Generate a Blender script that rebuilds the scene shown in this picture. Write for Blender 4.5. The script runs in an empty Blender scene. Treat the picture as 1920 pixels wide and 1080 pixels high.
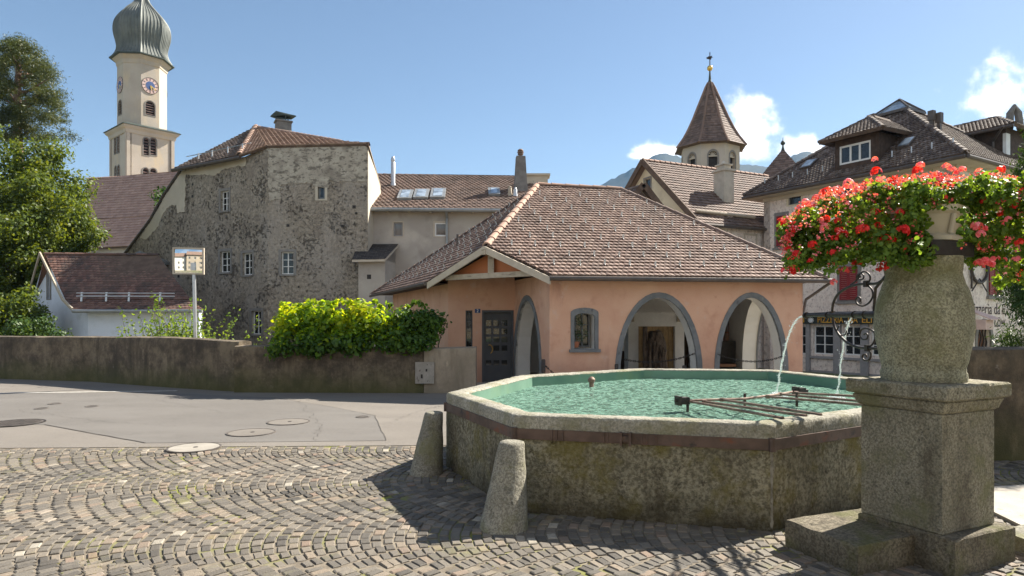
import bpy, math, random
import numpy as np
from mathutils import Vector, noise as mnoise
from mathutils.geometry import tessellate_polygon
random.seed(7); rng = np.random.default_rng(7)
R = math.radians; PI = math.pi
F = 1233.0; EYE = 1.7; HY = 600.0
sc = bpy.context.scene
COL = sc.collection
# ---------------------------------------------------------------- camera
cd = bpy.data.cameras.new('camera'); cam = bpy.data.objects.new('camera', cd); COL.objects.link(cam)
cam.location = (0, 0, EYE); cam.rotation_euler = (PI/2, 0, 0)
cd.sensor_width = 36; cd.lens = 36*F/1920; cd.shift_y = 60/1920
cd.clip_start = .05; cd.clip_end = 20000
sc.camera = cam
# ---------------------------------------------------------------- sky + sun
SUN_EL, SUN_AZ = 41.0, 55.0            # azimuth measured from +Y towards +X
w = bpy.data.worlds.new('World'); sc.world = w; w.use_nodes = True
nt = w.node_tree; nt.nodes.clear(); L = nt.links
def N(nt, t, **k):
    n = nt.nodes.new(t)
    for a, b in k.items(): setattr(n, a, b)
    return n
def build_world():
    out = N(nt, 'ShaderNodeOutputWorld'); bg = N(nt, 'ShaderNodeBackground')
    sky = N(nt, 'ShaderNodeTexSky'); sky.sky_type = 'NISHITA'; sky.sun_disc = False
    sky.sun_elevation = R(SUN_EL); sky.sun_rotation = R(SUN_AZ); sky.altitude = 500
    sky.air_density = 1.0; sky.dust_density = .35; sky.ozone_density = 1.5
    tc = N(nt, 'ShaderNodeTexCoord')
    sep = N(nt, 'ShaderNodeSeparateXYZ'); L.new(tc.outputs['Generated'], sep.inputs[0])
    def m(op, a, b=None, c=None, clamp=False):
        n = N(nt, 'ShaderNodeMath', operation=op); n.use_clamp = clamp
        for i, v in enumerate((a, b, c)):
            if v is None: continue
            if isinstance(v, (int, float)): n.inputs[i].default_value = v
            else: L.new(v, n.inputs[i])
        return n.outputs[0]
    ym = m('MAXIMUM', sep.outputs[1], .02)
    u = m('DIVIDE', sep.outputs[0], ym); v = m('DIVIDE', sep.outputs[2], ym)
    # cumulus banks at fixed compass directions: (u, v) = tangent of bearing and height
    cb = N(nt, 'ShaderNodeCombineXYZ'); L.new(u, cb.inputs[0]); L.new(v, cb.inputs[1])
    def fbm(scale, off):
        mp = N(nt, 'ShaderNodeMapping'); mp.inputs['Location'].default_value = off
        L.new(cb.outputs[0], mp.inputs[0])
        nz = N(nt, 'ShaderNodeTexNoise'); nz.inputs['Scale'].default_value = scale
        nz.inputs['Detail'].default_value = 9; nz.inputs['Roughness'].default_value = .58
        L.new(mp.outputs[0], nz.inputs['Vector']); return nz.outputs[0]
    n1 = fbm(16, (0, 0, 0)); n2 = fbm(9, (4, 2, 1))
    blobs = [(1415,232,50,56),(1400,280,72,40),(1425,192,34,24),(1500,280,75,28),(1235,288,58,19),(1200,293,36,10),(1560,300,90,18),
             (1880,180,95,46),(1925,160,75,52),(1835,190,50,24),(1960,220,80,40)]
    tot = None
    for (px, py, rx, ry) in blobs:
        du = m('DIVIDE', m('SUBTRACT', u, (px-960)/F), rx/F)
        dv = m('DIVIDE', m('SUBTRACT', v, (HY-py)/F), ry/F)
        d = m('SQRT', m('ADD', m('MULTIPLY', du, du), m('MULTIPLY', dv, dv)))
        f = m('SUBTRACT', 1.25, d)
        tot = f if tot is None else m('SMOOTH_MAX', tot, f, .25)
    dens = m('ADD', tot, m('MULTIPLY', m('SUBTRACT', n1, .5), 3.2))
    dens = m('MULTIPLY', m('SUBTRACT', dens, .10), 1.35, clamp=True)
    gate = m('MULTIPLY', m('ADD', tot, .55), 3.0, clamp=True)
    dens = m('MULTIPLY', dens, gate)
    front = m('GREATER_THAN', sep.outputs[1], .05)
    dens = m('MULTIPLY', m('MULTIPLY', dens, dens), front)
    dens = m('MULTIPLY', dens, .96)
    # unseen broken cloud added behind the camera as fill for the shade
    nb = N(nt, 'ShaderNodeTexNoise'); nb.inputs['Scale'].default_value = 2.2; nb.inputs['Detail'].default_value = 7; L.new(tc.outputs['Generated'], nb.inputs['Vector'])
    back = m('MULTIPLY', m('SUBTRACT', -.02, sep.outputs[1]), 4.0, clamp=True)
    db = m('MULTIPLY', m('MULTIPLY', m('SUBTRACT', nb.outputs[0], .45), 6.0, clamp=True), back)
    dens = m('MAXIMUM', dens, m('MULTIPLY', db, .6))
    ramp = N(nt, 'ShaderNodeMix', data_type='RGBA')
    L.new(m('MULTIPLY', m('SUBTRACT', n2, .3), 2.2, clamp=True), ramp.inputs['Factor'])
    ramp.inputs['A'].default_value = (11.5, 11.5, 11.8, 1); ramp.inputs['B'].default_value = (15, 14.3, 13.4, 1)
    tint = N(nt, 'ShaderNodeMix', data_type='RGBA', blend_type='MULTIPLY'); tint.inputs['Factor'].default_value = 1
    L.new(sky.outputs[0], tint.inputs['A']); tint.inputs['B'].default_value = SKYTINT
    mix = N(nt, 'ShaderNodeMix', data_type='RGBA')
    L.new(dens, mix.inputs['Factor']); L.new(tint.outputs['Result'], mix.inputs['A']); L.new(ramp.outputs['Result'], mix.inputs['B'])
    L.new(mix.outputs['Result'], bg.inputs[0]); bg.inputs[1].default_value = SKYSTR
    L.new(bg.outputs[0], out.inputs[0])
SKYTINT = (1.02, .99, .95, 1); SKYSTR = .0475
build_world()
sd = bpy.data.lights.new('sun', 'SUN'); sd.energy = 5.0; sd.angle = R(.6); sd.color = (1, .93, .82)
sun = bpy.data.objects.new('sun', sd); COL.objects.link(sun)
sdir = Vector((math.sin(R(SUN_AZ))*math.cos(R(SUN_EL)), math.cos(R(SUN_AZ))*math.cos(R(SUN_EL)), math.sin(R(SUN_EL))))
sun.rotation_euler = sdir.to_track_quat('Z', 'Y').to_euler(); sun.location = (30, 20, 40)
sc.view_settings.view_transform = 'Standard'; sc.view_settings.look = 'None'
sc.view_settings.exposure = 1.62; sc.view_settings.gamma = 1
sc.render.engine = 'CYCLES'; sc.cycles.max_bounces = 7; sc.cycles.diffuse_bounces = 4
sc.cycles.use_denoising = True
# ---------------------------------------------------------------- materials
MATS = {}
def newmat(name):
    m = bpy.data.materials.new(name); m.use_nodes = True; t = m.node_tree; t.nodes.clear()
    o = N(t, 'ShaderNodeOutputMaterial'); p = N(t, 'ShaderNodeBsdfPrincipled'); t.links.new(p.outputs[0], o.inputs[0])
    MATS[name] = m; return m, t, p, o
def c4(c): return (c[0], c[1], c[2], 1)
def noise(t, scale, detail=4, rough=.55, stretch=None, vec=None):
    n = N(t, 'ShaderNodeTexNoise'); n.inputs['Scale'].default_value = scale
    n.inputs['Detail'].default_value = detail; n.inputs['Roughness'].default_value = rough
    if vec is None:
        g = N(t, 'ShaderNodeNewGeometry'); vec = g.outputs['Position']
    if stretch:
        mp = N(t, 'ShaderNodeMapping'); mp.inputs['Scale'].default_value = stretch
        t.links.new(vec, mp.inputs[0]); vec = mp.outputs[0]
    t.links.new(vec, n.inputs['Vector']); return n.outputs[0]
def mathn(t, op, a, b=None, clamp=False):
    n = N(t, 'ShaderNodeMath', operation=op); n.use_clamp = clamp
    for i, v in enumerate((a, b)):
        if v is None: continue
        if isinstance(v, (int, float)): n.inputs[i].default_value = v
        else: t.links.new(v, n.inputs[i])
    return n.outputs[0]
def step(t, v, lo, hi):
    n = N(t, 'ShaderNodeMapRange'); n.interpolation_type = 'SMOOTHSTEP'
    n.inputs['From Min'].default_value = lo; n.inputs['From Max'].default_value = hi
    t.links.new(v, n.inputs['Value']); return n.outputs[0]
def mixc(t, f, a, b, mode='MIX'):
    n = N(t, 'ShaderNodeMix', data_type='RGBA', blend_type=mode)
    for k, v in (('Factor', f), ('A', a), ('B', b)):
        if isinstance(v, (int, float)): n.inputs[k].default_value = v
        elif isinstance(v, tuple): n.inputs[k].default_value = c4(v)
        else: t.links.new(v, n.inputs[k])
    return n.outputs['Result']
def bump(t, p, h, strength, dist):
    b = N(t, 'ShaderNodeBump'); b.inputs['Strength'].default_value = strength; b.inputs['Distance'].default_value = dist
    t.links.new(h, b.inputs['Height']); t.links.new(b.outputs[0], p.inputs['Normal'])
def mat(name, c1, c2=None, scale=4, rough=.85, layers=(), bmp=(40, .4, .01), island=0, metal=0, spec=.3, detail=5, low=None):
    """layers: (scale, lo, hi, colour, stretch)  noise-masked stains"""
    m, t, p, o = newmat(name)
    c2 = c2 or c1
    col = mixc(t, step(t, noise(t, scale, detail), .35, .65), c1, c2)
    for ly in layers:
        s, lo, hi, c = ly[:4]; st = ly[4] if len(ly) > 4 else None
        amt = ly[5] if len(ly) > 5 else 1
        f = step(t, noise(t, s, 6, .6, st), lo, hi)
        if amt != 1: f = mathn(t, 'MULTIPLY', f, amt)
        col = mixc(t, f, col, c)
    if low:
        g = N(t, 'ShaderNodeNewGeometry'); s = N(t, 'ShaderNodeSeparateXYZ'); t.links.new(g.outputs['Position'], s.inputs[0])
        f = mathn(t, 'SUBTRACT', 1, step(t, mathn(t, 'ADD', s.outputs[2], mathn(t, 'MULTIPLY', noise(t, 2.5, 6, .65), .9)), low[0], low[1])); col = mixc(t, mathn(t, 'MULTIPLY', f, .65), col, low[2])
    if island:
        g = N(t, 'ShaderNodeNewGeometry')
        f = mathn(t, 'ADD', mathn(t, 'MULTIPLY', g.outputs['Random Per Island'], 2*island), 1-island)
        cb = N(t, 'ShaderNodeCombineColor')
        for i in range(3): t.links.new(f, cb.inputs[i])
        col = mixc(t, 1, col, cb.outputs[0], 'MULTIPLY')
    t.links.new(col, p.inputs['Base Color'])
    p.inputs['Roughness'].default_value = rough; p.inputs['Metallic'].default_value = metal
    p.inputs['Specular IOR Level'].default_value = spec
    if bmp: bump(t, p, noise(t, bmp[0], 6, .65), bmp[1], bmp[2])
    return m
def speckle(name, a, b, c, sc1=60, moss=None, bmp=(45, .5, .012), streak=None, low=None):
    """granite / weathered stone"""
    m, t, p, o = newmat(name)
    col = mixc(t, step(t, noise(t, sc1, 3, .7), .38, .62), a, b)
    col = mixc(t, step(t, noise(t, sc1*.45, 6, .75), .55, .7), col, c)
    col = mixc(t, mathn(t, 'MULTIPLY', step(t, noise(t, 1.7, 5, .6), .35, .7), .45), col, tuple(x*.5 for x in a))
    col = mixc(t, mathn(t, 'MULTIPLY', step(t, noise(t, 7, 6, .7), .57, .66), .5), col, c)
    col = mixc(t, mathn(t, 'MULTIPLY', step(t, noise(t, 4.3, 6, .7), .6, .7), .45), col, b)
    if streak: col = mixc(t, mathn(t, 'MULTIPLY', step(t, noise(t, 5, 5, .6, (1, 1, .18)), .5, .72), .6), col, streak)
    if moss: col = mixc(t, mathn(t, 'MULTIPLY', step(t, noise(t, 2.6, 7, .68), .47, .66), .75), col, moss)
    if low:   # algae rising from the wet ground
        g = N(t, 'ShaderNodeNewGeometry'); s = N(t, 'ShaderNodeSeparateXYZ'); t.links.new(g.outputs['Position'], s.inputs[0])
        h = mathn(t, 'ADD', s.outputs[2], mathn(t, 'MULTIPLY', noise(t, 3, 5), .5))
        f = mathn(t, 'SUBTRACT', 1, step(t, h, low[0], low[1]))
        col = mixc(t, mathn(t, 'MULTIPLY', f, .8), col, low[2])
    t.links.new(col, p.inputs['Base Color']); p.inputs['Roughness'].default_value = .9
    p.inputs['Specular IOR Level'].default_value = .25
    h = mathn(t, 'ADD', noise(t, bmp[0], 5, .7), mathn(t, 'MULTIPLY', noise(t, bmp[0]*.2, 4, .6), 1.5))
    bump(t, p, h, bmp[1], bmp[2]); return m
def leafmat(name, cols, trans=.4, rough=.5):
    m, t, p, o = newmat(name)
    g = N(t, 'ShaderNodeNewGeometry'); r = N(t, 'ShaderNodeValToRGB')
    e = r.color_ramp.elements
    while len(e) < len(cols): e.new(.5)
    for i, c in enumerate(cols): e[i].position = i/max(1, len(cols)-1); e[i].color = c4(c)
    f = mathn(t, 'ADD', mathn(t, 'MULTIPLY', g.outputs['Random Per Island'], .6), mathn(t, 'MULTIPLY', step(t, noise(t, .9, 3), .3, .7), .4))
    t.links.new(f, r.inputs[0]); t.links.new(r.outputs[0], p.inputs['Base Color'])
    p.inputs['Roughness'].default_value = rough; p.inputs['Specular IOR Level'].default_value = .3
    tr = N(t, 'ShaderNodeBsdfTranslucent')
    tc = mixc(t, 1, r.outputs[0], (1.9, 1.6, .5), 'MULTIPLY'); t.links.new(tc, tr.inputs[0])
    mx = N(t, 'ShaderNodeMixShader'); mx.inputs[0].default_value = trans
    t.links.new(p.outputs[0], mx.inputs[1]); t.links.new(tr.outputs[0], mx.inputs[2]); t.links.new(mx.outputs[0], o.inputs[0])
    return m
def tilemat(name, cols, dirt=(.06,.05,.045), amt=.5, warm=None):
    m, t, p, o = newmat(name)
    g = N(t, 'ShaderNodeNewGeometry'); r = N(t, 'ShaderNodeValToRGB'); e = r.color_ramp.elements
    while len(e) < len(cols): e.new(.5)
    for i, c in enumerate(cols): e[i].position = i/max(1, len(cols)-1); e[i].color = c4(c)
    t.links.new(g.outputs['Random Per Island'], r.inputs[0])
    col = mixc(t, mathn(t, 'MULTIPLY', step(t, noise(t, 1.1, 6, .65), .42, .68), amt), r.outputs[0], dirt)
    col = mixc(t, mathn(t, 'MULTIPLY', step(t, noise(t, 9, 5, .7), .6, .75), .5), col, (.36,.32,.26))
    t.links.new(col, p.inputs['Base Color']); p.inputs['Roughness'].default_value = .8
    p.inputs['Specular IOR Level'].default_value = .3
    bump(t, p, noise(t, 50, 4, .6), .4, .008); return m

speckle('granite', (.17,.158,.125), (.33,.31,.25), (.06,.056,.044), 62, moss=(.17,.165,.085), bmp=(30,.9,.018))
speckle('granite_vase', (.19,.18,.125), (.42,.40,.28), (.055,.05,.034), 70, moss=(.17,.168,.085), bmp=(26,1.0,.022), streak=(.09,.08,.05))
speckle('granite_pedestal', (.165,.148,.108), (.36,.325,.24), (.05,.043,.032), 62, moss=(.15,.145,.07), bmp=(28,1.0,.018), streak=(.075,.06,.04))
speckle('granite_dark', (.11,.092,.065), (.23,.20,.145), (.035,.03,.02), 50, moss=(.10,.10,.035), bmp=(22,1.0,.022), streak=(.045,.036,.025), low=(.1,.4,(.045,.04,.026)))
speckle('basin_stone', (.145,.13,.088), (.34,.31,.22), (.034,.029,.018), 30, moss=(.15,.125,.030), bmp=(20,1.0,.035), streak=(.06,.045,.026), low=(.15,.6,(.04,.032,.018)))
speckle('rim_stone', (.24,.225,.18), (.42,.395,.325), (.10,.092,.065), 48, moss=(.19,.18,.10), bmp=(26,1.0,.02))
mat('basin_floor', (.74,.84,.74), (.66,.78,.68), 1.2, .6, (), (10,.2,.01))
mat('basin_lining', (.085,.17,.12), (.13,.23,.165), 1.2, .6, [(2,.5,.75,(.14,.22,.12),(1,1,.4))], (10,.2,.01))
mat('iron_band', (.085,.06,.05), (.13,.09,.075), 6, .55, [(4,.58,.68,(.17,.07,.045)),(9,.58,.7,(.045,.04,.04))], (50,.3,.004), metal=.45)
mat('wrought_iron', (.035,.03,.028), (.07,.055,.045), 20, .5, [(11,.58,.7,(.13,.075,.04))], (60,.3,.003), metal=.5)
mat('rusty_bar', (.16,.10,.075), (.24,.17,.13), 14, .7, [(9,.55,.7,(.08,.055,.04))], (70,.4,.003), metal=.3)
mat('pink_plaster', (.64,.385,.265), (.60,.345,.235), 1.3, .92, [(2.3,.52,.72,(.53,.29,.195)),(.8,.5,.75,(.66,.42,.29)),(7,.62,.75,(.47,.22,.145),None,.5),(1.6,.56,.7,(.40,.21,.15),(1,1,.22),.6),(3.2,.6,.68,(.60,.40,.31),None,.7)], (30,.4,.01), low=(.45,1.5,(.36,.20,.15)))
mat('orange_plaster', (.52,.20,.09), (.48,.18,.08), 1.3, .92, (), (30,.25,.008))
mat('arch_grey', (.14,.15,.155), (.185,.19,.195), 4, .8, [(5,.55,.72,(.25,.235,.205)),(9,.6,.7,(.09,.09,.09),(1,1,.3))], (40,.3,.006))
mat('white_plaster', (.74,.72,.68), (.68,.66,.62), 2, .9, [(1.5,.55,.75,(.58,.55,.50),None,.6)], (30,.2,.006))
mat('white_lime', (.66,.70,.78), (.60,.64,.71), 1.5, .9, [(2,.55,.75,(.55,.58,.62))], (20,.2,.006))
mat('white_brick', (.80,.78,.75), (.75,.73,.70), 5, .9, (), (20,.4,.01))
mat('cream_plaster', (.44,.39,.33), (.39,.34,.28), .4, .92, [(.6,.5,.72,(.50,.41,.29),(1,1,.35))], (8,.2,.02))
mat('tower_shade_plaster', (.58,.49,.36), (.53,.45,.33), .4, .92, [(.6,.5,.72,(.45,.38,.28),(1,1,.35))], (8,.2,.02))
mat('yellow_plaster', (.66,.58,.42), (.60,.52,.37), .8, .92, [(1.5,.5,.75,(.52,.44,.32))], (14,.3,.02))
mat('grey_plaster', (.40,.36,.31), (.35,.31,.27), .8, .92, [(1.2,.5,.72,(.30,.265,.23)),(.5,.55,.7,(.46,.41,.35))], (25,.25,.01))
def stucco():
    m, t, p, o = newmat('pizza_stucco')
    n = noise(t, 5.5, 8, .72); v = N(t, 'ShaderNodeTexVoronoi'); v.inputs['Scale'].default_value = 4.5
    g = N(t, 'ShaderNodeNewGeometry'); t.links.new(g.outputs['Position'], v.inputs['Vector'])
    col = mixc(t, step(t, n, .44, .62), (.80,.70,.61), (.68,.565,.485))
    col = mixc(t, mathn(t, 'MULTIPLY', step(t, noise(t, 8, 6, .75, (1,1,.7)), .53, .61), .75), col, (.36,.28,.24))
    t.links.new(col, p.inputs['Base Color']); p.inputs['Roughness'].default_value = .95
    bump(t, p, mathn(t, 'ADD', n, noise(t, 22, 4)), .8, .03); return m
stucco()
def rubble():
    m, t, p, o = newmat('rubble_wall')
    g = N(t, 'ShaderNodeNewGeometry'); v = N(t, 'ShaderNodeTexVoronoi'); v.inputs['Scale'].default_value = 5.5
    v.inputs['Randomness'].default_value = 1; t.links.new(g.outputs['Position'], v.inputs['Vector'])
    col = mixc(t, step(t, noise(t, 7, 8, .75), .36, .64), (.19,.158,.12), (.41,.35,.275))
    col = mixc(t, mathn(t, 'MULTIPLY', step(t, noise(t, 1.1, 5, .6), .45, .7), .55), col, (.19,.155,.125))
    col = mixc(t, mathn(t, 'MULTIPLY', step(t, noise(t, .55, 4, .6, (1,1,.5)), .5, .68), .5), col, (.37,.33,.285))
    pits = step(t, mathn(t, 'ADD', noise(t, 6.5, 7, .78), mathn(t, 'MULTIPLY', noise(t, .8, 3), .45)), .77, .87)
    col = mixc(t, mathn(t, 'MULTIPLY', pits, .75), col, (.07,.055,.042))  # shade inside the pits painted in as dark colour
    t.links.new(col, p.inputs['Base Color']); p.inputs['Roughness'].default_value = .95
    h = mathn(t, 'SUBTRACT', mathn(t, 'ADD', noise(t, 7, 8, .75), mathn(t, 'MULTIPLY', noise(t, 22, 4), .5)), mathn(t, 'MULTIPLY', pits, 1.2))
    bump(t, p, h, .9, .08); return m
rubble()
mat('old_render', (.44,.395,.32), (.35,.31,.25), 2.2, .95, [(2.6,.50,.62,(.17,.148,.12),(1,1,1.8)),(1.0,.5,.66,(.22,.19,.155),(1,1,1.5),.8),(5,.55,.66,(.10,.087,.072),(1,1,1.6),.8),(8,.6,.7,(.13,.115,.10))], (14,.6,.03))
mat('pale_render', (.52,.455,.36), (.45,.395,.31), 1.0, .95, [(3,.58,.7,(.44,.385,.30)),(9,.66,.75,(.2,.17,.14))], (14,.4,.02))
def wallmat(name, a, b, c, moss, z0=.25):
    m, t, p, o = newmat(name)
    col = mixc(t, step(t, noise(t, 2.2, 9, .75), .38, .62), a, b)
    col = mixc(t, mathn(t, 'MULTIPLY', step(t, noise(t, .7, 5, .65, (1,1,.6)), .5, .68), .6), col, c)
    col = mixc(t, mathn(t, 'MULTIPLY', step(t, noise(t, 3.4, 8, .8, (1,1,.35)), .56, .7), .5), col, tuple(x*1.7 for x in b))
    col = mixc(t, mathn(t, 'MULTIPLY', step(t, noise(t, 4.5, 5, .65, (1, 1, .16)), .47, .70), .75), col, c)
    col = mixc(t, mathn(t, 'MULTIPLY', step(t, noise(t, 10, 6, .7), .6, .74), .55), col, (.26,.23,.20))
    g = N(t, 'ShaderNodeNewGeometry'); s = N(t, 'ShaderNodeSeparateXYZ'); t.links.new(g.outputs['Position'], s.inputs[0])
    h = mathn(t, 'ADD', s.outputs[2], mathn(t, 'MULTIPLY', noise(t, 1.3, 6, .6), .9))
    f = mathn(t, 'SUBTRACT', 1, step(t, h, .45, .45+z0*2))
    col = mixc(t, mathn(t, 'MULTIPLY', f, .7), col, moss)
    t.links.new(col, p.inputs['Base Color']); p.inputs['Roughness'].default_value = .95
    bump(t, p, mathn(t, 'ADD', noise(t, 18, 6, .7), noise(t, 60, 3)), .6, .015); return m
wallmat('street_wall', (.062,.047,.033), (.170,.132,.086), (.036,.027,.018), (.062,.064,.014), .35)
wallmat('wall_end_plaster', (.25,.205,.15), (.32,.265,.195), (.18,.145,.10), (.16,.14,.10), .1)
mat('window_sill_lime', (.33,.29,.22), (.20,.17,.12), 14, .95, [(25,.5,.65,(.16,.13,.09))], (40,.8,.01))
mat('coping', (.36,.31,.25), (.29,.25,.2), 5, .95, [(12,.55,.7,(.18,.16,.12))], (30,.6,.02))
def asphalt(name, a, b, light):
    m, t, p, o = newmat(name)
    col = mixc(t, step(t, noise(t, 160, 3, .8), .35, .65), a, b)
    col = mixc(t, mathn(t, 'MULTIPLY', step(t, noise(t, .5, 6, .62, (1, 2.2, 1)), .35, .7), .6), col, light)
    col = mixc(t, mathn(t, 'MULTIPLY', step(t, noise(t, 1.8, 7, .7), .55, .8), .35), col, tuple(x*.6 for x in a))
    t.links.new(col, p.inputs['Base Color']); p.inputs['Roughness'].default_value = .9
    p.inputs['Specular IOR Level'].default_value = .25
    bump(t, p, noise(t, 130, 3, .8), .5, .006); return m
asphalt('asphalt_old', (.105,.094,.082), (.205,.184,.16), (.195,.176,.153))
asphalt('asphalt_patch', (.085,.079,.072), (.168,.155,.141), (.16,.149,.136))
mat('road_tar', (.055,.05,.045), (.10,.09,.08), 12, .9, (), None)
mat('ground_far', (.20,.18,.15), (.15,.14,.11), .5, .95, [(.08,.4,.6,(.10,.12,.05))], (10,.3,.02))
mat('joint_sand', (.20,.17,.13), (.12,.10,.075), 7, .95, [(1.3,.52,.68,(.16,.17,.035)),(20,.6,.7,(.2,.17,.12))], (40,.5,.01))
def cobble():
    m, t, p, o = newmat('cobble')
    g = N(t, 'ShaderNodeNewGeometry'); r = N(t, 'ShaderNodeValToRGB'); e = r.color_ramp.elements
    cols = [(0,(.062,.056,.048)),(.3,(.098,.088,.074)),(.55,(.132,.117,.096)),(.78,(.168,.147,.118)),(.90,(.21,.17,.125)),(.975,(.19,.135,.10)),(.992,(.32,.29,.235))]
    while len(e) < len(cols): e.new(.5)
    for i, (q, c) in enumerate(cols): e[i].position = q; e[i].color = c4(c)
    t.links.new(g.outputs['Random Per Island'], r.inputs[0])
    col = mixc(t, mathn(t, 'MULTIPLY', step(t, noise(t, .8, 6, .65), .42, .66), .5), r.outputs[0], (.165,.142,.113))
    col = mixc(t, mathn(t, 'MULTIPLY', step(t, noise(t, 1.4, 7, .7), .56, .7), .55), col, (.185,.175,.06))
    col = mixc(t, mathn(t, 'MULTIPLY', step(t, noise(t, 45, 4, .7), .5, .7), .4), col, (.07,.062,.055))
    t.links.new(col, p.inputs['Base Color']); p.inputs['Roughness'].default_value = .75
    p.inputs['Specular IOR Level'].default_value = .35
    bump(t, p, mathn(t, 'ADD', noise(t, 28, 4, .6), noise(t, 90, 3, .6)), .5, .008); return m
cobble()
mat('pale_slab', (.40,.365,.31), (.33,.30,.255), 3, .9, [(14,.6,.72,(.25,.22,.18))], (50,.5,.008))
mat('manhole_concrete', (.30,.275,.235), (.25,.23,.195), 5, .9, [(30,.55,.7,(.26,.24,.21))], (60,.4,.005))
mat('manhole_iron', (.10,.088,.078), (.15,.13,.115), 12, .6, (), (60,.4,.005), metal=.4)
mat('cast_iron_dark', (.035,.03,.028), (.05,.045,.04), 12, .6, (), None, metal=.4)
mat('road_paint', (.62,.60,.55), (.42,.40,.36), 9, .8, (), None)
tilemat('tiles_pink', [(.13,.08,.062),(.18,.115,.09),(.22,.145,.115),(.27,.19,.15),(.15,.095,.075)], dirt=(.085,.062,.05), amt=.5)
tilemat('tiles_ridge', [(.40,.24,.17),(.48,.30,.215),(.43,.28,.21),(.36,.22,.16)], dirt=(.22,.16,.12), amt=.3)
tilemat('tiles_brown', [(.12,.08,.062),(.17,.115,.09),(.22,.15,.12),(.14,.095,.075)], amt=.45)
tilemat('tiles_dark', [(.075,.055,.045),(.12,.085,.07),(.16,.12,.095),(.24,.19,.16)], amt=.4)
tilemat('tiles_church', [(.30,.185,.145),(.36,.23,.18),(.40,.26,.20)], dirt=(.22,.145,.115), amt=.4)
tilemat('tiles_orange', [(.23,.145,.108),(.29,.19,.145),(.34,.235,.18),(.19,.125,.095)], dirt=(.19,.125,.09), amt=.4)
tilemat('tiles_red', [(.11,.06,.048),(.16,.085,.065),(.21,.12,.09),(.085,.058,.05)], dirt=(.055,.044,.038), amt=.7)
mat('slate_dark', (.045,.04,.038), (.07,.06,.055), 5, .8, (), (20,.5,.02), island=.3)
mat('roof_under', (.09,.06,.045), (.13,.09,.065), 4, .9, (), (20,.3,.01))
mat('dark_wood', (.05,.033,.024), (.08,.052,.038), 5, .8, (), (30,.4,.006))
mat('weathered_beam', (.46,.39,.30), (.38,.32,.245), 6, .85, [(9,.56,.7,(.24,.20,.155),(.3,.3,2))], (30,.3,.006))
mat('cream_board', (.50,.43,.34), (.44,.38,.30), 4, .8, (), (20,.2,.005))
mat('soffit', (.52,.46,.36), (.46,.40,.32), 2, .8, (), (15,.2,.005))
mat('plank_wood', (.42,.29,.145), (.33,.22,.105), 8, .7, [(7,.5,.7,(.26,.165,.08),(4,4,.25))], (30,.3,.004), island=.15)
mat('bark', (.10,.075,.055), (.17,.13,.10), 8, .95, [(12,.5,.65,(.05,.038,.03),(1,1,.2))], (18,.9,.03))
mat('pine_bark', (.22,.14,.10), (.16,.10,.075), 5, .95, (), (12,.8,.03))
mat('stump_wood', (.13,.095,.07), (.20,.15,.11), 6, .9, [(8,.5,.62,(.045,.033,.026),(1,1,.25))], (14,.9,.04))
mat('door_paint', (.075,.078,.088), (.09,.093,.10), 3, .55, (), (40,.1,.003))
mat('white_paint', (.74,.73,.70), (.68,.67,.64), 3, .5, (), None)
mat('brown_frame', (.20,.085,.035), (.15,.065,.03), 6, .5, (), None)
mat('shutter_red', (.26,.03,.032), (.21,.025,.028), 5, .55, (), None)
mat('grey_pilaster', (.29,.275,.27), (.25,.24,.235), 4, .8, (), (30,.2,.005))
mat('window_stone', (.23,.215,.195), (.19,.175,.16), 5, .9, (), (30,.4,.008))
mat('sign_green', (.020,.028,.024), (.026,.034,.03), 3, .5, (), None)
mat('gold_letter', (.70,.42,.05), (.66,.30,.04), 9, .5, (), None)
mat('sign_white', (.8,.8,.78), None, 3, .5, (), None)
mat('sign_blue', (.02,.05,.16), None, 3, .4, (), None)
mat('brass', (.62,.38,.10), (.5,.3,.08), 9, .35, (), None, metal=.8)
mat('gold', (.80,.52,.14), (.7,.45,.1), 5, .3, (), None, metal=.9)
mat('zinc', (.30,.31,.31), (.24,.25,.25), 3, .5, (), (12,.15,.004), metal=.5)
mat('galvanised', (.62,.61,.58), (.5,.5,.48), 6, .6, (), None)
mat('steel', (.52,.53,.54), (.45,.46,.47), 6, .4, (), None, metal=.6)
mat('gutter', (.13,.105,.09), (.10,.085,.075), 4, .5, (), None, metal=.4)
mat('dome_metal', (.11,.12,.11), (.16,.17,.155), .7, .6, [(.5,.55,.75,(.20,.205,.185),(1,1,.4)),(1.2,.58,.7,(.11,.115,.105))], (6,.2,.02), metal=.25)
mat('copper_dark', (.05,.065,.06), (.07,.085,.075), 3, .6, (), None, metal=.4)
mat('concrete_chimney', (.20,.185,.17), (.15,.14,.13), 4, .95, (), (20,.5,.02))
mat('pale_chimney', (.50,.45,.37), (.42,.38,.31), 3, .95, (), (20,.3,.01))
mat('terracotta', (.34,.13,.07), None, 3, .8, (), None)
mat('clock_face', (.55,.38,.34), (.62,.46,.42), 1.5, .7, (), None)
mat('clock_blue', (.05,.09,.22), (.08,.13,.30), 2, .6, (), None)
mat('box_metal', (.34,.31,.27), (.28,.26,.225), 8, .7, [(14,.6,.7,(.12,.09,.07))], (40,.3,.004), metal=.2)
mat('teal_chair', (.05,.30,.33), None, 3, .5, (), None)
mat('awning', (.60,.45,.40), (.5,.36,.32), 3, .8, (), None)
mat('lettering_dark', (.07,.05,.045), None, 3, .9, (), None)
leafmat('leaf_big', [(.035,.06,.013),(.065,.10,.019),(.11,.155,.026),(.18,.21,.036)], .42)
leafmat('leaf_pine', [(.03,.045,.018),(.055,.075,.026),(.12,.13,.045)], .25)
leafmat('leaf_hedge', [(.06,.14,.015),(.14,.26,.018),(.32,.42,.02),(.52,.52,.03)], .6)
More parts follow.
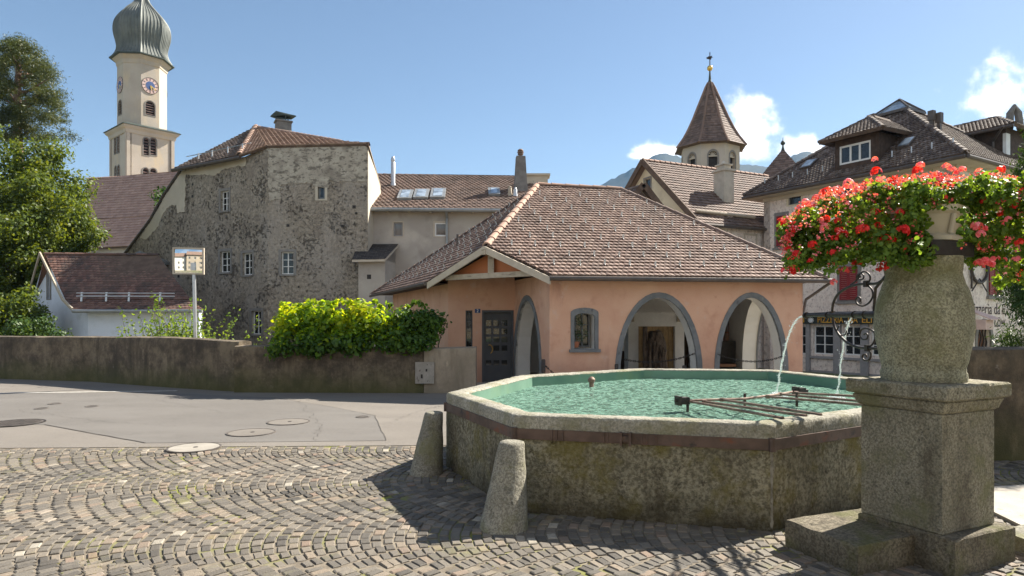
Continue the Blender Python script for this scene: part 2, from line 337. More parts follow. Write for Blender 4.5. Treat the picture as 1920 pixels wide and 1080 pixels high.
leafmat('leaf_hedge_dark', [(.025,.06,.012),(.05,.11,.018),(.09,.17,.022),(.16,.25,.03)], .4)
leafmat('leaf_willow', [(.09,.17,.03),(.15,.24,.04),(.22,.30,.06)], .5)
leafmat('leaf_shrub', [(.025,.055,.014),(.045,.09,.022),(.08,.13,.03)], .3)
leafmat('leaf_cypress', [(.022,.05,.012),(.04,.085,.02),(.08,.14,.03)], .25)
leafmat('leaf_geranium', [(.05,.10,.02),(.085,.16,.03),(.15,.25,.04),(.26,.34,.06)], .5)
leafmat('leaf_ivy', [(.02,.05,.015),(.04,.09,.03)], .3)
leafmat('petal_red', [(.50,.010,.016),(.64,.03,.03),(.76,.08,.06)], .3)
leafmat('petal_pink', [(.70,.10,.16),(.80,.24,.32),(.85,.42,.48)], .3)
leafmat('petal_coral', [(.62,.04,.06),(.74,.12,.15),(.82,.30,.32)], .3)
leafmat('grass', [(.16,.19,.03),(.24,.25,.05),(.32,.29,.08)], .4)
def glass(name, c=(.025,.028,.03), rough=.04, refl=.55):
    m, t, p, o = newmat(name)
    col = mixc(t, step(t, noise(t, 2.2, 4), .4, .65), c, tuple(x*.45 for x in c))
    t.links.new(col, p.inputs['Base Color']); p.inputs['Roughness'].default_value = rough
    p.inputs['Specular IOR Level'].default_value = refl
    bump(t, p, noise(t, 1.5, 2), .05, .02); return m
glass('pane'); glass('pane_light', (.16,.155,.14)); glass('skylight', (.34,.40,.46), .05, 1.0)  # skylight base carries a painted pale blue sky reflection
m_, t_, p_, o_ = newmat('mirror'); p_.inputs['Metallic'].default_value = 1; p_.inputs['Roughness'].default_value = .03; p_.inputs['Base Color'].default_value = (.85,.84,.80,1)
def water():
    m, t, p, o = newmat('water')
    g = N(t, 'ShaderNodeNewGeometry')
    b = N(t, 'ShaderNodeBump'); b.inputs['Strength'].default_value = 1; b.inputs['Distance'].default_value = .16
    h = mathn(t, 'ADD', noise(t, 11, 5, .65, (1.5, 1, 1)), mathn(t, 'MULTIPLY', noise(t, 30, 4, .65, (1.3,1,1)), .6)); t.links.new(h, b.inputs['Height'])
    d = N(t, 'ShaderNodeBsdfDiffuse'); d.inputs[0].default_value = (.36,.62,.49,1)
    t.links.new(b.outputs[0], d.inputs['Normal'])
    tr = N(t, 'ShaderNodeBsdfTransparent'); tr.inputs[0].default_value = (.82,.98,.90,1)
    gl = N(t, 'ShaderNodeBsdfGlossy'); gl.inputs['Roughness'].default_value = .08; t.links.new(b.outputs[0], gl.inputs['Normal'])
    fr = N(t, 'ShaderNodeFresnel'); fr.inputs[0].default_value = 1.33; t.links.new(b.outputs[0], fr.inputs['Normal'])
    m1 = N(t, 'ShaderNodeMixShader'); t.links.new(mathn(t, 'ADD', mathn(t, 'MULTIPLY', step(t, noise(t, 15, 5, .7, (1,1.4,1)), .40, .60), .55), .2), m1.inputs[0])  # noise mix puts the ripples' bright and dark sparkle into the surface
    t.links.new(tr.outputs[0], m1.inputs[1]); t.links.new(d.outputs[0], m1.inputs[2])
    m2 = N(t, 'ShaderNodeMixShader'); t.links.new(fr.outputs[0], m2.inputs[0])
    t.links.new(m1.outputs[0], m2.inputs[1]); t.links.new(gl.outputs[0], m2.inputs[2]); t.links.new(m2.outputs[0], o.inputs[0])
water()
def jet():
    m, t, p, o = newmat('falling_water')
    p.inputs['Base Color'].default_value = (.92,.95,.95,1); p.inputs['Roughness'].default_value = .12
    p.inputs['Specular IOR Level'].default_value = .8
    tr = N(t, 'ShaderNodeBsdfTransparent'); mx = N(t, 'ShaderNodeMixShader')
    t.links.new(mathn(t, 'ADD', mathn(t, 'MULTIPLY', step(t, noise(t, 26, 4, .7), .4, .62), .6), .3), mx.inputs[0])
    t.links.new(tr.outputs[0], mx.inputs[1]); t.links.new(p.outputs[0], mx.inputs[2]); t.links.new(mx.outputs[0], o.inputs[0])
jet()
mat('forest', (.010,.019,.014), (.019,.031,.02), .05, .95, [(.012,.5,.7,(.024,.036,.022))], None)
# ---------------------------------------------------------------- mesh helpers
OFF = {}
def W(px, py, D): return Vector(((px-960)/F*D, D, EYE+(HY-py)/F*D))
def G(px, py, z=0.0):
    D = (EYE-z)*F/(py-HY); return Vector(((px-960)/F*D, D, z))
class MB:
    def __init__(s): s.V = []; s.F = []; s.M = []
    def add(s, vs, fs, mi=0):
        b = len(s.V); s.V += [tuple(v) for v in vs]
        for f in fs: s.F.append(tuple(b+i for i in f)); s.M.append(mi)
    def box(s, c, size, rz=0, mi=0):
        a, b, h = size[0]/2, size[1]/2, size[2]/2; co, si = math.cos(rz), math.sin(rz)
        vs = [(c[0]+x*co-y*si, c[1]+x*si+y*co, c[2]+z) for z in (-h, h) for x, y in ((-a,-b),(a,-b),(a,b),(-a,b))]
        s.add(vs, [(3,2,1,0),(4,5,6,7),(0,1,5,4),(1,2,6,5),(2,3,7,6),(3,0,4,7)], mi)
    def slab(s, poly, vec, mi=0):
        n = len(poly); vec = Vector(vec); P = [Vector(p) for p in poly]
        s.add(P+[p+vec for p in P], [tuple(range(n)), tuple(range(2*n-1, n-1, -1))]+[(i, i+n, (i+1) % n+n, (i+1) % n) for i in range(n)], mi)
    def beam(s, a, b, wx, hz, mi=0, up=(0,0,1)):
        a = Vector(a); b = Vector(b); d = (b-a).normalized(); r = d.cross(Vector(up))
        if r.length < 1e-4: r = Vector((1,0,0))
        r = r.normalized()*wx/2; u = r.normalized().cross(d).normalized()*hz/2
        vs = [a-r-u, a+r-u, a+r+u, a-r+u, b-r-u, b+r-u, b+r+u, b-r+u]
        s.add(vs, [(3,2,1,0),(4,5,6,7),(0,1,5,4),(1,2,6,5),(2,3,7,6),(3,0,4,7)], mi)
    def tube(s, path, r, n=8, mi=0, cap=True):
        P = [Vector(p) for p in path]; k = len(P); rr = r if isinstance(r, (list, tuple)) else [r]*k
        vs = []; prev = None
        for i, p in enumerate(P):
            d = (P[min(i+1, k-1)]-P[max(i-1, 0)]).normalized()
            if prev is None:
                a = d.cross(Vector((0,0,1)));  a = a if a.length > .05 else d.cross(Vector((1,0,0)))
            else: a = prev - d*prev.dot(d)
            a = a.normalized(); prev = a; b = d.cross(a)
            for j in range(n):
                t = 2*PI*j/n; vs.append(p+(a*math.cos(t)+b*math.sin(t))*rr[i])
        fs = [(i*n+j, i*n+(j+1) % n, (i+1)*n+(j+1) % n, (i+1)*n+j) for i in range(k-1) for j in range(n)]
        if cap: fs += [tuple(range(n-1, -1, -1)), tuple((k-1)*n+j for j in range(n))]
        s.add(vs, fs, mi)
    def lathe(s, c, prof, n=32, rot=0, mi=0, cap=True):
        vs = []
        for r, z in prof:
            for j in range(n):
                t = 2*PI*j/n+rot; vs.append((c[0]+r*math.cos(t), c[1]+r*math.sin(t), c[2]+z))
        k = len(prof)
        fs = [(i*n+j, i*n+(j+1) % n, (i+1)*n+(j+1) % n, (i+1)*n+j) for i in range(k-1) for j in range(n)]
        if cap: fs += [tuple(range(n-1, -1, -1)), tuple((k-1)*n+j for j in range(n))]
        s.add(vs, fs, mi)
    def build(s, name, mats, parent=None, smooth=None, label=None):
        me = bpy.data.meshes.new(name); off = Vector((0,0,0))
        if parent is not None: off = OFF[parent.name]
        elif s.V:
            A = np.array(s.V); off = Vector((float(A[:,0].mean()), float(A[:,1].mean()), float(A[:,2].min())))
        me.from_pydata([(v[0]-off.x, v[1]-off.y, v[2]-off.z) for v in s.V], [], s.F)
        mats = mats if isinstance(mats, (list, tuple)) else [mats]
        for m in mats: me.materials.append(MATS[m])
        if len(mats) > 1: me.polygons.foreach_set('material_index', s.M)
        if smooth:
            me.polygons.foreach_set('use_smooth', [True]*len(me.polygons))
            me.set_sharp_from_angle(angle=R(smooth))
        me.update()
        o = bpy.data.objects.new(name, me); COL.objects.link(o); OFF[o.name] = off
        if parent is not None: o.parent = parent
        else: o.location = off
        if label: o['label'] = label
        return o
def tag(o, label, cat, group=None, kind=None):
    o['label'] = label; o['category'] = cat
    if group: o['group'] = group
    if kind: o['kind'] = kind
    return o
def thing(name, label, cat, loc, group=None):
    o = bpy.data.objects.new(name, None); COL.objects.link(o); o.location = loc; OFF[o.name] = Vector(loc)
    o.empty_display_size = .2
    return tag(o, label, cat, group)
def struct(o): o['kind'] = 'structure'; return o
class VP:
    """vertical wall plane through two plan points, left to right as seen"""
    def __init__(s, p0, p1):
        s.o = Vector(p0[:2]); e = Vector(p1[:2]); s.len = (e-s.o).length; s.d = (e-s.o)/s.len; s.n = Vector((s.d.y, -s.d.x))
    def uz(s, px, py):
        a = (px-960)/F; u = (a*s.o.y-s.o.x)/(s.d.x-a*s.d.y); t = s.o.y+s.d.y*u
        return (u, EYE+(HY-py)/F*t)
    def P(s, u, z, off=0):
        q = s.o+s.d*u+s.n*off; return Vector((q.x, q.y, z))
def wallmesh(mb, vp, outer, holes=(), th=.4, mi=0, mr=None, off=0):
    mr = mi if mr is None else mr
    loops = [list(outer)]+[list(h) for h in holes]
    flat = [q for l in loops for q in l]
    tris = tessellate_polygon([[Vector((u, z, 0)) for u, z in l] for l in loops])
    mb.add([vp.P(u, z, off) for u, z in flat], tris, mi)
    mb.add([vp.P(u, z, off-th) for u, z in flat], tris, mr)
    for li, l in enumerate(loops):
        n = len(l)
        vs = [vp.P(u, z, off) for u, z in l]+[vp.P(u, z, off-th) for u, z in l]
        mb.add(vs, [(i, (i+1) % n, (i+1) % n+n, i+n) for i in range(n)], mi if li == 0 else mr)
def rect(u0, u1, z0, z1): return [(u0,z0),(u1,z0),(u1,z1),(u0,z1)]
def arch(u0, u1, z0, zs, zt, n=20):
    c = (u0+u1)/2; a = (u1-u0)/2
    return [(u0,z0),(u1,z0)]+[(c+a*math.cos(PI*i/n), zs+(zt-zs)*math.sin(PI*i/n)) for i in range(n+1)]
def ring(mb, vp, outer, inner, front, back, mi=0):
    """band between two loops of equal length (open at the foot allowed)"""
    n = len(outer)
    vs = [vp.P(u, z, o) for o in (front, back) for l in (outer, inner) for u, z in l]
    fs = []
    for i in range(n):
        j = (i+1) % n
        fs += [(i, j, n+j, n+i), (2*n+i, 3*n+i, 3*n+j, 2*n+j), (i, 2*n+i, 2*n+j, j), (n+i, n+j, 3*n+j, 3*n+i)]
    mb.add(vs, fs, mi)
def vbox(mb, vp, u0, u1, z0, z1, f, b, mi=0):
    vs = [vp.P(u, z, o) for o in (f, b) for u, z in rect(u0, u1, z0, z1)]
    mb.add(vs, [(0,1,2,3),(7,6,5,4),(0,4,5,1),(1,5,6,2),(2,6,7,3),(3,7,4,0)], mi)
def window(parent, vp, u0, u1, z0, z1, cols=2, rows=2, fw=.05, recess=.15, fm='white_paint', gm='pane', surround=None, sill=None, name='window', hz=None, mw=None, label=None, proud=.02):
    mw = mw or fw*.6; mb = MB(); f, b = -recess+.03, -recess-.03
    vbox(mb, vp, u0, u1, z0, z0+fw, f, b); vbox(mb, vp, u0, u1, z1-fw, z1, f, b)
    vbox(mb, vp, u0, u0+fw, z0+fw, z1-fw, f, b); vbox(mb, vp, u1-fw, u1, z0+fw, z1-fw, f, b)
    W_ = u1-u0-2*fw
    for i in range(1, cols):
        c = u0+fw+W_*i/cols; vbox(mb, vp, c-fw*.5, c+fw*.5, z0+fw, z1-fw, f-.003, b+.003)
    for q in (hz or [i/rows for i in range(1, rows)]):
        c = z0+fw+(z1-z0-2*fw)*q; vbox(mb, vp, u0+fw, u1-fw, c-mw/2, c+mw/2, f-.008, b+.008)
    o = mb.build(name, fm, parent, label=label)
    g = MB(); vbox(g, vp, u0+fw*.6, u1-fw*.6, z0+fw*.6, z1-fw*.6, -recess-.008, -recess-.016); g.build('pane', gm, o)
    if surround:
        s = MB(); sw = surround[0]
        ring(s, vp, rect(u0-sw, u1+sw, z0-sw*.6, z1+sw), rect(u0-.001, u1+.001, z0-.001, z1+.001), proud, -.05)
        s.build('surround', surround[1], o)
    if sill:
        s = MB(); vbox(s, vp, u0-sill[0], u1+sill[0], z0-.09, z0-.003, sill[1], -.05); s.build('sill', sill[2], o)
    return o
def basis(poly):
    P = [Vector(p) for p in poly]; u = (P[1]-P[0]).normalized()
    n = (P[1]-P[0]).cross(P[-1]-P[0]).normalized()
    if n.z < 0: n = -n
    v = n.cross(u).normalized()
    if sum((p-P[0]).dot(v) for p in P) < 0: v = -v
    return P[0], u, v, n
def tiles(mb, poly, w=.15, e=.17, th=.03, curve=.012, mi=0, jit=.006, gap=.004, clips=()):
    """clay tiles laid in courses over a convex planar polygon whose first edge is the eave"""
    o, u, v, n = basis(poly); Q = [((Vector(p)-o).dot(u), (Vector(p)-o).dot(v)) for p in poly]
    vmax = max(q[1] for q in Q)
    def span(y):
        xs = []
        for i in range(len(Q)):
            a, b = Q[i], Q[(i+1) % len(Q)]
            if (a[1]-y)*(b[1]-y) <= 0 and abs(a[1]-b[1]) > 1e-6: xs.append(a[0]+(b[0]-a[0])*(y-a[1])/(b[1]-a[1]))
        return (min(xs), max(xs)) if len(xs) > 1 else None
    rows = int(vmax/e)+1
    for r in range(rows):
        y0 = r*e; y1 = min(y0+e*1.12, vmax)
        s0 = span(min(y0+.01, vmax-.001)); s1 = span(min(y0+e*.98, vmax-.001))
        if not s0: continue
        if not s1: s1 = s0
        k0 = math.floor(min(s0[0], s1[0])/w)-1; k1 = math.ceil(max(s0[1], s1[1])/w)+1
        for k in range(k0, k1):
            x0 = k*w+(w/2 if r % 2 else 0); x1 = x0+w-gap
            if x1 <= min(s0[0], s1[0])+.01 or x0 >= max(s0[1], s1[1])-.01: continue
            j = random.uniform(-jit, jit); jz = random.uniform(0, jit)
            vs = []
            xs = [x0, x0+(x1-x0)*.33, x0+(x1-x0)*.67, x1]; hs = [0, curve, curve*.8, 0] if curve else [0,0,0,0]
            for (yy, sp, hz) in ((y0+j, s0, th+jz), (y1, s1, .006)):
                for x, h in zip(xs, hs):
                    xx = min(max(x, sp[0]), sp[1]); vs.append(o+u*xx+v*yy+n*(hz+h))
            for x in xs:
                xx = min(max(x, s0[0]), s0[1]); vs.append(o+u*xx+v*(y0+j)+n*.0)
            mb.add(vs, [(0,1,5,4),(1,2,6,5),(2,3,7,6),(8,9,1,0),(9,10,2,1),(10,11,3,2)], mi)
def ridge(mb, a, b, r=.09, L_=.38, mi=0):
    a = Vector(a); b = Vector(b); d = (b-a); n = max(1, int(d.length/L_)); dn = d.normalized()
    s = dn.cross(Vector((0,0,1))).normalized(); up = s.cross(dn).normalized()
    for i in range(n):
        p0 = a+d*(i/n); p1 = a+d*((i+1.12)/n); vs = []
        for p, rr in ((p0, r*1.12), (p1, r*.88)):
            for j in range(7):
                t = PI*j/6; vs.append(p+s*math.cos(t)*rr+up*(math.sin(t)*rr*.85-.02))
        for p, rr in ((p0, r*.9),):
            for j in range(7):
                t = PI*j/6; vs.append(p+s*math.cos(t)*rr+up*(math.sin(t)*rr*.85-.04))
        mb.add(vs, [(j, j+1, 8+j, 7+j) for j in range(6)]+[(14+j, 15+j, j+1, j) for j in range(6)], mi)
def roof(parent, planes, mats=('roof_under', 'tiles_brown', 'tiles_ridge'), ridges=(), th=.12, w=.16, e=.2, curve=.012, tth=.03, rr=.09, name='roof', hooks=0):
    mb = MB()
    for p in planes:
        o, u, v, n = basis(p); mb.slab(p, -n*th, 0); tiles(mb, p, w, e, tth, curve, 1)
        if hooks:
            Q = [((Vector(q)-o).dot(u), (Vector(q)-o).dot(v)) for q in p]; xs = [q[0] for q in Q]; ym = max(q[1] for q in Q)
            for r in range(1, int(ym/(e*3))):
                y = r*e*3+.02; s_ = []
                for i in range(len(Q)):
                    a, b = Q[i], Q[(i+1) % len(Q)]
                    if (a[1]-y)*(b[1]-y) <= 0 and abs(a[1]-b[1]) > 1e-6: s_.append(a[0]+(b[0]-a[0])*(y-a[1])/(b[1]-a[1]))
                if len(s_) < 2: continue
                x = min(s_)+.3+(r % 2)*hooks/2
                while x < max(s_)-.2:
                    c = o+u*(x+random.uniform(-.02,.02))+v*(y+random.uniform(-.02,.05))+n*.05
                    mb.beam(c, c+v*.02+n*.09, .045, .014, 3); mb.beam(c, c-v*.09, .016, .014, 3); x += hooks
    for a, b in ridges: ridge(mb, a, b, rr, mi=2)
    return mb.build(name, list(mats)+(['galvanised'] if hooks else []), parent)
# leaves ------------------------------------------------------------
def fast_mesh(name, V, k, mats, parent, idx=None, off=None):
    """V: (n,k,3) array of n k-gons"""
    n = V.shape[0]; me = bpy.data.meshes.new(name)
    if off is None: off = OFF[parent.name] if parent is not None else Vector((float(V[:,:,0].mean()), float(V[:,:,1].mean()), float(V[:,:,2].min())))
    A = (V.reshape(-1, 3)-np.array(off)).astype(np.float32)
    me.vertices.add(n*k); me.vertices.foreach_set('co', A.ravel())
    me.loops.add(n*k); me.loops.foreach_set('vertex_index', np.arange(n*k, dtype=np.int32))
    me.polygons.add(n); me.polygons.foreach_set('loop_start', np.arange(0, n*k, k, dtype=np.int32))
    mats = mats if isinstance(mats, (list, tuple)) else [mats]
    for m in mats: me.materials.append(MATS[m])
    if idx is not None: me.polygons.foreach_set('material_index', idx.astype(np.int32))
    me.update(calc_edges=True); me.validate()
    o = bpy.data.objects.new(name, me); COL.objects.link(o); OFF[o.name] = Vector(off)
    if parent is not None: o.parent = parent
    else: o.location = off
    return o
SHAPES = {'leaf': [(0,-.5,0),(.28,-.1,.06),(.2,.28,.03),(0,.55,-.08),(-.2,.28,.03),(-.28,-.1,.06)],
          'narrow': [(0,-.5,0),(.11,0,.03),(0,.55,-.05),(-.11,0,.03)],
          'round': [(0,-.35,.05),(.4,-.3,.08),(.5,.12,.02),(.2,.48,.08),(-.2,.48,.02),(-.5,.12,.08),(-.4,-.3,.03)],
          'petal': [(0,-.2,0),(.26,.1,.05),(.2,.5,.02),(0,.6,-.03),(-.2,.5,.02),(-.26,.1,.05)]}
def leaves(P, Nn, size, shape='leaf', spread=.8, droop=0, svar=.35):
    n = len(P); T = np.array(SHAPES[shape]); k = len(T)
    nn = Nn+rng.normal(0, spread, (n, 3)); nn /= np.linalg.norm(nn, axis=1, keepdims=True)+1e-9
    t = rng.normal(0, 1, (n, 3)); t[:, 2] -= droop
    t -= nn*(t*nn).sum(1, keepdims=True); t /= np.linalg.norm(t, axis=1, keepdims=True)+1e-9
    b = np.cross(nn, t); s = size*(1+rng.uniform(-svar, svar, n))[:, None, None]
    V = P[:, None, :]+s*(T[None, :, 0:1]*b[:, None, :]+T[None, :, 1:2]*t[:, None, :]+T[None, :, 2:3]*nn[:, None, :])
    return V, k
def clumps(centers, radii, per, squash=.8, shell=.35):
    Ps = []; Ns = []
    for c, r in zip(centers, radii):
        m = int(per*r*r); d = rng.normal(0, 1, (m, 3)); d /= np.linalg.norm(d, axis=1, keepdims=True)
        rad = r*(1-shell*rng.random(m)**1.5)*(1+.18*rng.normal(0, 1, m))
        p = np.array(c)+d*rad[:, None]*np.array([1, 1, squash]); Ps.append(p); Ns.append(d+np.array([0, 0, .35]))
    return np.concatenate(Ps), np.concatenate(Ns)
def crown_centers(c, rad, n, r0, r1, hollow=.55, seed=1, zmin=None):
    rg = np.random.default_rng(seed); C = []; Rr = []
    while len(C) < n:
        d = rg.normal(0, 1, 3); d /= np.linalg.norm(d); q = (hollow+(1-hollow)*rg.random())
        p = np.array(c)+d*np.array(rad)*q
        if zmin is not None and p[2] < zmin: continue
        C.append(p); Rr.append(rg.uniform(r0, r1))
    return C, Rr
def tree_trunk(root, base, top, r0, centers, mat_='bark', limbs=9, name='trunk', seed=3):
    rg = random.Random(seed); mb = MB(); b = Vector(base); t = Vector(top)
    pts = [b.lerp(t, i/8)+Vector((rg.uniform(-1,1), rg.uniform(-1,1), 0))*.04*(t-b).length*math.sin(PI*i/8)*.5 for i in range(9)]
    mb.tube(pts, [r0*(1.35 if i == 0 else 1)*(1-.85*i/8) for i in range(9)], 10)
    for i in range(min(limbs, len(centers))):
        c = Vector([float(x) for x in centers[i*len(centers)//limbs]]); s = pts[rg.randint(2, 6)]
        mid = s.lerp(c, .5)+Vector((0, 0, -.08*(c-s).length)); mb.tube([s, mid, c], [r0*.4, r0*.22, r0*.06], 7)
    return mb.build(name, mat_, root, smooth=50)
# ================================================================ ground
def sst(a, b, x):
    t = min(1, max(0, (x-a)/(b-a))); return t*t*(3-2*t)
def gz(x, y): return -.9*sst(19, 30, y)
def sheet(name, poly, z, m, nx=1):
    mb = MB(); mb.add([(x, y, z) for x, y in poly], [tuple(range(len(poly)))]); return struct(mb.build(name, m))
def build_ground():
    mb = MB(); rs = [0,2,4,6,8,10,12,14,16,18,19,20,22,24,26,28,30,34,40,60,100,200,500,1200,2700]; n = 48; vs = []
    for r in rs:
        for j in range(n):
            t = 2*PI*j/n; x, y = r*math.cos(t), r*math.sin(t); vs.append((x, y, gz(x, y)-.04))
    k = len(rs)
    mb.add(vs, [(i*n+j, (i+1)*n+j, (i+1)*n+(j+1) % n, i*n+(j+1) % n) for i in range(k-1) for j in range(n)])
    struct(mb.build('ground', 'ground_far', smooth=60))
build_ground()
EDGE = lambda x: 8.95+.035*x          # line where cobbles meet asphalt
sheet('road', [(-40, EDGE(-40)+.0), (-9, EDGE(-9)), (5, EDGE(5)), (14, 9.5), (14, 19), (-.4, 19), (-.8, 15.35), (-6.47, 15.55), (-11.6, 18.1), (-40, 30)], .004, 'asphalt_old')
pp = [G(85,797), G(273,831.5), G(500,829.5), G(724,827), G(703,780), G(618,763), G(511,746), G(330,738), G(0,743)]
sheet('road_patch', [(-14, 14.6), (-14, 10.6)]+[(p.x, p.y) for p in pp[:-1]]+[(-11.5, 15.2)], .008, 'asphalt_patch')
def seams():
    mb = MB()
    def strip(P_, w_, z):
        for a, b in zip(P_, P_[1:]):
            d = (b-a).normalized(); nr = Vector((-d.y, d.x, 0))*w_/2; mb.add([(a-nr).to_tuple()[:2]+(z,), (b-nr).to_tuple()[:2]+(z,), (b+nr).to_tuple()[:2]+(z,), (a+nr).to_tuple()[:2]+(z,)], [(0,1,2,3)])
    def wob(P_, amp, k=9):
        out = []
        for a, b in zip(P_, P_[1:]):
            for j in range(k): q = a.lerp(b, j/k); out.append(q+Vector((random.uniform(-amp,amp), random.uniform(-amp,amp), 0)))
        return out+[P_[-1]]
    strip(wob([Vector((p.x,p.y,0)) for p in pp[:2]], .01), .014, .0125); strip(wob([Vector((p.x,p.y,0)) for p in pp[3:7]], .012), .012, .0125)
    for pts in ([(30,770),(180,790),(330,800)],[(560,752),(600,800),(590,828)],[(250,742),(420,775),(640,770)],[(740,790),(790,770),(830,762)]): strip(wob([G(*p) for p in pts], .06, 22), .005, .0128)
    struct(mb.build('road_cracks', 'road_tar'))
seams()
def marking():
    mb = MB(); a = [G(-250,741), G(0,738.5), G(330,734)]; 
    for p, q in zip(a, a[1:]): mb.add([(p.x,p.y,.0125),(q.x,q.y,.0125),(q.x,q.y+.1,.0125),(p.x,p.y+.1,.0125)], [(0,1,2,3)])
    struct(mb.build('road_marking', 'road_paint'))
marking()
sheet('cobble_bed', [(-16, 1), (12, 1), (12, 9.3), (5, EDGE(5)), (-9, EDGE(-9)), (-16, EDGE(-16))], -.003, 'joint_sand')
# fountain plan (outer rim)
OCT = [(-.76,7.62),(.02,5.83),(2.09,5.29),(3.95,6.45),(5.2,9.0),(4.43,11.15),(2.2,11.45),(.12,10.02)]
def inside(poly, x, y):
    c = False
    for i in range(len(poly)):
        x1, y1 = poly[i]; x2, y2 = poly[i-1]
        if (y1 > y) != (y2 > y) and x < (x2-x1)*(y-y1)/(y2-y1)+x1: c = not c
    return c
def cobbles():
    mb = MB(); Wd = 1.72; RR = Wd/2/math.sin(R(47)); pitch = .09
    rot = R(-4); co, si = math.cos(rot), math.sin(rot)
    covers = [(G(364,841), .36)]
    cnt = 0
    for b in range(-1, 5):
        yc = 2.9+b*Wd+.5
        nphi = 14
        for k in range(-150, 140):
            ph = (k % 2)*.5
            dirb = 1
            for i in range(nphi):
                f0 = (i+ph)/nphi; f0 = f0 - (1 if f0 >= 1 else 0)
                phi = R(-47)+R(94)*(f0+.5/nphi)
                if abs(phi) > R(47.5): continue
                lx = k*pitch-RR*math.cos(phi)*dirb; ly = yc+RR*math.sin(phi)
                lx += .03*math.sin(ly*2.1+b)+.05*math.sin(k*.11+b*2); ly += .05*math.sin(k*.09+b)
                x = lx*co-ly*si; y = lx*si+ly*co+.15
                if y < 3.6 or y > EDGE(x)-.06 or abs(x) > y*.86+.6 or x > 8.5: continue
                if inside(OCT, x, y): continue
                if any((x-c.x)**2+(y-c.y)**2 < r*r for c, r in covers): continue
                aw = RR*R(94)/nphi*.5*.90*random.uniform(.86, 1.04); ar = pitch*math.cos(phi)*.5*.91*random.uniform(.9, 1.04)
                an = math.atan2(math.sin(phi), -math.cos(phi))+rot+random.uniform(-.07, .07)
                ca, sa = math.cos(an), math.sin(an); hz = random.uniform(-.003, .004); tx, ty = random.uniform(-.05,.05), random.uniform(-.05,.05)
                x += random.uniform(-.004,.004); y += random.uniform(-.004,.004)
                vs = []
                jit = [(random.uniform(.88,1.04), random.uniform(.88,1.04)) for _ in range(4)]
                for (s, z) in ((1, -.009), (.98, .002), (.82, .007)):
                    for q, (a, c) in enumerate(((-1,-1),(1,-1),(1,1),(-1,1))):
                        dx, dy = a*ar*s*jit[q][0], c*aw*s*jit[q][1]
                        vs.append((x+dx*ca-dy*sa, y+dx*sa+dy*ca, z+(hz+dx*tx+dy*ty if z > 0 else 0)))
                mb.add(vs, [(8,9,10,11)]+[(q+o_, (q+1)%4+o_, (q+1)%4+4+o_, q+4+o_) for o_ in (0, 4) for q in range(4)]); cnt += 1
    print('cobbles', cnt); struct(mb.build('cobblestone_paving', 'cobble'))
cobbles()
def tufts():
    n = 5200; x = rng.uniform(-8, 4.5, n*4); y = rng.uniform(4, 8.95, n*4)
    dens = np.array([mnoise.noise(Vector((a*.8+3, b*.8, 0)))+.35*mnoise.noise(Vector((a*3, b*3, 2)))+(.45 if b > 8.75 and a < -1.8 else 0) for a, b in zip(x, y)])
    ok = (dens > .24) & (y < 8.97+.035*x) & ~np.array([inside(OCT, a, b) for a, b in zip(x, y)])
    x = x[ok][:n]; y = y[ok][:n]; P = np.stack([x, y, np.full(len(x), .008)], 1)
    V, k = leaves(P, np.zeros((len(x), 3))+np.array([0, -.3, 1]), .017, 'narrow', .9)
    o = fast_mesh('moss_tufts', V, k, 'grass', None); tag(o, 'yellow green moss and grass growing in the joints of the cobbles', 'moss', kind='stuff')
tufts()
# manhole covers --------------------------------------------------
def manhole(px, py, r, label, style):
    c = G(px, py); c.z = 0; t = thing('manhole_cover', label, 'manhole cover', (c.x, c.y, .008), 'manhole covers in the street')
    m = {'pale': 'manhole_concrete' if px < 400 else 'asphalt_old', 'iron': 'manhole_iron'}[style]
    mb = MB(); mb.lathe((c.x, c.y, 0), [(r*1.0, -.02), (r*1.0, .020), (r*.93, .021), (r*.93, .012)], 40, cap=False); mb.build('rim', 'cast_iron_dark' if style == 'iron' else 'manhole_iron', t)
    mb = MB(); mb.lathe((c.x, c.y, 0), [(r*.925, -.01), (r*.925, .017), (r*.9, .019)], 40)
    if style == 'iron':
        s = .052; q = int(r/s)
        for i in range(-q, q+1):
            for j in range(-q, q+1):
                if (i*s)**2+(j*s)**2 < (r*.85)**2: mb.box((c.x+i*s, c.y+j*s, .0215), (.03, .03, .006), .7)
    mb.build('lid', m, t)
    if style == 'pale' and r > .3:
        mb = MB(); mb.lathe((c.x+.02, c.y, .019), [(.03, 0), (.03, .004)], 12); mb.build('lift_hole', 'cast_iron_dark', t)
manhole(364, 841, .335, 'pale concrete manhole cover where the cobbles meet the asphalt', 'pale')
manhole(471, 812.5, .35, 'asphalt coloured manhole cover nearer of the two out in the asphalt', 'pale')
manhole(541, 792.5, .34, 'asphalt coloured manhole cover farther of the two out in the asphalt', 'pale')
manhole(28, 794.5, .42, 'dark cast iron manhole grate at the left edge of the road', 'iron')
for px, py, l in ((102,758,'small dark valve cover in the road, farther of the leftmost pair'),(78,767,'small dark valve cover in the road, nearer of the leftmost pair'),(172,763,'small dark valve cover in the road right of the leftmost pair'),(680,783,'small valve cover in the road near the corner of the old asphalt')):
    c = G(px, py); mb = MB(); mb.lathe((c.x, c.y, 0), [(.12,-.01),(.12,.016),(.09,.019),(.09,.013),(.0,.013)], 20, cap=False)
    tag(mb.build('valve_cover', 'manhole_iron'), l, 'valve cover', 'small valve covers in the road')
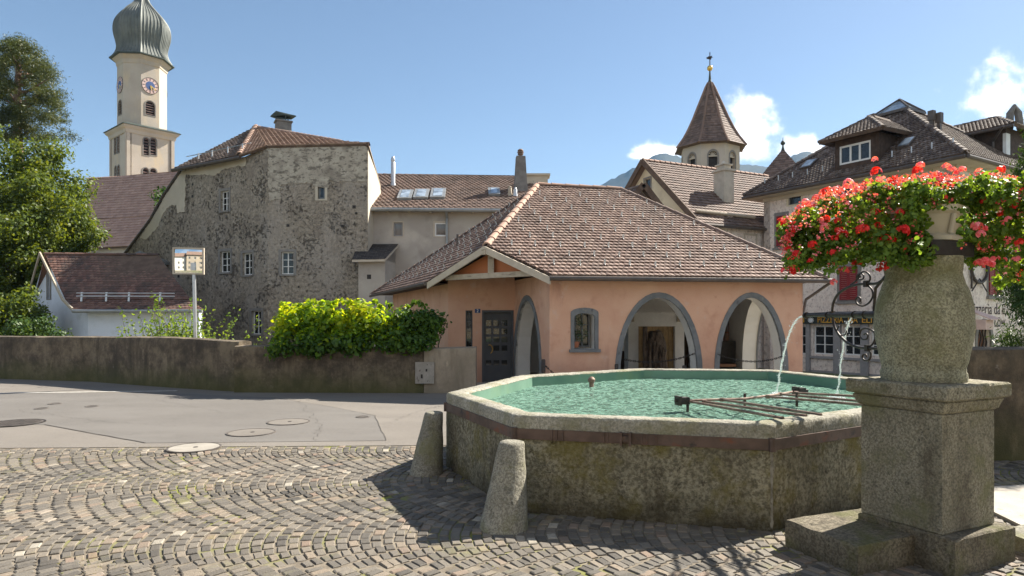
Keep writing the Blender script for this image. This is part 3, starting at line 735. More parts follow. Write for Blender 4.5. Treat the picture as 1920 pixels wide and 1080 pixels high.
# ================================================================ fountain basin
def off_oct(d):
    n = len(OCT); out = []
    for i in range(n):
        p0 = Vector(OCT[i-1]); p1 = Vector(OCT[i]); p2 = Vector(OCT[(i+1) % n])
        d1 = (p1-p0).normalized(); d2 = (p2-p1).normalized(); n1 = Vector((-d1.y, d1.x)); n2 = Vector((-d2.y, d2.x))
        b = (n1+n2).normalized(); out.append(p1+b*(d/b.dot(n1)))
    return out
def sweep(mb, prof, per=40, amp=0, fq=6, mi=0):
    """profile of (inward offset, z) carried round the octagon"""
    rows = []
    for d, z in prof:
        o = off_oct(d); row = []
        for i in range(8):
            a, b = o[i], o[(i+1) % 8]
            for j in range(per):
                q = a.lerp(b, j/per); p = Vector((q.x, q.y, z))
                if amp:
                    nv = mnoise.noise_vector(p*fq)+.5*mnoise.noise_vector(p*fq*3.1); p = p+nv*amp
                row.append(p)
        rows.append(row)
    m = 8*per; vs = [p for r in rows for p in r]
    mb.add(vs, [(i*m+j, i*m+(j+1) % m, (i+1)*m+(j+1) % m, (i+1)*m+j) for i in range(len(prof)-1) for j in range(m)], mi)
def fountain():
    t = thing('fountain_basin', 'large octagonal stone fountain basin full of turquoise water beside the urn pedestal', 'fountain', (2.2, 8.4, 0))
    mb = MB(); sweep(mb, [(.0,-.05)]+[(.0+.0*i, .06+.049*i) for i in range(13)], 40, .008, 4); mb.build('basin_wall', 'basin_stone', t, smooth=50)
    mb = MB(); sweep(mb, [(.012,.645),(.0,.655),(-.004,.70),(-.004,.78),(-.002,.835),(.004,.852),(.018,.861),(.10,.864),(.17,.861),(.21,.856),(.222,.848),(.225,.838)], 48, .0055, 9)
    mb.build('rim', 'rim_stone', t, smooth=60)
    mb = MB(); sweep(mb, [(.222,.842),(.228,.5),(.25,.08)], 6); m = 48; o = off_oct(.25); mb.add([(p.x, p.y, .1) for p in o], [tuple(range(8))], 1); mb.build('basin_lining', ['basin_lining','basin_floor'], t)
    b = mb = MB(); sweep(mb, [(.0,.652),(-.018,.652),(-.018,.742),(.0,.742)], 8)
    # raised ribs and the joint lug on the band
    A, B, C, D = [Vector(OCT[i]) for i in (0, 1, 2, 3)]
    def onband(P, Q, f, wx, proud, h):
        p = P.lerp(Q, f); d = (Q-P).normalized(); nrm = Vector((d.y, -d.x)); q = p+nrm*(.018+proud/2)
        mb.box((q.x, q.y, .697), (wx, proud, h), math.atan2(d.y, d.x))
    for f in (.16,.18,.205,.37,.385,.52,.54,.575): onband(B, C, f, .012, .012, .092)
    onband(B, C, .455, .09, .035, .05); onband(B, C, .44, .02, .05, .11); onband(B, C, .475, .02, .05, .11)
    for P in (A, B, C): mb.lathe((P.x*1.0-.0, P.y-.012, .645), [(.03,0),(.03,.105)], 10)
    mb.build('steel_band', 'iron_band', t)
    mb = MB(); nrm = Vector(((C-Vector((2.2,8.4))).normalized().x, (C-Vector((2.2,8.4))).normalized().y, 0)); sd_ = Vector((-nrm.y, nrm.x, 0)); vs = []
    for i in range(15):
        z = .64-.62*i/14; w_ = .014+.014*mnoise.noise(Vector((0,0,z*9)))+.006*random.uniform(-1,1); c_ = Vector((C.x,C.y,z))+nrm*.022+sd_*.012*mnoise.noise(Vector((3,0,z*5))); vs += [c_-sd_*w_-nrm*.03, c_, c_+sd_*w_-nrm*.03]
    mb.add(vs, [(3*i+j, 3*i+j+1, 3*i+j+4, 3*i+j+3) for i in range(14) for j in range(2)]); mb.build('lime_streak', 'window_sill_lime', t, label='pale lime streak down the near right corner')
    # water
    mb = MB(); o = off_oct(.22); nr, per = 95, 34; m = 8*per; c = Vector((2.2, 8.35)); vs = []
    per_pts = [o[i].lerp(o[(i+1) % 8], j/per) for i in range(8) for j in range(per)]
    l1, l2 = Vector((3.35, 8.4)), Vector((4.1, 8.2))
    for r in range(nr):
        for p in per_pts:
            q = c.lerp(p, (r+.02)/(nr-1.0+.02)); z = .705+.008*mnoise.noise(Vector((q.x*4.5, q.y*6, 0)))+.008*mnoise.noise(Vector((q.x*10, q.y*14, 3)))+.006*mnoise.noise(Vector((q.x*19, q.y*24, 3)))
            for l in (l1, l2):
                dd = (q-l).length; z += .014*math.cos(dd*34)*math.exp(-dd*2.6)
            vs.append((q.x, q.y, z))
    mb.add(vs, [(i*m+j, (i+1)*m+j, (i+1)*m+(j+1) % m, i*m+(j+1) % m) for i in range(nr-1) for j in range(m)])
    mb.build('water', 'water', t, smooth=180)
    return t
fountain()
def tz(px, py, z): return G(px, py, z)
def grille():
    t = thing('bar_grille', 'rusty iron bar grille lying across the basin in front of the water jets', 'grille', (3.0, 6.8, .8), None)
    def z4(x, y, z=.80): return G(1240+x/4.154, 640+y/4.154, z)
    for a, b in (((190,462),(950,600)),((335,470),(1130,580)),((475,455),(1245,572)),((830,430),(1640,500)),((925,412),(1700,478)),((1050,402),(1760,440))):
        mb = MB(); p, q = z4(*a, z=.82), z4(*b, z=.87); mb.tube([p, q], .014, 8); mb.lathe((p.x, p.y, p.z-.02), [(.0,-.0),(.028,.0),(.028,.04),(0,.04)], 8, cap=False)
        mb.build('bar', 'rusty_bar', t, smooth=40)
    mb = MB(); mb.tube([z4(180,462,.82), z4(640,448,.82), z4(930,412,.82), z4(1090,380,.82)], .014, 8); mb.build('cross_bar', 'rusty_bar', t, smooth=40)
    for x, y in ((205,470),(650,440),(1055,430)):
        p = z4(x, y, .82); mb = MB(); mb.tube([p+Vector((0,0,.05)), Vector((p.x, p.y, .1))], .016, 8); mb.build('support_post', 'wrought_iron', t, smooth=40)
    for x, y, s in ((168,462,.085),(1078,385,.085)):
        p = z4(x, y, .83); mb = MB(); mb.box(p, (s*1.4, s, .075), .3); mb.box(p+Vector((-.05,0,.0)), (.03, s*1.25, .10), .3); mb.tube([p+Vector((-.09,0,0)), p+Vector((.1,0,0))], .018, 8); mb.build('clamp', 'wrought_iron', t)
grille()
def outlet():
    p = G(1109, 716, .78); mb = MB(); mb.lathe((p.x, p.y, .55), [(.035,0),(.035,.22),(.05,.23),(.055,.27),(.03,.30),(.0,.31)], 14, cap=False)
    tag(mb.build('overflow_pipe', 'rusty_bar', smooth=40), 'short bronze overflow pipe standing in the water near the far rim', 'overflow pipe')
outlet()
# bollards ----------------------------------------------------------
def bollard(base, top, r0, r1, label):
    mb = MB(); b = Vector(base); tp = Vector(top); n = 40; vs = []; K = 16
    prof = [(r0*1.0, 0)]+[(r0+(r1-r0)*i/K, i/K*.97) for i in range(1, K+1)]+[(r1*.93,.99),(r1*.72,1.0),(.001,1.003)]
    for r, f in prof:
        c = b.lerp(tp, f)
        for j in range(n):
            a = 2*PI*j/n; p = Vector((c.x+r*math.cos(a), c.y+r*math.sin(a), c.z)); vs.append(p+mnoise.noise_vector(p*7)*.007)
    k = len(prof); mb.add(vs, [(i*n+j, i*n+(j+1) % n, (i+1)*n+(j+1) % n, (i+1)*n+j) for i in range(k-1) for j in range(n)])
    tag(mb.build('granite_bollard', 'granite', smooth=55), label, 'bollard', 'granite bollards leaning on the basin')
bollard((-.955,7.28,-.03), (-.88,7.42,.665), .19, .105, 'tapered granite bollard at the far left corner of the basin')
bollard((-.07,5.36,-.03), (.0,5.52,.685), .205, .108, 'tapered granite bollard in front of the near left corner of the basin')
# ================================================================ pedestal, urn, bench block
PC = Vector((3.02, 4.8)); PU = Vector((.902, .432)); PV = Vector((-.432, .902))
def prism(mb, half, z0, z1, half2=None, c=PC, n=14, amp=.004, hv=None):
    """square block on the pedestal's axes, finely divided and roughened"""
    hv = hv or half; rat = (half2/half) if half2 else 1
    vs = []; K = 6
    prof = [(1-.012/half, 0), (1, .012)]+[(1, .012+(z1-z0-.024)*i/K) for i in range(1, K+1)]+[(1-.012/half, z1-z0)]
    for s, z in prof:
        f = 1+(rat-1)*z/(z1-z0)
        for e in range(4):
            c0 = ((-1,-1),(1,-1),(1,1),(-1,1))[e]; c1 = ((1,-1),(1,1),(-1,1),(-1,-1))[e]
            for j in range(n):
                a = c0[0]+(c1[0]-c0[0])*j/n; b = c0[1]+(c1[1]-c0[1])*j/n
                q = c+PU*(a*half*s*f)+PV*(b*hv*s*f); p = Vector((q.x, q.y, z0+z)); vs.append(p+mnoise.noise_vector(p*9)*amp)
    m = 4*n; k = len(prof)
    mb.add(vs, [(i*m+j, i*m+(j+1) % m, (i+1)*m+(j+1) % m, (i+1)*m+j) for i in range(k-1) for j in range(m)]+[tuple(range((k-1)*m, k*m))])
def pedestal():
    t = thing('urn_pedestal', 'square granite pedestal with a moulded cap carrying the stone urn', 'pedestal', (PC.x, PC.y, -.1))
    mb = MB(); prism(mb, .35, -.1, .255, amp=.008, c=PC+PU*.04-PV*.035); mb.build('plinth', 'granite_dark', t, smooth=40)
    mb = MB(); prism(mb, .297, .25, 1.07); mb.build('shaft', 'granite_pedestal', t, smooth=40)
    mb = MB(); prism(mb, .312, 1.068, 1.155, .342, amp=.003); prism(mb, .370, 1.158, 1.262, amp=.005); mb.build('cap', 'granite_pedestal', t, smooth=40)
pedestal()
def urn():
    c = (3.0, 4.8); t = thing('stone_urn', 'big bulbous granite urn on the pedestal under the geraniums', 'urn', (3.0, 4.8, 1.262))
    prof = [(.285,1.258),(.315,1.262),(.322,1.29),(.322,1.318),(.312,1.335),(.308,1.36),(.320,1.40),(.335,1.46),(.350,1.53),(.362,1.60),(.368,1.67),(.367,1.74),(.358,1.81),(.342,1.87),(.32,1.93),(.298,1.98),(.285,2.01),(.278,2.04),(.286,2.06),(.29,2.10),(.29,2.15),(.20,2.152)]
    fine = []
    for (r0, z0), (r1, z1) in zip(prof, prof[1:]):
        k = max(1, int(abs(z1-z0)/.02)); fine += [(r0+(r1-r0)*i/k, z0+(z1-z0)*i/k) for i in range(k)]
    fine.append(prof[-1]); n = 72; vs = []; fine = [(r*.855, z) for r, z in fine]
    for r, z in fine:
        for j in range(n):
            a = 2*PI*j/n; p = Vector((c[0]+r*math.cos(a), c[1]+r*math.sin(a), z)); vs.append(p+mnoise.noise_vector(p*6)*.005+mnoise.noise_vector(p*22)*.0035)
    mb = MB(); k = len(fine); mb.add(vs, [(i*n+j, i*n+(j+1) % n, (i+1)*n+(j+1) % n, (i+1)*n+j) for i in range(k-1) for j in range(n)]+[tuple(range((k-1)*n, k*n))])
    mb.build('body', 'granite_vase', t, smooth=60)
urn()
def planter():
    t = thing('stone_planter', 'octagonal pale stone planter on a dark slab above the urn', 'planter', (3.05, 4.8, 2.15))
    mb = MB(); mb.box((2.96, 4.8, 2.20), (.50, .50, .10), R(26)); mb.build('carrier_slab', 'cast_iron_dark', t)
    mb = MB(); mb.lathe((2.99, 4.8, 2.29), [(.2,-.04),(.25,-.03),(.25,.0),(.22,.02),(.26,.15),(.29,.17),(.29,.21),(.25,.21),(.24,.16)], 8, R(14), cap=False)
    for j in range(8):
        a = R(14)+2*PI*j/8; mb.tube([(2.99+.235*math.cos(a), 4.8+.235*math.sin(a), 2.31), (2.99+.265*math.cos(a), 4.8+.265*math.sin(a), 2.44)], .018, 8)
    mb.build('trough', 'pale_chimney', t)
    mb = MB(); mb.lathe((2.99,4.8,2.46), [(.0,0),(.25,0)], 8, R(14), cap=False); mb.build('soil', 'joint_sand', t)
planter()
def bench():
    a = Vector((2.12, 4.86)); 
    t = thing('stone_step', 'low worn stone step block between the basin and the pedestal', 'stone step', (2.6, 5.0, -.05))
    mb = MB()
    # block corners on the ground, taken round its top face
    top = [G(1472,974,.205), G(1608,1024,.205), G(1716,1004,.205), Vector((3.1,5.1,.19)), G(1640,948,.205)]
    n = 10; lay = []
    for z, s in ((-.05,1),(.02,1),(.08,1),(.14,1),(.185,1),(.203,.985),(.205,.93)):
        row = []; c = sum(top, Vector())/len(top)
        for i in range(len(top)):
            for j in range(n):
                p = top[i].lerp(top[(i+1) % len(top)], j/n); p = c+(p-c)*s; p.z = z; row.append(p+mnoise.noise_vector(p*8)*.009)
        lay.append(row)
    m = len(lay[0]); mb.add([p for r in lay for p in r], [(i*m+j, i*m+(j+1) % m, (i+1)*m+(j+1) % m, (i+1)*m+j) for i in range(len(lay)-1) for j in range(m)]+[tuple(range((len(lay)-1)*m, len(lay)*m))])
    mb.build('block', 'granite_dark', t, smooth=45)
bench()
def right_slabs():
    mb = MB()
    for poly, z0, z1 in (([(4.1,5.0),(6.5,5.6),(6.4,6.9),(4.3,6.5)], -.02, .03),):
        mb.slab([(x, y, z1) for x, y in poly], (0,0,z0-z1))
    tag(mb.build('kerb_slab', 'pale_slab'), 'flat pale stone slab on the ground right of the pedestal', 'stone slab')
    mb = MB(); p = [Vector(q) for q in ((3.72,4.62,.12),(4.1,4.8,.12),(4.0,5.1,.12),(3.66,4.95,.12))]; mb.slab(p, (0,0,-.2)); o = mb.build('edge_stone', 'granite'); tag(o, 'small rough edge stone right behind the pedestal plinth', 'edge stone')
right_slabs()
# ironwork ----------------------------------------------------------
IP = VP((3.35,4.0), (2.98,7.3))          # upright plane of the main spout bracket
def crom(pts, k=6):
    P = [pts[0]]+pts+[pts[-1]]; out = []
    for i in range(1, len(P)-2):
        for j in range(k):
            t = j/k; a, b, c, d = P[i-1], P[i], P[i+1], P[i+2]
            out.append(((b*2)+(c-a)*t+(a*2-b*5+c*4-d)*t*t+(b*3-a-c*3+d)*t*t*t)*.5)
    return out+[pts[-1]]
def ironwork():
    IP2 = VP((2.985, 7.2), (3.05, 4.9))
    def q(x, y, dx=0): 
        u, z = IP2.uz(1480+x/4.695, 470+y/4.695); return IP2.P(u, z, dx)
    t = thing('spout_bracket', 'dark wrought iron scroll bracket holding a water spout on the left of the urn', 'spout bracket', (3.02, 4.8, 1.5))
    mb = MB(); a, b = q(130,570), q(860,560); mb.tube([a, a.lerp(b,.3), a.lerp(b,.31), a.lerp(b, .65), b], [.016,.018,.024,.026,.03], 12)
    for f in (.02,.33,.66,.78): 
        p = a.lerp(b, f); mb.tube([p, p.lerp(b, .02)], .034, 12)
    mb.tube([q(130,556), q(370,545), q(600,540), q(860,535)], .008, 6)
    mb.build('spout_pipe', 'wrought_iron', t, smooth=45)
    S = [([(860,210),(830,250),(770,287),(690,290),(600,297),(520,322),(440,372),(395,440),(378,520),(382,600),(402,680),(445,750),(520,815),(600,848),(690,858),(860,862)], .012),
         ([(540,300),(590,262),(612,215),(655,183),(700,205),(712,245),(695,285)], .008), ([(590,245),(598,215),(630,200),(655,222),(648,248),(622,255),(612,238),(625,228)], .007),
         ([(675,295),(722,335),(736,395),(705,455),(650,487),(603,472),(585,432),(605,408),(628,425),(622,448)], .008),
         ([(700,690),(745,715),(755,770),(735,820),(700,850)], .008), ([(620,740),(632,700),(670,682),(715,692)], .008), ([(620,740),(640,778),(678,778),(692,750),(678,728),(658,738)], .007),
         ([(690,860),(716,905),(708,955),(672,968),(645,948),(648,920),(672,914),(682,935)], .008), ([(440,660),(420,700),(440,745),(490,740),(505,700)], .006)]
    for pts, r in S:
        mb = MB(); path = crom([q(*p) for p in pts], 5); mb.tube(path, r, 8); mb.build('scroll', 'wrought_iron', t, smooth=50)
    for x, y in ((378,560),(690,858),(680,292)): 
        p = q(x, y); mb = MB(); mb.box(p, (.035,.05,.055)); mb.build('collar', 'wrought_iron', t)
    mb = MB()
    mb.tube([q(840,150), q(850,220), q(760,330), q(745,500), q(745,560)], .012, 8)
    mb.build('back_bar', 'wrought_iron', t)
    t2 = thing('spout_pipe', 'short dark water spout pipe pointing away behind the scroll bracket', 'spout pipe', (3.1, 5.1, 1.7))
    mb = MB(); mb.tube([(3.12,5.05,1.735),(3.28,6.25,1.735)], .02, 12); mb.tube([(3.27,6.2,1.735),(3.285,6.3,1.735)], .026, 12); mb.build('pipe', 'wrought_iron', t2, smooth=45)
ironwork()
def jet_stream(p0, v, zend, r, label):
    p0 = Vector(p0); v = Vector(v); pts = []; rr = []; tt = 0
    T = math.sqrt((p0.z-zend)/4.9)*1.0; n = 60
    for i in range(n+1):
        s = T*i/n; p = p0+v*s; p.z = p0.z-4.9*s*s
        p += Vector((mnoise.noise(Vector((i*.35,0,p0.x))), mnoise.noise(Vector((i*.35,5,p0.x))), 0))*.010*(i/n+.3); pts.append(p); rr.append(r*(1.0+.45*mnoise.noise(Vector((i*.55,2,p0.x)))+.25*(i/n)))
    mb = MB(); mb.tube(pts, rr, 8)
    e = pts[-1]
    for k in range(420):
        a = random.uniform(0, 2*PI); d = abs(random.gauss(0, .11)); h = random.uniform(0, .10)*math.exp(-d*9)+.006
        s = random.uniform(.003, .009); mb.lathe((e.x+d*math.cos(a), e.y+d*math.sin(a), zend+h), [(0,-s),(s,0),(0,s)], 5, cap=False)
    for k in range(140):
        i = random.randint(12, n); p = pts[i]; s = random.uniform(.002, .005)
        mb.lathe((p.x+random.gauss(0,.02), p.y+random.gauss(0,.02), p.z), [(0,-s*1.6),(s,0),(0,s*1.6)], 5, cap=False)
    tag(mb.build('water_jet', 'falling_water', smooth=60), label, 'water jet', 'water jets of the fountain')
jet_stream((2.99,6.78,1.735), (.80,3.45,0), .70, .0095, 'arching water jet from the long spout at left')
jet_stream((3.285,6.32,1.735), (1.55,3.85,0), .70, .008, 'thinner water jet nearer the urn')
# right-hand wall -----------------------------------------------------
def wall_profile(name, path, h0, h1, th, m, label, cap=None):
    t = thing(name, label, 'wall', (path[0][0], path[0][1], 0)); mb = MB(); n = len(path)
    rows = []
    pts = []; hs = []
    for i in range(n-1):
        a, b = Vector(path[i]), Vector(path[i+1]); k = max(2, int((b-a).length/.25))
        for j in range(k+(1 if i == n-2 else 0)): pts.append(a.lerp(b, j/k)); hs.append(h0[i]+(h0[i+1]-h0[i])*j/k)
    nn = len(pts); vs = []
    for i, (p, h) in enumerate(zip(pts, hs)):
        d = (pts[min(i+1, nn-1)]-pts[max(i-1, 0)]).normalized(); nr = Vector((d.y, -d.x))
        for o_, z in [(0,-.05)]+[(0, h*f) for f in (.1,.2,.35,.5,.65,.8,.93)]+[(-.02,h),(-th*.5,h+.03),(-th+.02,h),(-th,h*.9),(-th,-1.2)]:
            q = p+nr*o_; v = Vector((q.x, q.y, z)); vs.append(v+mnoise.noise_vector(v*3)*.012)
    m_ = 13
    mb.add(vs, [(i*m_+j, (i+1)*m_+j, (i+1)*m_+j+1, i*m_+j+1) for i in range(nn-1) for j in range(m_-1)]+[tuple(range(m_)), tuple(range(nn*m_-1, (nn-1)*m_-1, -1))])
    mb.build('masonry', m, t, smooth=50); return t, pts
wall_profile('boundary_wall', [(5.47,7.9),(9,7.95),(14,8.4)], [1.34,1.35,1.35], None, .35, 'street_wall', 'mottled dark boundary wall right of the urn pedestal')
wt, wp = wall_profile('street_wall', [(-30,24.5),(-14.6,18.9),(-11.6,18.07),(-8.6,16.5),(-6.45,15.5)], [1.25,1.21,1.22,1.25,1.18], None, .4, 'street_wall', 'long brown stained street wall left of its lower continuation under the hedge')
mb = MB()
for x, y in ((373,661),(364,671),(382,672),(364,681)) and ((369,659),(383,665),(369,671)):
    p = W(x, y, 17.06); d = Vector((.81,-.58,0)); nr = Vector((-.58,-.81,0)).normalized()
    for a, b in ((-1,-1),(1,1)):
        pass
    mb.beam(p-d*.07+Vector((0,0,.05)), p+d*.07-Vector((0,0,.05)), .012, .012); mb.beam(p-d*.07-Vector((0,0,.05)), p+d*.07+Vector((0,0,.05)), .012, .012)
w2, _ = wall_profile('hedge_wall', [(-6.5,15.38),(-3.0,15.27),(-2.05,15.24)], [1.08,1.04,1.02], None, .4, 'street_wall', 'lower dark mossy street wall under the yellow green hedge')
w3, _ = wall_profile('wall_end', [(-2.04,15.22),(-.84,15.2)], [1.02,1.05], None, .42, 'wall_end_plaster', 'short pale plastered wall end beside the grey door, carrying a meter box')
def box_door():
    vp = VP((-2.04,15.2), (-.84,15.18)); u0, z0 = vp.uz(779,719); u1, z1 = vp.uz(814,679)
    mb = MB(); ring(mb, vp, rect(u0,u1,z0,z1), rect(u0+.03,u1-.03,z0+.03,z1-.03), .03, -.02); vbox(mb, vp, u0+.03,u1-.03,z0+.03,z1-.03, .018, -.02)
    u, z = vp.uz(791,705); vbox(mb, vp, u-.02,u+.02,z-.05,z+.04,.028,.01,1); u, z = vp.uz(800,694); vbox(mb, vp, u-.02,u+.015,z-.03,z+.03,.03,.01,1)
    mb.build('meter_box', ['box_metal','cast_iron_dark'], w3, label='pale metal meter box door with dark rust marks')
box_door()
# hedge --------------------------------------------------------------
def hedge():
    t = thing('hedge', 'bright yellow green leafy hedge hanging over the low street wall', 'hedge', (-3.9, 15.8, .6))
    rg = np.random.default_rng(5); C = []; Rr = []
    for i in range(250):
        x = rg.uniform(-5.55, -1.75); z = rg.uniform(1.25, 1.95); y = 15.65+rg.uniform(-.35, .55)
        top = 1.97 - (.28 if x > -2.6 else 0)*(x+2.6)/.9; z = min(z, top-.05)
        if rg.random() < .25: z = rg.uniform(1.04, 1.3); y = 15.25+rg.uniform(-.12,.1)
        C.append((x, y, z)); Rr.append(rg.uniform(.12, .26))
    for i in range(26): C.append((rg.uniform(-5.6,-2.2), 15.6+rg.uniform(-.2,.3), 2.0+rg.uniform(0,.14))); Rr.append(.09)
    P, Nn = clumps(C, Rr, 1900, 1.0, .8); Nn[:, 2] += .3
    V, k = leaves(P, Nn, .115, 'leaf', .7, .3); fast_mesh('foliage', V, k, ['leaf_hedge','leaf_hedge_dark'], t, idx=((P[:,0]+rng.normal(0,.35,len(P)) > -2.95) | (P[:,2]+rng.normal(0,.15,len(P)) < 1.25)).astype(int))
    mb = MB()
    for i in range(16):
        x = -5.5+i*.25; mb.tube([(x, 15.75, .3), (x+random.uniform(-.1,.1), 15.7, 1.1), (x+random.uniform(-.2,.2), 15.7, 1.8)], [.02,.015,.006], 6)
    mb.build('stem', 'bark', t)['kind'] = 'stuff'
hedge()
def willow_bush():
    t = thing('willowy_shrub', 'light green shrub with upright shoots behind the wall by the mirror pole', 'shrub', (-9.3, 18.6, 0))
    mb = MB(); Ps = []; rg = np.random.default_rng(9)
    for i in range(85):
        x0 = -9.3+rg.normal(0, .55); lean = rg.normal(0, .25)+(x0+9.3)*.35; h = 1.25+abs(rg.normal(0, .45)); h = min(h, 2.6)
        if i == 0: x0, lean, h = -9.9, -.35, 2.5
        if i == 1: x0, lean, h = -9.0, .45, 2.1
        if i == 2: x0, lean, h = -8.5, .9, 2.0
        y0 = 18.5+rg.normal(0, .3); pts = [Vector((x0+lean*f*f, y0+rg.normal(0,.05), h*f)) for f in np.linspace(0, 1, 6)]
        mb.tube(pts, [.014,.012,.01,.008,.006,.003], 4)
        for f in np.linspace(.15, 1, 48):
            Ps.append((x0+lean*f*f+rg.normal(0,.06), y0+rg.normal(0,.06), h*f+rg.normal(0,.03)))
    mb.build('stem', 'bark', t)['kind'] = 'stuff'; P = np.array(Ps); V, k = leaves(P, np.tile([0,-.4,.6], (len(P),1)), .085, 'leaf', .8); fast_mesh('foliage', V, k, 'leaf_willow', t)
willow_bush()
def mirror():
    D = 17.4; t = thing('traffic_mirror', 'rectangular convex traffic mirror on a grey pole behind the street wall', 'traffic mirror', tuple(W(366,633,D))[:2]+(0,))
    b = W(366,640,D); mb = MB(); mb.tube([(b.x+.03,b.y,0),(b.x-.03,b.y,W(0,515,D).z)], .045, 14); mb.build('pole', 'steel', t, smooth=40)
    vp = VP(W(323,490,D-.1), W(383,490,D+.05)); u0, z0 = vp.uz(324,514); u1, z1 = vp.uz(383,465)
    mb = MB(); ring(mb, vp, rect(u0,u1,z0,z1), rect(u0+.035,u1-.045,z0+.035,z1-.035), .04, -.04); vbox(mb, vp, u0+.03,u1-.03,z0+.03,z1-.03,-.02,-.04); mb.build('frame', 'cream_board', t)
    mb = MB(); n = 14; vs = []
    for i in range(n+1):
        for j in range(n+1):
            a, c = i/n, j/n; u = u0+.035+(u1-u0-.08)*a; z = z0+.035+(z1-z0-.07)*c; r2 = (a-.5)**2+(c-.5)**2; vs.append(vp.P(u, z, .03-.07*r2))
    mb.add(vs, [(i*(n+1)+j, (i+1)*(n+1)+j, (i+1)*(n+1)+j+1, i*(n+1)+j+1) for i in range(n) for j in range(n)]); mb.build('mirror_glass', 'mirror', t, smooth=60)
    mb = MB(); mb.box((b.x-.03, b.y, W(0,500,D).z), (.12,.14,.2)); mb.build('bracket', 'steel', t)
mirror()
# geraniums ----------------------------------------------------------
def geraniums():
    t = thing('geranium_plant', 'huge mound of green geraniums with red and pink blooms spilling from the planter', 'flowers', (3.1, 4.8, 2.3))
    rg = np.random.default_rng(21); C = []; Rr = []
    def prof(px):   # top and bottom of the mound by photo column
        T = [(1470,425,490),(1500,395,503),(1540,370,505),(1600,355,490),(1660,345,488),(1720,335,470),(1800,338,455),(1860,335,520),(1960,350,540),(2060,400,520)]
        for a, b in zip(T, T[1:]):
            if a[0] <= px <= b[0]:
                f = (px-a[0])/(b[0]-a[0]); return a[1]+(b[1]-a[1])*f, a[2]+(b[2]-a[2])*f
        return 450, 460
    for q_ in range(14):
        px = rg.uniform(1655, 1742); C.append(((px-960)/F*4.52, 4.52, EYE+(HY-rg.uniform(462,500))/F*4.52)); Rr.append(.05)
    while len(C) < 345:
        px = rg.uniform(1478, 2040); t0, b0 = prof(px); py = t0+16+(b0-t0-24)*rg.random()**1.15
        dx = abs(px-1755)/290; dep = .48*math.sqrt(max(.05, 1-dx*dx)); y = 4.8+rg.uniform(-1, .85)*dep
        if 1732 < px < 1806 and 385 < py < 470 and y < 5.0: continue
        if 1745 < px < 1825 and py > 452 and rg.random() < .9: continue
        if 1640 < px < 1745 and py > 470 and rg.random() < .45: continue
        x = (px-960)/F*4.8; C.append((x, y, EYE+(HY-py)/F*4.8)); Rr.append(rg.uniform(.045, .095))
    P, Nn = clumps(C, Rr, 33000, .9, .95); Nn[:, 2] += .2; Nn[:, 1] -= .3
    qx = 960+P[:,0]/P[:,1]*F; qy = HY-(P[:,2]-EYE)/P[:,1]*F; keep = ~((P[:,1] < 5.0) & (qx > 1742+6*np.sin(qy*.2)) & (qx < 1800+6*np.sin(qy*.3)) & (qy > 392) & (qy < 462))
    P, Nn = P[keep], Nn[keep]
    FL = (P, Nn)
    # trailing shoots
    mb = MB(); Ps = []
    for i in range(46):
        px = rg.choice([rg.uniform(1475,1660), rg.uniform(1825,2000)]); t0, b0 = prof(px); s = Vector(((px-960)/F*4.6, 4.6+rg.normal(0,.12), EYE+(HY-b0+25)/F*4.6))
        l = rg.uniform(.06, .17); pts = [s+Vector((-.06*f*(1 if px < 1700 else -1)+rg.normal(0,.01), -.03*f, -l*f)) for f in np.linspace(0,1,5)]; mb.tube(pts, [.004,.003,.003,.002,.002], 5)
        for f in np.linspace(0,1,9): Ps.append(s+Vector((-.06*f*(1 if px < 1700 else -1)+rg.normal(0,.02), -.03*f+rg.normal(0,.02), -l*f)))
    for i in range(60):
        px = rg.uniform(1490, 1990); t0, b0 = prof(px); s = Vector(((px-960)/F*4.8, 4.8+rg.normal(0,.15), EYE+(HY-t0-5)/F*4.8)); e = s+Vector((rg.normal(0,.03), 0, rg.uniform(.02,.07)))
        mb.tube([s, e], .0025, 5)
    mb.build('stem', 'leaf_geranium', t)['kind'] = 'stuff'; P = np.array([tuple(p) for p in Ps]); P = np.concatenate([FL[0], P]); Nn = np.concatenate([FL[1], np.tile([0,-.5,.4],(len(Ps),1))]); V, k = leaves(P, Nn, .026, 'round', .8); fast_mesh('foliage', V, k, 'leaf_geranium', t)
    # flower heads
    protos = []
    for q in range(6):
        m_ = ['petal_red','petal_red','petal_coral','petal_pink','petal_red','petal_coral'][q]
        nb = 11+q; d = rg.normal(0,1,(nb,3)); d[:,2] = np.abs(d[:,2])*.7; d /= np.linalg.norm(d,axis=1,keepdims=True); Pp = []; Np = []; Dp = []
        for v in d:
            c = v*.036*rg.uniform(.5,1.05)
            a = np.cross(v, [0,0,1.]); a /= np.linalg.norm(a)+1e-6; b = np.cross(v, a); ph = rg.uniform(0, 6)
            for i in range(5):
                r = math.cos(ph+i*1.257)*a+math.sin(ph+i*1.257)*b; Pp.append(c+r*.003); Np.append(v+.15*r); Dp.append(r)
        Pp, Np, Dp = map(np.array, (Pp, Np, Dp)); T = np.array(SHAPES['petal']); Np /= np.linalg.norm(Np,axis=1,keepdims=True); Dp -= Np*(Dp*Np).sum(1,keepdims=True); Dp /= np.linalg.norm(Dp,axis=1,keepdims=True)
        B = np.cross(Np, Dp); s = .021*(1+rg.uniform(-.25,.25,len(Pp)))[:,None,None]
        V = Pp[:,None,:]+s*(T[None,:,0:1]*B[:,None,:]+T[None,:,1:2]*Dp[:,None,:]+T[None,:,2:3]*Np[:,None,:])
        o = fast_mesh('flower_head', V, 6, m_, t, off=(0,0,0)); protos.append(o)
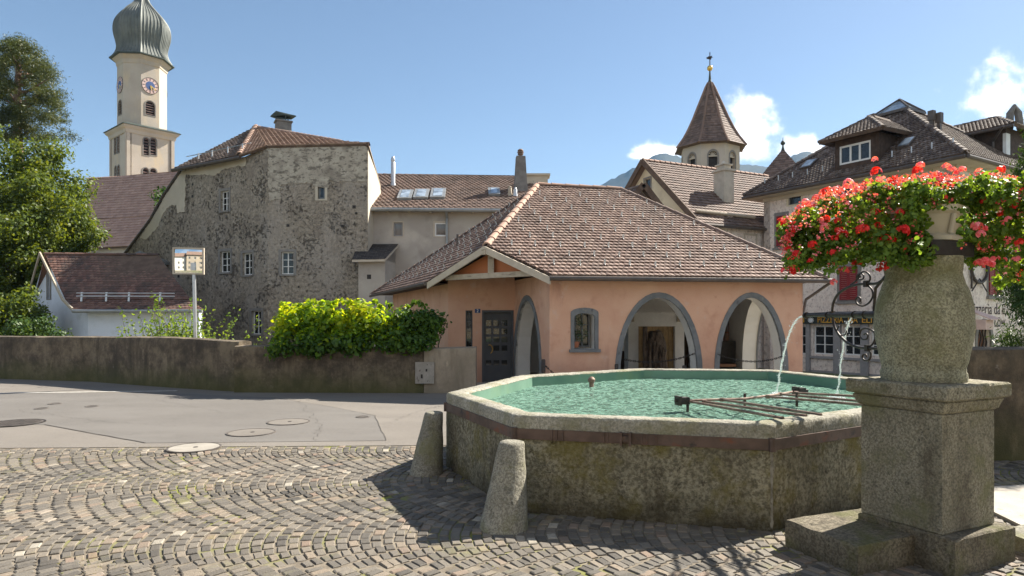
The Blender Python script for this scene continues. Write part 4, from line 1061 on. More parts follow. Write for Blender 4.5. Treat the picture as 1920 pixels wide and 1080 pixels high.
    spots = [(1500,397,0),(1488,432,0),(1520,385,2),(1550,360,0),(1583,371,3),(1600,352,2),(1612,356,0),(1650,338,1),(1645,322,1),(1675,348,1),(1700,350,2),(1715,352,0),(1725,311,2),(1722,320,1),(1740,345,3),(1775,315,2),(1790,322,3),(1805,318,0),(1770,350,1),(1778,352,0),(1835,325,3),(1850,330,3),(1825,350,1),(1875,318,1),(1885,345,3),(1900,343,3),(1860,352,3),
             (1474,412,2),(1465,418,0),(1480,445,2),(1475,470,1),(1548,412,1),(1546,428,3),(1570,415,0),(1578,440,1),(1565,448,0),(1572,432,1),(1620,430,0),(1612,433,1),(1640,398,0),(1648,425,0),(1686,402,1),(1690,433,1),(1658,452,4),(1650,456,1),(1672,452,1),(1706,475,5),(1745,375,1),(1752,385,3),(1765,372,1),(1848,378,1),(1870,380,0),(1832,425,3),(1838,440,3),(1880,400,1),(1890,412,3),(1912,400,3),(1905,385,0),(1912,455,1),(1845,430,2),(1525,458,1),(1492,478,0),(1522,490,1),(1560,475,0),(1610,493,1),(1583,508,2),(1648,505,1),(1657,500,0),(1563,530,3),(1470,508,2),(1487,508,0),(1850,490,5),(1855,498,2),(1865,488,2),(1835,495,5),(1905,487,3),(1640,300,3),(1510,380,3),(1530,372,2),(1565,358,2),(1590,345,0),(1950,360,3),(1980,380,1),(1940,400,0),(1965,440,2),(1930,345,3),(1535,415,3),(1505,420,2),(1630,345,2),(1690,340,3),(1755,330,2),(1760,340,0)]
    first = set()
    for i, (px, py, q) in enumerate(spots[:96]):
        if py < prof(px)[0]+12 and i % 5 < 3: q = 3  # many top heads turned pink, painting backlight into the petals
        t0, b0 = prof(px); f = (py-t0)/max(1, b0-t0); D = 4.8-.42*math.sqrt(max(0, 1-((px-1755)/290)**2))*min(1, max(.15, .3+f))+rg.normal(0,.04)
        if py > b0-8: D = 4.62
        D = min(D, 4.9); src = protos[q]
        if q in first: o = src.copy(); COL.objects.link(o)
        else: o = src; first.add(q)
        o.parent = t; o.location = W(px, py, D)-OFF[t.name]; o.rotation_euler = (rg.uniform(-.2,.5), rg.uniform(-.4,.4), rg.uniform(0,6)); s = rg.uniform(.75,1.25)*(1 if q < 5 else .9)*(1.2 if (px,py) in ((1657,500),(1658,452),(1690,433)) else 1); o.scale = (s,s,s)
    for q in range(6):
        if q not in first: bpy.data.objects.remove(protos[q])
    Ps = []; ix = []
    for i in range(560):
        px = rg.uniform(1468, 1990); t0, b0 = prof(px); py = t0+rg.exponential(13)-8 if rg.random() < .68 else rg.uniform(t0, b0)
        if 1735 < px < 1806 and 380 < py < 470: continue
        D = 4.78-rg.uniform(0, .38) if py > t0+12 else 4.8+rg.uniform(-.3,.3); c = np.array(W(px, py, D)); m_ = rg.choice([0,1,1,2,2]); 
        for j in range(rg.integers(5, 13)): Ps.append(c+rg.normal(0, .013, 3)); ix.append(m_)
    P = np.array(Ps); V, k = leaves(P, np.tile([0,-.6,.5],(len(P),1)), .021, 'petal', .9); fast_mesh('small_blooms', V, k, ['petal_red','petal_coral','petal_pink'], t, idx=np.array(ix))['kind'] = 'stuff'
geraniums()
def cypress():
    t = thing('cypress_tree', 'dense green columnar conifer rising behind the right boundary wall', 'conifer', (7.75, 9.6, 0)); rg = np.random.default_rng(4)
    C = []; Rr = []
    for i in range(190):
        z = rg.uniform(.6, 4.75); r = .95*(1-max(0, z-2.9)/2.6)**.7; a = rg.uniform(0, 2*PI); q = r*.85*math.sqrt(rg.uniform(.35, 1)); C.append((8.15+q*math.cos(a), 9.6+q*math.sin(a), z)); Rr.append(rg.uniform(.12,.24))
    P, Nn = clumps(C, Rr, 12000, 1.5, .7); V, k = leaves(P, Nn*.6+np.array([0,0,.1]), .075, 'narrow', .7, -1.8); fast_mesh('foliage', V, k, 'leaf_cypress', t)
    mb = MB(); mb.tube([(8.25,9.6,0),(8.25,9.6,2.5),(8.25,9.6,4.3)], [.12,.08,.02], 9); mb.build('trunk', 'bark', t)
cypress()
# ================================================================ pink arcade house
def pink_house():
    t = thing('pink_arcade_house', 'low salmon pink house with round arches, a grey door and a broad brown tiled roof', 'house', (2.5, 18, 0))
    V1 = VP((.88,15.4), (7.16,16.2)); V0 = VP((.07,18.0), (.88,15.4)); V2 = VP((-1.73,17.8), (.07,18.0)); V3 = VP((-4.6,25.4), (-1.73,17.8)); VR = VP((7.16,16.2), (7.45,21.3)); VB = VP((-1.6,21.2), (7.3,21.4))
    ZT = 2.78; mb = MB()
    def ar(vp, x0, x1, yt, xs=.45, n=24):
        u0 = vp.uz(x0, 640)[0]; u1 = vp.uz(x1, 640)[0]; zt = vp.uz((x0+x1)/2, yt)[1]; return u0, u1, zt
    holes = []; rings = []
    for x0, x1, yt in ((1153,1317,548),(1339,1478,548)):
        u0, u1, zt = ar(V1, x0, x1, yt); o = arch(u0,u1,-.05,.45,zt); i_ = arch(u0+.13,u1-.13,-.05,.45,zt-.13); holes.append(i_); rings.append((V1, o, i_))
    u0, z0 = V1.uz(1070,655); u1, z1 = V1.uz(1122,577); wo = [(u0,z0),(u1,z0)]+[((u0+u1)/2+(u1-u0)/2*math.cos(PI*i/10), z1-.12+.12*math.sin(PI*i/10)) for i in range(11)]
    wi = [((u0+u1)/2+(a-(u0+u1)/2)*.74, z0+.01+(b-z0)*.86) for a, b in wo]; holes.append(wi); rings.append((V1, wo, wi))
    wallmesh(mb, V1, rect(0, V1.len, -.3, ZT), holes, .42, 0, 1)
    u0, u1, zt = ar(V0, 963, 1016, 553); i_ = arch(u0+.16,u1-.16,-.05,.45,zt-.14); rings.append((V0, arch(u0,u1,-.05,.45,zt), i_)); wallmesh(mb, V0, rect(0, V0.len, -.3, ZT), [i_], .42, 0, 1)
    du0, _ = V2.uz(904,600); du1, dz1 = V2.uz(966,582); du1 = min(du1, V2.len-.03); su0, sz1 = V2.uz(873,582); su1, _ = V2.uz(886,600); _, sz0 = V2.uz(880,660)
    wallmesh(mb, V2, rect(-.0, V2.len, -.3, ZT+.1), [rect(du0,du1,-.02,dz1), rect(su0,su1,sz0,sz1)], .3, 0, 0)
    wallmesh(mb, V3, rect(0, V3.len, -1, ZT), [], .3, 0, 0)
    mb.build('wall', ['pink_plaster','white_plaster'], t)
    # inner and side walls (white)
    mb = MB(); a0 = (17.0-16.2)/5.1*VR.len; a1 = (19.8-16.2)/5.1*VR.len
    sa = arch(a0, a1, -.05, .45, 2.33)
    wallmesh(mb, VR, rect(.02, VR.len, -.9, ZT), [sa], -.42 if False else .42, 1, 0)
    mb.build('side_wall', ['white_plaster','pink_plaster'], t)
    mb = MB(); ring(mb, VR, sa, arch(a0+.04, a1-.04, -.05,.45,2.29), .02, -.02); 
    mb.build('arch_trim', 'arch_grey', t)
    mb = MB(); wx0, wz1 = VB.uz(1340,570); wx1, wz0 = VB.uz(1373,652); nx0, nz1 = VB.uz(1198,612); nx1, _ = VB.uz(1266,612); dx0, dz = VB.uz(1283,585); dx1, _ = VB.uz(1294,650)
    hx = dx1+.55; wallmesh(mb, VB, rect(-1.1, VB.len, -.6, 2.72), [rect(wx0,wx1,wz0,wz1), rect(dx0,dx1,-.1,dz)], .3, 0, 0)
    mb.build('inner_wall', 'white_brick', t)
    window(t, VB, wx0, wx1, wz0, wz1, 2, 3, .05, .05, 'brown_frame', 'pane_light', name='window', label='brown framed window deep inside the right arch')
    VN = VP((3.05,18.55),(4.95,18.65)); n0, nz = VN.uz(1197,612); n1, _ = VN.uz(1266,612); m0, mz = VN.uz(1178,586); m1, _ = VN.uz(1283,586)
    mb = MB(); wallmesh(mb, VN, rect(m0,m1,-.1,mz), [rect(n0,n1,-.05,nz)], .5, 0, 0); mb.build('niche_wall', 'white_brick', t); mb = MB()
    for i in range(7): vbox(mb, VN, n0+(n1-n0)*i/7, n0+(n1-n0)*(i+1)/7-.01, -.1, nz, -.14, -.18)
    mb.build('plank_panel', 'plank_wood', t); mb = MB(); vbox(mb, VB, dx0-.02,dx1+.02,-.1,dz,-.2,-.24); mb.build('dark_opening', 'dark_wood', t)
    mb = MB()
    for px, py in ((1185,598),(1272,598)):
        u, z = VN.uz(px, py); vbox(mb, VN, u-.05,u+.05,z-.08,z+.07,.05,0)
    mb.build('wall_lamp', 'weathered_beam', t)
    mb = MB(); mb.beam((3.6,20.9,2.35),(3.6,20.9,1.62),.11,.11); mb.beam((2.5,20.8,2.62),(7.1,20.9,2.62),.14,.16); mb.beam((2.5,18.6,2.66),(7.1,18.8,2.66),.14,.16); mb.box((4.05,20.9,1.55),(.35,.1,.12)); 
    ub, _ = VB.uz(1165, 600); mb.box((3.3,20.6,.25),(.5,.3,.95)); mb.build('beam', 'dark_wood', t)
    mb = MB(); mb.box((6.5,20.7,.55),(1.0,.3,1.0)); mb.box((6.3,20.2,.32),(1.0,.5,.08),0,1); mb.build('bench', ['cast_iron_dark','brown_frame'], t)
    # arch surrounds
    for vp, o, i_ in rings:
        mb = MB(); ring(mb, vp, o, i_, .018, -.06); mb.build('arch_surround', 'arch_grey', t)
    mb = MB(); u0, z0 = V1.uz(1067,655); u1, _ = V1.uz(1125,650); vbox(mb, V1, u0,u1,z0-.07,z0,.08,-.3); mb.build('window_sill', 'arch_grey', t)
    u0, z0 = V1.uz(1083,652); u1, z1 = V1.uz(1112,586); window(t, V1, u0, u1, z0, z1, 2, 3, .035, .36, 'arch_grey', 'pane', name='window', label='small arched window with a potted plant')
    # door
    mb = MB(); cols = [(.13,.30),(.37,.56),(.63,.82)]; rows = [(.24,.31),(.44,.515),(.555,.635),(.67,.75),(.785,.865)]; dw = du1-du0; dh = dz1+.02; hs = []
    for ri, r_ in enumerate(rows):
        for ci, c_ in enumerate(cols):
            if ri == 1 and ci == 0: continue
            hs.append(rect(du0+dw*c_[0], du0+dw*c_[1], -.02+dh*r_[0]*1.0+.0, -.02+dh*r_[1]+.0))
    wallmesh(mb, V2, rect(du0+.02,du1-.02,-.02,dz1-.02), hs, .05, 0, 0, off=-.10); ring(mb, V2, rect(du0-.005,du1+.005,-.02,dz1+.005), rect(du0+.05,du1-.05,-.0,dz1-.05), .012, -.12)
    d = mb.build('door', 'door_paint', t, label='dark grey door with small square panes and a curved brass handle')
    mb = MB(); vbox(mb, V2, du0+.05,du1-.05,.05,dz1-.05,-.13,-.14); mb.build('pane', 'pane', d)
    mb = MB(); c = V2.uz(918,655); pts = [V2.P(c[0]+.085*math.cos(a), c[1]+.12*math.sin(a), -.04) for a in np.linspace(R(115), R(-70), 12)]; mb.tube(pts, [.008+.009*math.sin(PI*i/11) for i in range(12)], 8); mb.build('handle', 'brass', d, smooth=60)
    window(t, V2, su0, su1, sz0, sz1, 1, 4, .03, .08, 'door_paint', 'pane', name='side_window', label='tall narrow side window beside the grey door')
    u, z = V2.uz(895.5, 583); mb = MB(); vbox(mb, V2, u-.075,u+.075,z-.055,z+.055,.012,0); pl = mb.build('number_plate', 'sign_blue', t)
    text('2', V2, u, z, .085, 'sign_white', pl, 'number', .016)
    # roof planes
    G0 = Vector((-.63,16.15,3.52)); P0 = Vector((-2.17,17.3,2.71)); P1 = Vector((.91,15.0,2.71)); P2 = Vector((7.66,16.0,2.71)); K = Vector((.79,20.36,5.74)); Lr = Vector((3.39,20.6,5.70)); Q = Vector((-5.6,26.2,2.71)); B2 = Vector((9.2,25.8,2.71))
    front = [P1, P2, Lr, K, G0]
    o, u_, v_, n_ = basis([P1, P2, G0]); 
    def onp(p, pl): # drop onto plane vertically
        o, u_, v_, n_ = basis(pl); q = p.copy(); q.z = o.z-((p.x-o.x)*n_.x+(p.y-o.y)*n_.y)/n_.z; return q
    K2 = onp(K, [P1,P2,G0]); L2 = onp(Lr, [P1,P2,G0])
    K3 = onp(K, [P0,Q,G0])
    roof(t, [[P1,P2,L2,K2,G0], [Q,P0,G0,K3]], ('roof_under','tiles_pink','tiles_ridge'), [(G0+Vector((0,.02,.03)),K2+Vector((0,0,.03))),(K2+Vector((0,0,.03)),L2+Vector((0,0,.03)))], .1, .128, .175, .014, .034, .10, hooks=.62)
    for a, b in ((L2, P2),(K3, Q)): mb = MB(); ridge(mb, a+Vector((0,0,.03)), b+Vector((0,0,.03)), .085, .36); mb.build('hip_tiles', 'tiles_pink', t)
    mb = MB(); mb.add([P2, B2, L2], [(0,1,2)]); mb.add([B2, Q, K2, L2], [(0,1,2,3)]); mb.build('rear_roof', 'tiles_brown', t)
    # soffit, gutters, gable timber
    mb = MB(); mb.add([P1+Vector((.02,.15,-.03)), P2+Vector((-.1,.1,-.03)), B2+Vector((0,0,-.03)), Q+Vector((.1,0,-.03)), P0+Vector((0,.1,-.03)), (-1.75,17.8,2.68), (.05,18,2.68), (.86,15.5,2.68)], [(0,1,2,3,4,5,6,7)]); mb.build('soffit', 'dark_wood', t)
    mb = MB(); gd = Vector((0,-.06,-.06)); mb.tube([P1+gd+Vector((-.05,0,0)), P2+gd+Vector((.15,.05,.0))], .055, 8); mb.tube([Q+Vector((-.05,0,-.06)), P0+Vector((-.1,-.1,-.06))], .05, 8); mb.tube([P2+Vector((.15,0,-.06)), P2+Vector((-.35,.35,-.5)), (7.2,16.3,1.8)], .035, 8)
    mb.build('gutter', 'gutter', t)
    gdir = (P1-P0).normalized(); gn = Vector((gdir.y, -gdir.x, 0)).normalized()
    mb = MB(); ap = G0+gn*.05+Vector((0,0,-.03))
    for f in (P0, P1):
        e = f+gn*.05+Vector((0,0,-.05)); mb.slab([e+Vector((0,0,-.15)), ap+Vector((0,0,-.15)), ap+Vector((0,0,.02)), e+Vector((0,0,.02))], gn*.05)
    mb.build('barge_board', 'cream_board', t)
    m1 = P0.lerp(P1, .12)-gn*.18; m2 = P0.lerp(P1, .9)-gn*.18; m1.z = m2.z = 2.80
    mb = MB(); mb.beam(m1, m2, .14, .13); c = P0.lerp(P1, .5)-gn*.18; mb.beam((c.x,c.y,2.84),(c.x,c.y,3.34),.15,.14); mb.beam((c.x+gn.x*.3,c.y+gn.y*.3,3.36),(c.x-gn.x*.8,c.y-gn.y*.8,3.36),.12,.13,); mb.build('gable_beam', 'weathered_beam', t)
    a, b, c = [p-gn*.30 for p in (P0.lerp(P1,.05), P0.lerp(P1,.95), G0)]; a.z = b.z = 2.76; c.z = 3.42; a.z = 2.76; mb = MB(); mb.slab([a, b, c], -gn*.1); mb.build('gable_wall', 'orange_plaster', t)
    mb = MB(); q = [P0-gn*.05, P1-gn*.05]; # roof vent
    o, u_, v_, n_ = basis([Q,P0,G0]); p = hitp(858,462,o,n_); mb.beam(p, p+Vector((0,0,.38)), .07, .07); mb.build('vent_pipe', 'gutter', t)
    mb = MB(); mb.add([(-1.6,15.8,.006),(7.2,16.3,.006),(7.5,24,.006),(-1.6,24,.006)], [(0,1,2,3)]); mb.build('floor', 'pale_slab', t)
    mb = MB(); u0,_ = V1.uz(1478,690); vbox(mb, V1, u0, V1.len+.01, -.1, .42, .015, -.01); mb.build('plinth', 'arch_grey', t)
def hitp(px, py, o, n):
    d = Vector(((px-960)/F, 1, (HY-py)/F)); c = Vector((0,0,EYE)); return c+d*((Vector(o)-c).dot(n)/d.dot(n))
def text(s, vp, u, z, size, m, parent, name, off=.02, ext=.004, align='CENTER', sx=1, shear=0, fit=None):
    cu = bpy.data.curves.new('txt', 'FONT'); cu.body = s; cu.size = size*1.38; cu.align_x = align; cu.align_y = 'CENTER'; cu.extrude = ext; cu.shear = shear
    o = bpy.data.objects.new('txt', cu); COL.objects.link(o); dg = bpy.context.evaluated_depsgraph_get(); me = bpy.data.meshes.new_from_object(o.evaluated_get(dg)); bpy.data.objects.remove(o)
    if fit: xs_ = [v.co.x for v in me.vertices]; sx = fit/(max(xs_)-min(xs_))
    mb = MB(); mb.add([vp.P(u+v.co.x*sx, z+v.co.y, off+v.co.z) for v in me.vertices], [tuple(p.vertices) for p in me.polygons]); bpy.data.meshes.remove(me)
    return mb.build(name, m, parent)
pink_house()
def stump():
    c = Vector((3.92,18.05)); rg = random.Random(3); mb = MB(); n = 26; vs = []
    for i in range(14):
        z = i*.105; r = .30+.08*math.sin(z*3)-.05*z
        for j in range(n):
            a = 2*PI*j/n; p = Vector((c.x+r*math.cos(a), c.y+.6*r*math.sin(a), z)); vs.append(p+mnoise.noise_vector(p*Vector((5,5,1.4)) if False else Vector((p.x*5,p.y*5,p.z*1.4)))*.14)
    mb.add(vs, [(i*n+j, i*n+(j+1) % n, (i+1)*n+(j+1) % n, (i+1)*n+j) for i in range(13) for j in range(n)]+[tuple(13*n+j for j in range(n))])
    mb.tube([(3.70,17.95,.2),(3.64,17.92,1.0),(3.63,17.92,1.52)], [.10,.08,.06], 7)
    for i in range(6): mb.tube([(3.75+.09*i,17.8,.1),(3.75+.08*i+rg.uniform(-.05,.05),17.76,.7),(3.78+.08*i,17.8,1.2-.06*i)], [.045,.04,.025], 6)
    tag(mb.build('wood_sculpture', 'stump_wood', smooth=60), 'dark weathered tree stump sculpture before the plank panel inside the middle arch', 'sculpture')
stump()
def potplant():
    t = thing('potted_plant', 'leafy plant in a terracotta pot on the arched window sill', 'potted plant', (1.52,15.6,1.02)); mb = MB(); c = (1.50,15.58)
    z0 = W(1086,652,15.5).z; mb.lathe((c[0],c[1],z0), [(.07,0),(.10,.11),(.11,.14),(.085,.14),(.08,.1)], 14, cap=False); mb.build('pot', 'terracotta', t)
    C = [(1.62+rng.normal(0,.10),15.56+rng.normal(0,.04),z0+.2+abs(rng.normal(0,.22))) for _ in range(16)]; P, Nn = clumps(C, [.08]*16, 5000, 1, .8); V, k = leaves(P, Nn, .05, 'narrow'); fast_mesh('foliage', V, k, 'leaf_ivy', t)
potplant()
def posts():
    spots = [W(1019,690,14.9), W(1156,690,14.7), W(1283,690,14.75), W(1467,690,15.3)]
    labs = ['short dark chain post left of the small arched window','short dark chain post at the left foot of the middle arch','short dark chain post in front of the middle arch right side','short dark chain post at the right end of the pink house']
    tops = [.79,.70,.66,.5]
    for p, l, tp in zip(spots, labs, tops):
        mb = MB(); mb.lathe((p.x,p.y,0), [(.055,0),(.055,.05),(.045,.06),(.045,tp),(.03,tp+.02),(0,tp+.02)], 14, cap=False); tag(mb.build('chain_post', 'wrought_iron', smooth=40), l, 'post', 'low posts before the pink house')
    def chain(a, b, sag, label):
        a, b = Vector(a), Vector(b); n = int((b-a).length/.055); mb = MB()
        for i in range(n):
            f = (i+.5)/n; p = a.lerp(b, f)+Vector((0,0,-sag*4*f*(1-f))); d = (b-a).normalized()*.042; d.z = (b.z-a.z)/n*.7-sag*4*(1-2*f)/n*.7
            s = Vector((0,0,.016)) if i % 2 else Vector((0,.016,0)); mb.tube([p-d, p-d*.6+s, p+d*.6+s, p+d, p+d*.6-s, p-d*.6-s, p-d], .0075, 5, cap=False)
        tag(mb.build('chain', 'cast_iron_dark'), label, 'chain', 'chains hung before the pink house')
    z = lambda i: (spots[i].x, spots[i].y, tops[i]-.08)
    chain(z(0), z(1), .42, 'dark chain hanging from the posts before the small arched window')
    a = W(1166,673,15.3); b = W(1302,663,15.6); chain(a, b, .13, 'dark chain slung across the middle arch'); a = W(1346,664,15.5); b = W(1468,668,15.9); chain(a, b, .15, 'dark chain slung across the right arch')
posts()
# ================================================================ rubble house
def jag(pts, amp, n=8, seed=1):
    rg = random.Random(seed); out = []
    for i in range(len(pts)):
        a, b = pts[i], pts[(i+1) % len(pts)]; L_ = math.hypot(b[0]-a[0], b[1]-a[1]); k = max(1, int(L_*n))
        out.append(a)
        for j in range(1, k): out.append((a[0]+(b[0]-a[0])*j/k+rg.uniform(-amp,amp), a[1]+(b[1]-a[1])*j/k+rg.uniform(-amp,amp)))
    return out
def rubble_house():
    t = thing('rubble_stone_house', 'tall weathered rubble stone house with patches of old render and few small windows', 'house', (-11, 31, -1))
    VS = VP((-11.15,30.0), (-6.57,30.0)); vl = Vector((-16.55,33.1)); VL = VP((-20.6,35.4), (-11.15,30.0))
    def uzs(vp, L_): return [vp.uz(*p) for p in L_]
    mb = MB()
    outR = [(0,-1.2)]+[(VS.len,-1.2)]+uzs(VS, [(690,600),(690,270),(640,270.5),(500,275)]); outR[-1] = (0, outR[-1][1]); outR = [(min(u, VS.len), z) for u, z in outR]
    wr = [(527.5,550.5,472.5,514),(596,609,348,373)]; wl = [(414,429,359,394),(412.5,431.5,472,510),(455,473,475,515),(472,490,583,627)]
    HR = []; 
    def rc(vp, w_): u0, z1 = vp.uz(w_[0], w_[2]); u1, z0 = vp.uz(w_[1], w_[3]); return u0, u1, z0, z1
    RR_ = [rc(VS, w_) for w_ in wr]; RL = [rc(VL, w_) for w_ in wl]
    wallmesh(mb, VS, outR, [rect(*r) for r in RR_], .5, 0, 1)
    outL = [VL.uz(232,480), VL.uz(258,447), VL.uz(283,412), VL.uz(308,366), VL.uz(342,318), VL.uz(400,306), VL.uz(460,293.5), VL.uz(480,284), VL.uz(500,275)]; outL[-1] = (VL.len, outR[-1][1])
    outL = [(outL[0][0], -1.2)]+outL+[(VL.len,-1.2)]; outL = outL[::-1]
    wallmesh(mb, VL, outL, [rect(*r) for r in RL], .5, 0, 1)
    # right return wall and back
    VRr = VP((-6.57,30.0), (-6.50,36)); a = VRr.uz; 
    q = [(0,-1.2),(6,-1.2),(6,6.6),(3.1,7.5),(2.6,8.35),(0,9.72)]; wallmesh(mb, VRr, q, [], .4, 2, 2)
    mb.build('wall', ['rubble_wall','old_render','pale_render'], t)
    for r, (c, w_) in zip(RR_, ((2,3),(1,1))): window(t, VS, *r, c, w_, .045 if c > 1 else .09, .14, 'white_paint' if c > 1 else 'pane_light', 'pane', surround=(.12,'window_stone' if c > 1 else 'pale_render'), sill=(.03,.07,'window_stone') if c > 1 else None, label={2:'larger white window in the middle of the rubble wall',1:'tiny dark window high under the eave'}[c])
    for r, l, c in zip(RL, ('white window high in the left half of the rubble wall','left window of the close pair','right window of the close pair with a sill box','lowest white window just above the street wall'), (2,2,2,2)):
        window(t, VL, *r, c, 3, .045, .14, surround=(.13,'window_stone'), sill=(.03,.07,'window_stone'), label=l)
    # render patches
    mb = MB()
    def patch(vp, pts, amp, seed, mi, off): 
        P_ = jag(uzs(vp, pts), amp, 9, seed); wallmesh(mb, vp, P_, [], off, mi, mi, off=off)
    wallmesh(mb, VS, jag(uzs(VS, [(503,277),(688,272),(688,340),(645,341),(619,338),(617,352),(592,350),(586,342),(527,347),(526,374),(503,375)]), .05, 9, 1), [], .05, 0, 0, off=.022)
    wallmesh(mb, VL, jag(uzs(VL, [(343,320),(400,308),(461,295),(461,310),(444,312),(420,318),(405,328),(380,328),(349,327),(347,397),(333,400),(331,384),(318,386),(306,402),(298,424),(275,449),(262,447),(286,410),(311,366)]), .05, 9, 2), [], .05, 1, 1, off=.02)
    mb.build('render_patch', ['old_render','pale_render'], t)
    mb = MB()   # small putlog holes
    for vp, px, py, s in ((VL,361,346,.10),(VL,361,368,.12),(VL,397,361,.07),(VS,664,388,.14),(VS,668,400,.1),(VS,642,424,.12),(VS,540,423,.12),(VL,335,518,.13),(VL,424,458,.1),(VS,560,538,.08)):
        u, z = vp.uz(px, py); mb.box(vp.P(u, z, .005), (s*1.1,.02,s), math.atan2(vp.d.y, vp.d.x))
    mb.build('putlog_hole', 'cast_iron_dark', t)
    # roofs
    def pin(p, py): p = Vector(p); p.z = EYE+(HY-py)/F*p.y; return p
    A = W(480,238,36.5); E0 = pin(VL.P(VL.uz(340,316)[0],9,.35),316); E1 = pin(VL.P(VL.uz(461,291)[0],9,.35),291.5); E3 = pin(VS.P(VS.len+.12, 9.7, .08),269); E2 = pin(VS.P(.0, 9.7, .08),273.5)
    Bk = hitp(642,266,E2,(E3-E2).cross(A-E2).normalized())
    roof(t, [[E0,E1,A]], ('roof_under','tiles_dark','tiles_orange'), [(E1+Vector((0,0,.05)),A+Vector((0,0,.05)))], .1, .24, .28, .02, .05, .15)  # left slope's shade put into its colour with darker tiles
    
    roof(t, [[E2,E3,Bk,A]], ('roof_under','tiles_orange','tiles_orange'), [(A,Bk)], .1, .22, .26, .02, .05, .13); roof(t, [[E1,E2,A]], ('roof_under','tiles_orange','tiles_orange'), [], .1, .22, .26, .02, .05, .13)
    r1 = W(688,270,30.0)+Vector((.1,-.15,.03)); r2 = W(714,346,32.9); mb = MB(); mb.slab([r1, r2, r2+Vector((-.75,.2,.05)), r1+Vector((-.4,.2,.05))], (0,0,-.14)); mb.build('verge', 'roof_under', t)
    mb = MB(); n1 = r2+Vector((0,0,-.1)); mb.slab([r1+Vector((.03,.1,-.15)), n1, n1+Vector((-.35,.05,-.05)), r1+Vector((-.05,.4,-.25))], (0,0,-.04)); mb.build('verge_board', 'cream_board', t)
    mb = MB(); mb.tube([E0+Vector((-.1,-.05,-.1)), E1+Vector((.05,-.05,-.1))], .09, 8); mb.tube([VL.P(*VL.uz(340,319),.05), VL.P(*VL.uz(308,366),.05), VL.P(*VL.uz(283,412),.05), VL.P(*VL.uz(232,480),.05)], .07, 6); mb.build('gutter', 'gutter', t)
    mb = MB()
    for f in (.2,.42,.66,.88):
        p = E0.lerp(E1, f)+(A-E0)*.13; mb.beam(p, p+Vector((0,0,.35)), .05,.05); mb.build('snow_guard_bracket', 'steel', t); mb = MB()
    mb.tube([E0+(A-E0)*.13+Vector((0,0,.3)), E1+(A-E0)*.13+Vector((0,0,.3))], .02, 6); mb.build('snow_guard', 'steel', t)
    # chimney with tilted cover
    c = W(531,240,36.3); mb = MB(); mb.box((c.x,c.y,c.z-.2),(.78,.62,1.1),.5); mb.box((c.x,c.y,c.z+.32),(.9,.74,.08),.5); ch = mb.build('chimney', 'concrete_chimney', t)
    mb = MB(); mb.box((c.x,c.y,c.z-.45),(.81,.65,.55),.5); mb.build('flashing', 'pale_render', ch)
    mb = MB(); k = Vector((c.x-.05,c.y,c.z+.50)); 
    mb.slab([k+Vector((-.55,-.3,.08)), k+Vector((-.22,-.35,.34)), k+Vector((.2,-.3,.18)), k+Vector((.8,-.1,.15)), k+Vector((.4,.3,.10)), k+Vector((-.4,.3,.12))], (0,0,-.05)); mb.slab([k+Vector((-.5,-.25,.08)), k+Vector((.28,-.22,-.06)), k+Vector((.5,.2,.15)), k+Vector((-.22,.3,.3))], (0,0,-.05))
    for dx, dy in ((-.25,-.2),(.25,-.2),(.25,.2),(-.25,.2)): mb.beam(k+Vector((dx,dy,-.18)), k+Vector((dx,dy,.15)), .05,.05)
    mb.build('chimney_cover', 'copper_dark', ch)
rubble_house()
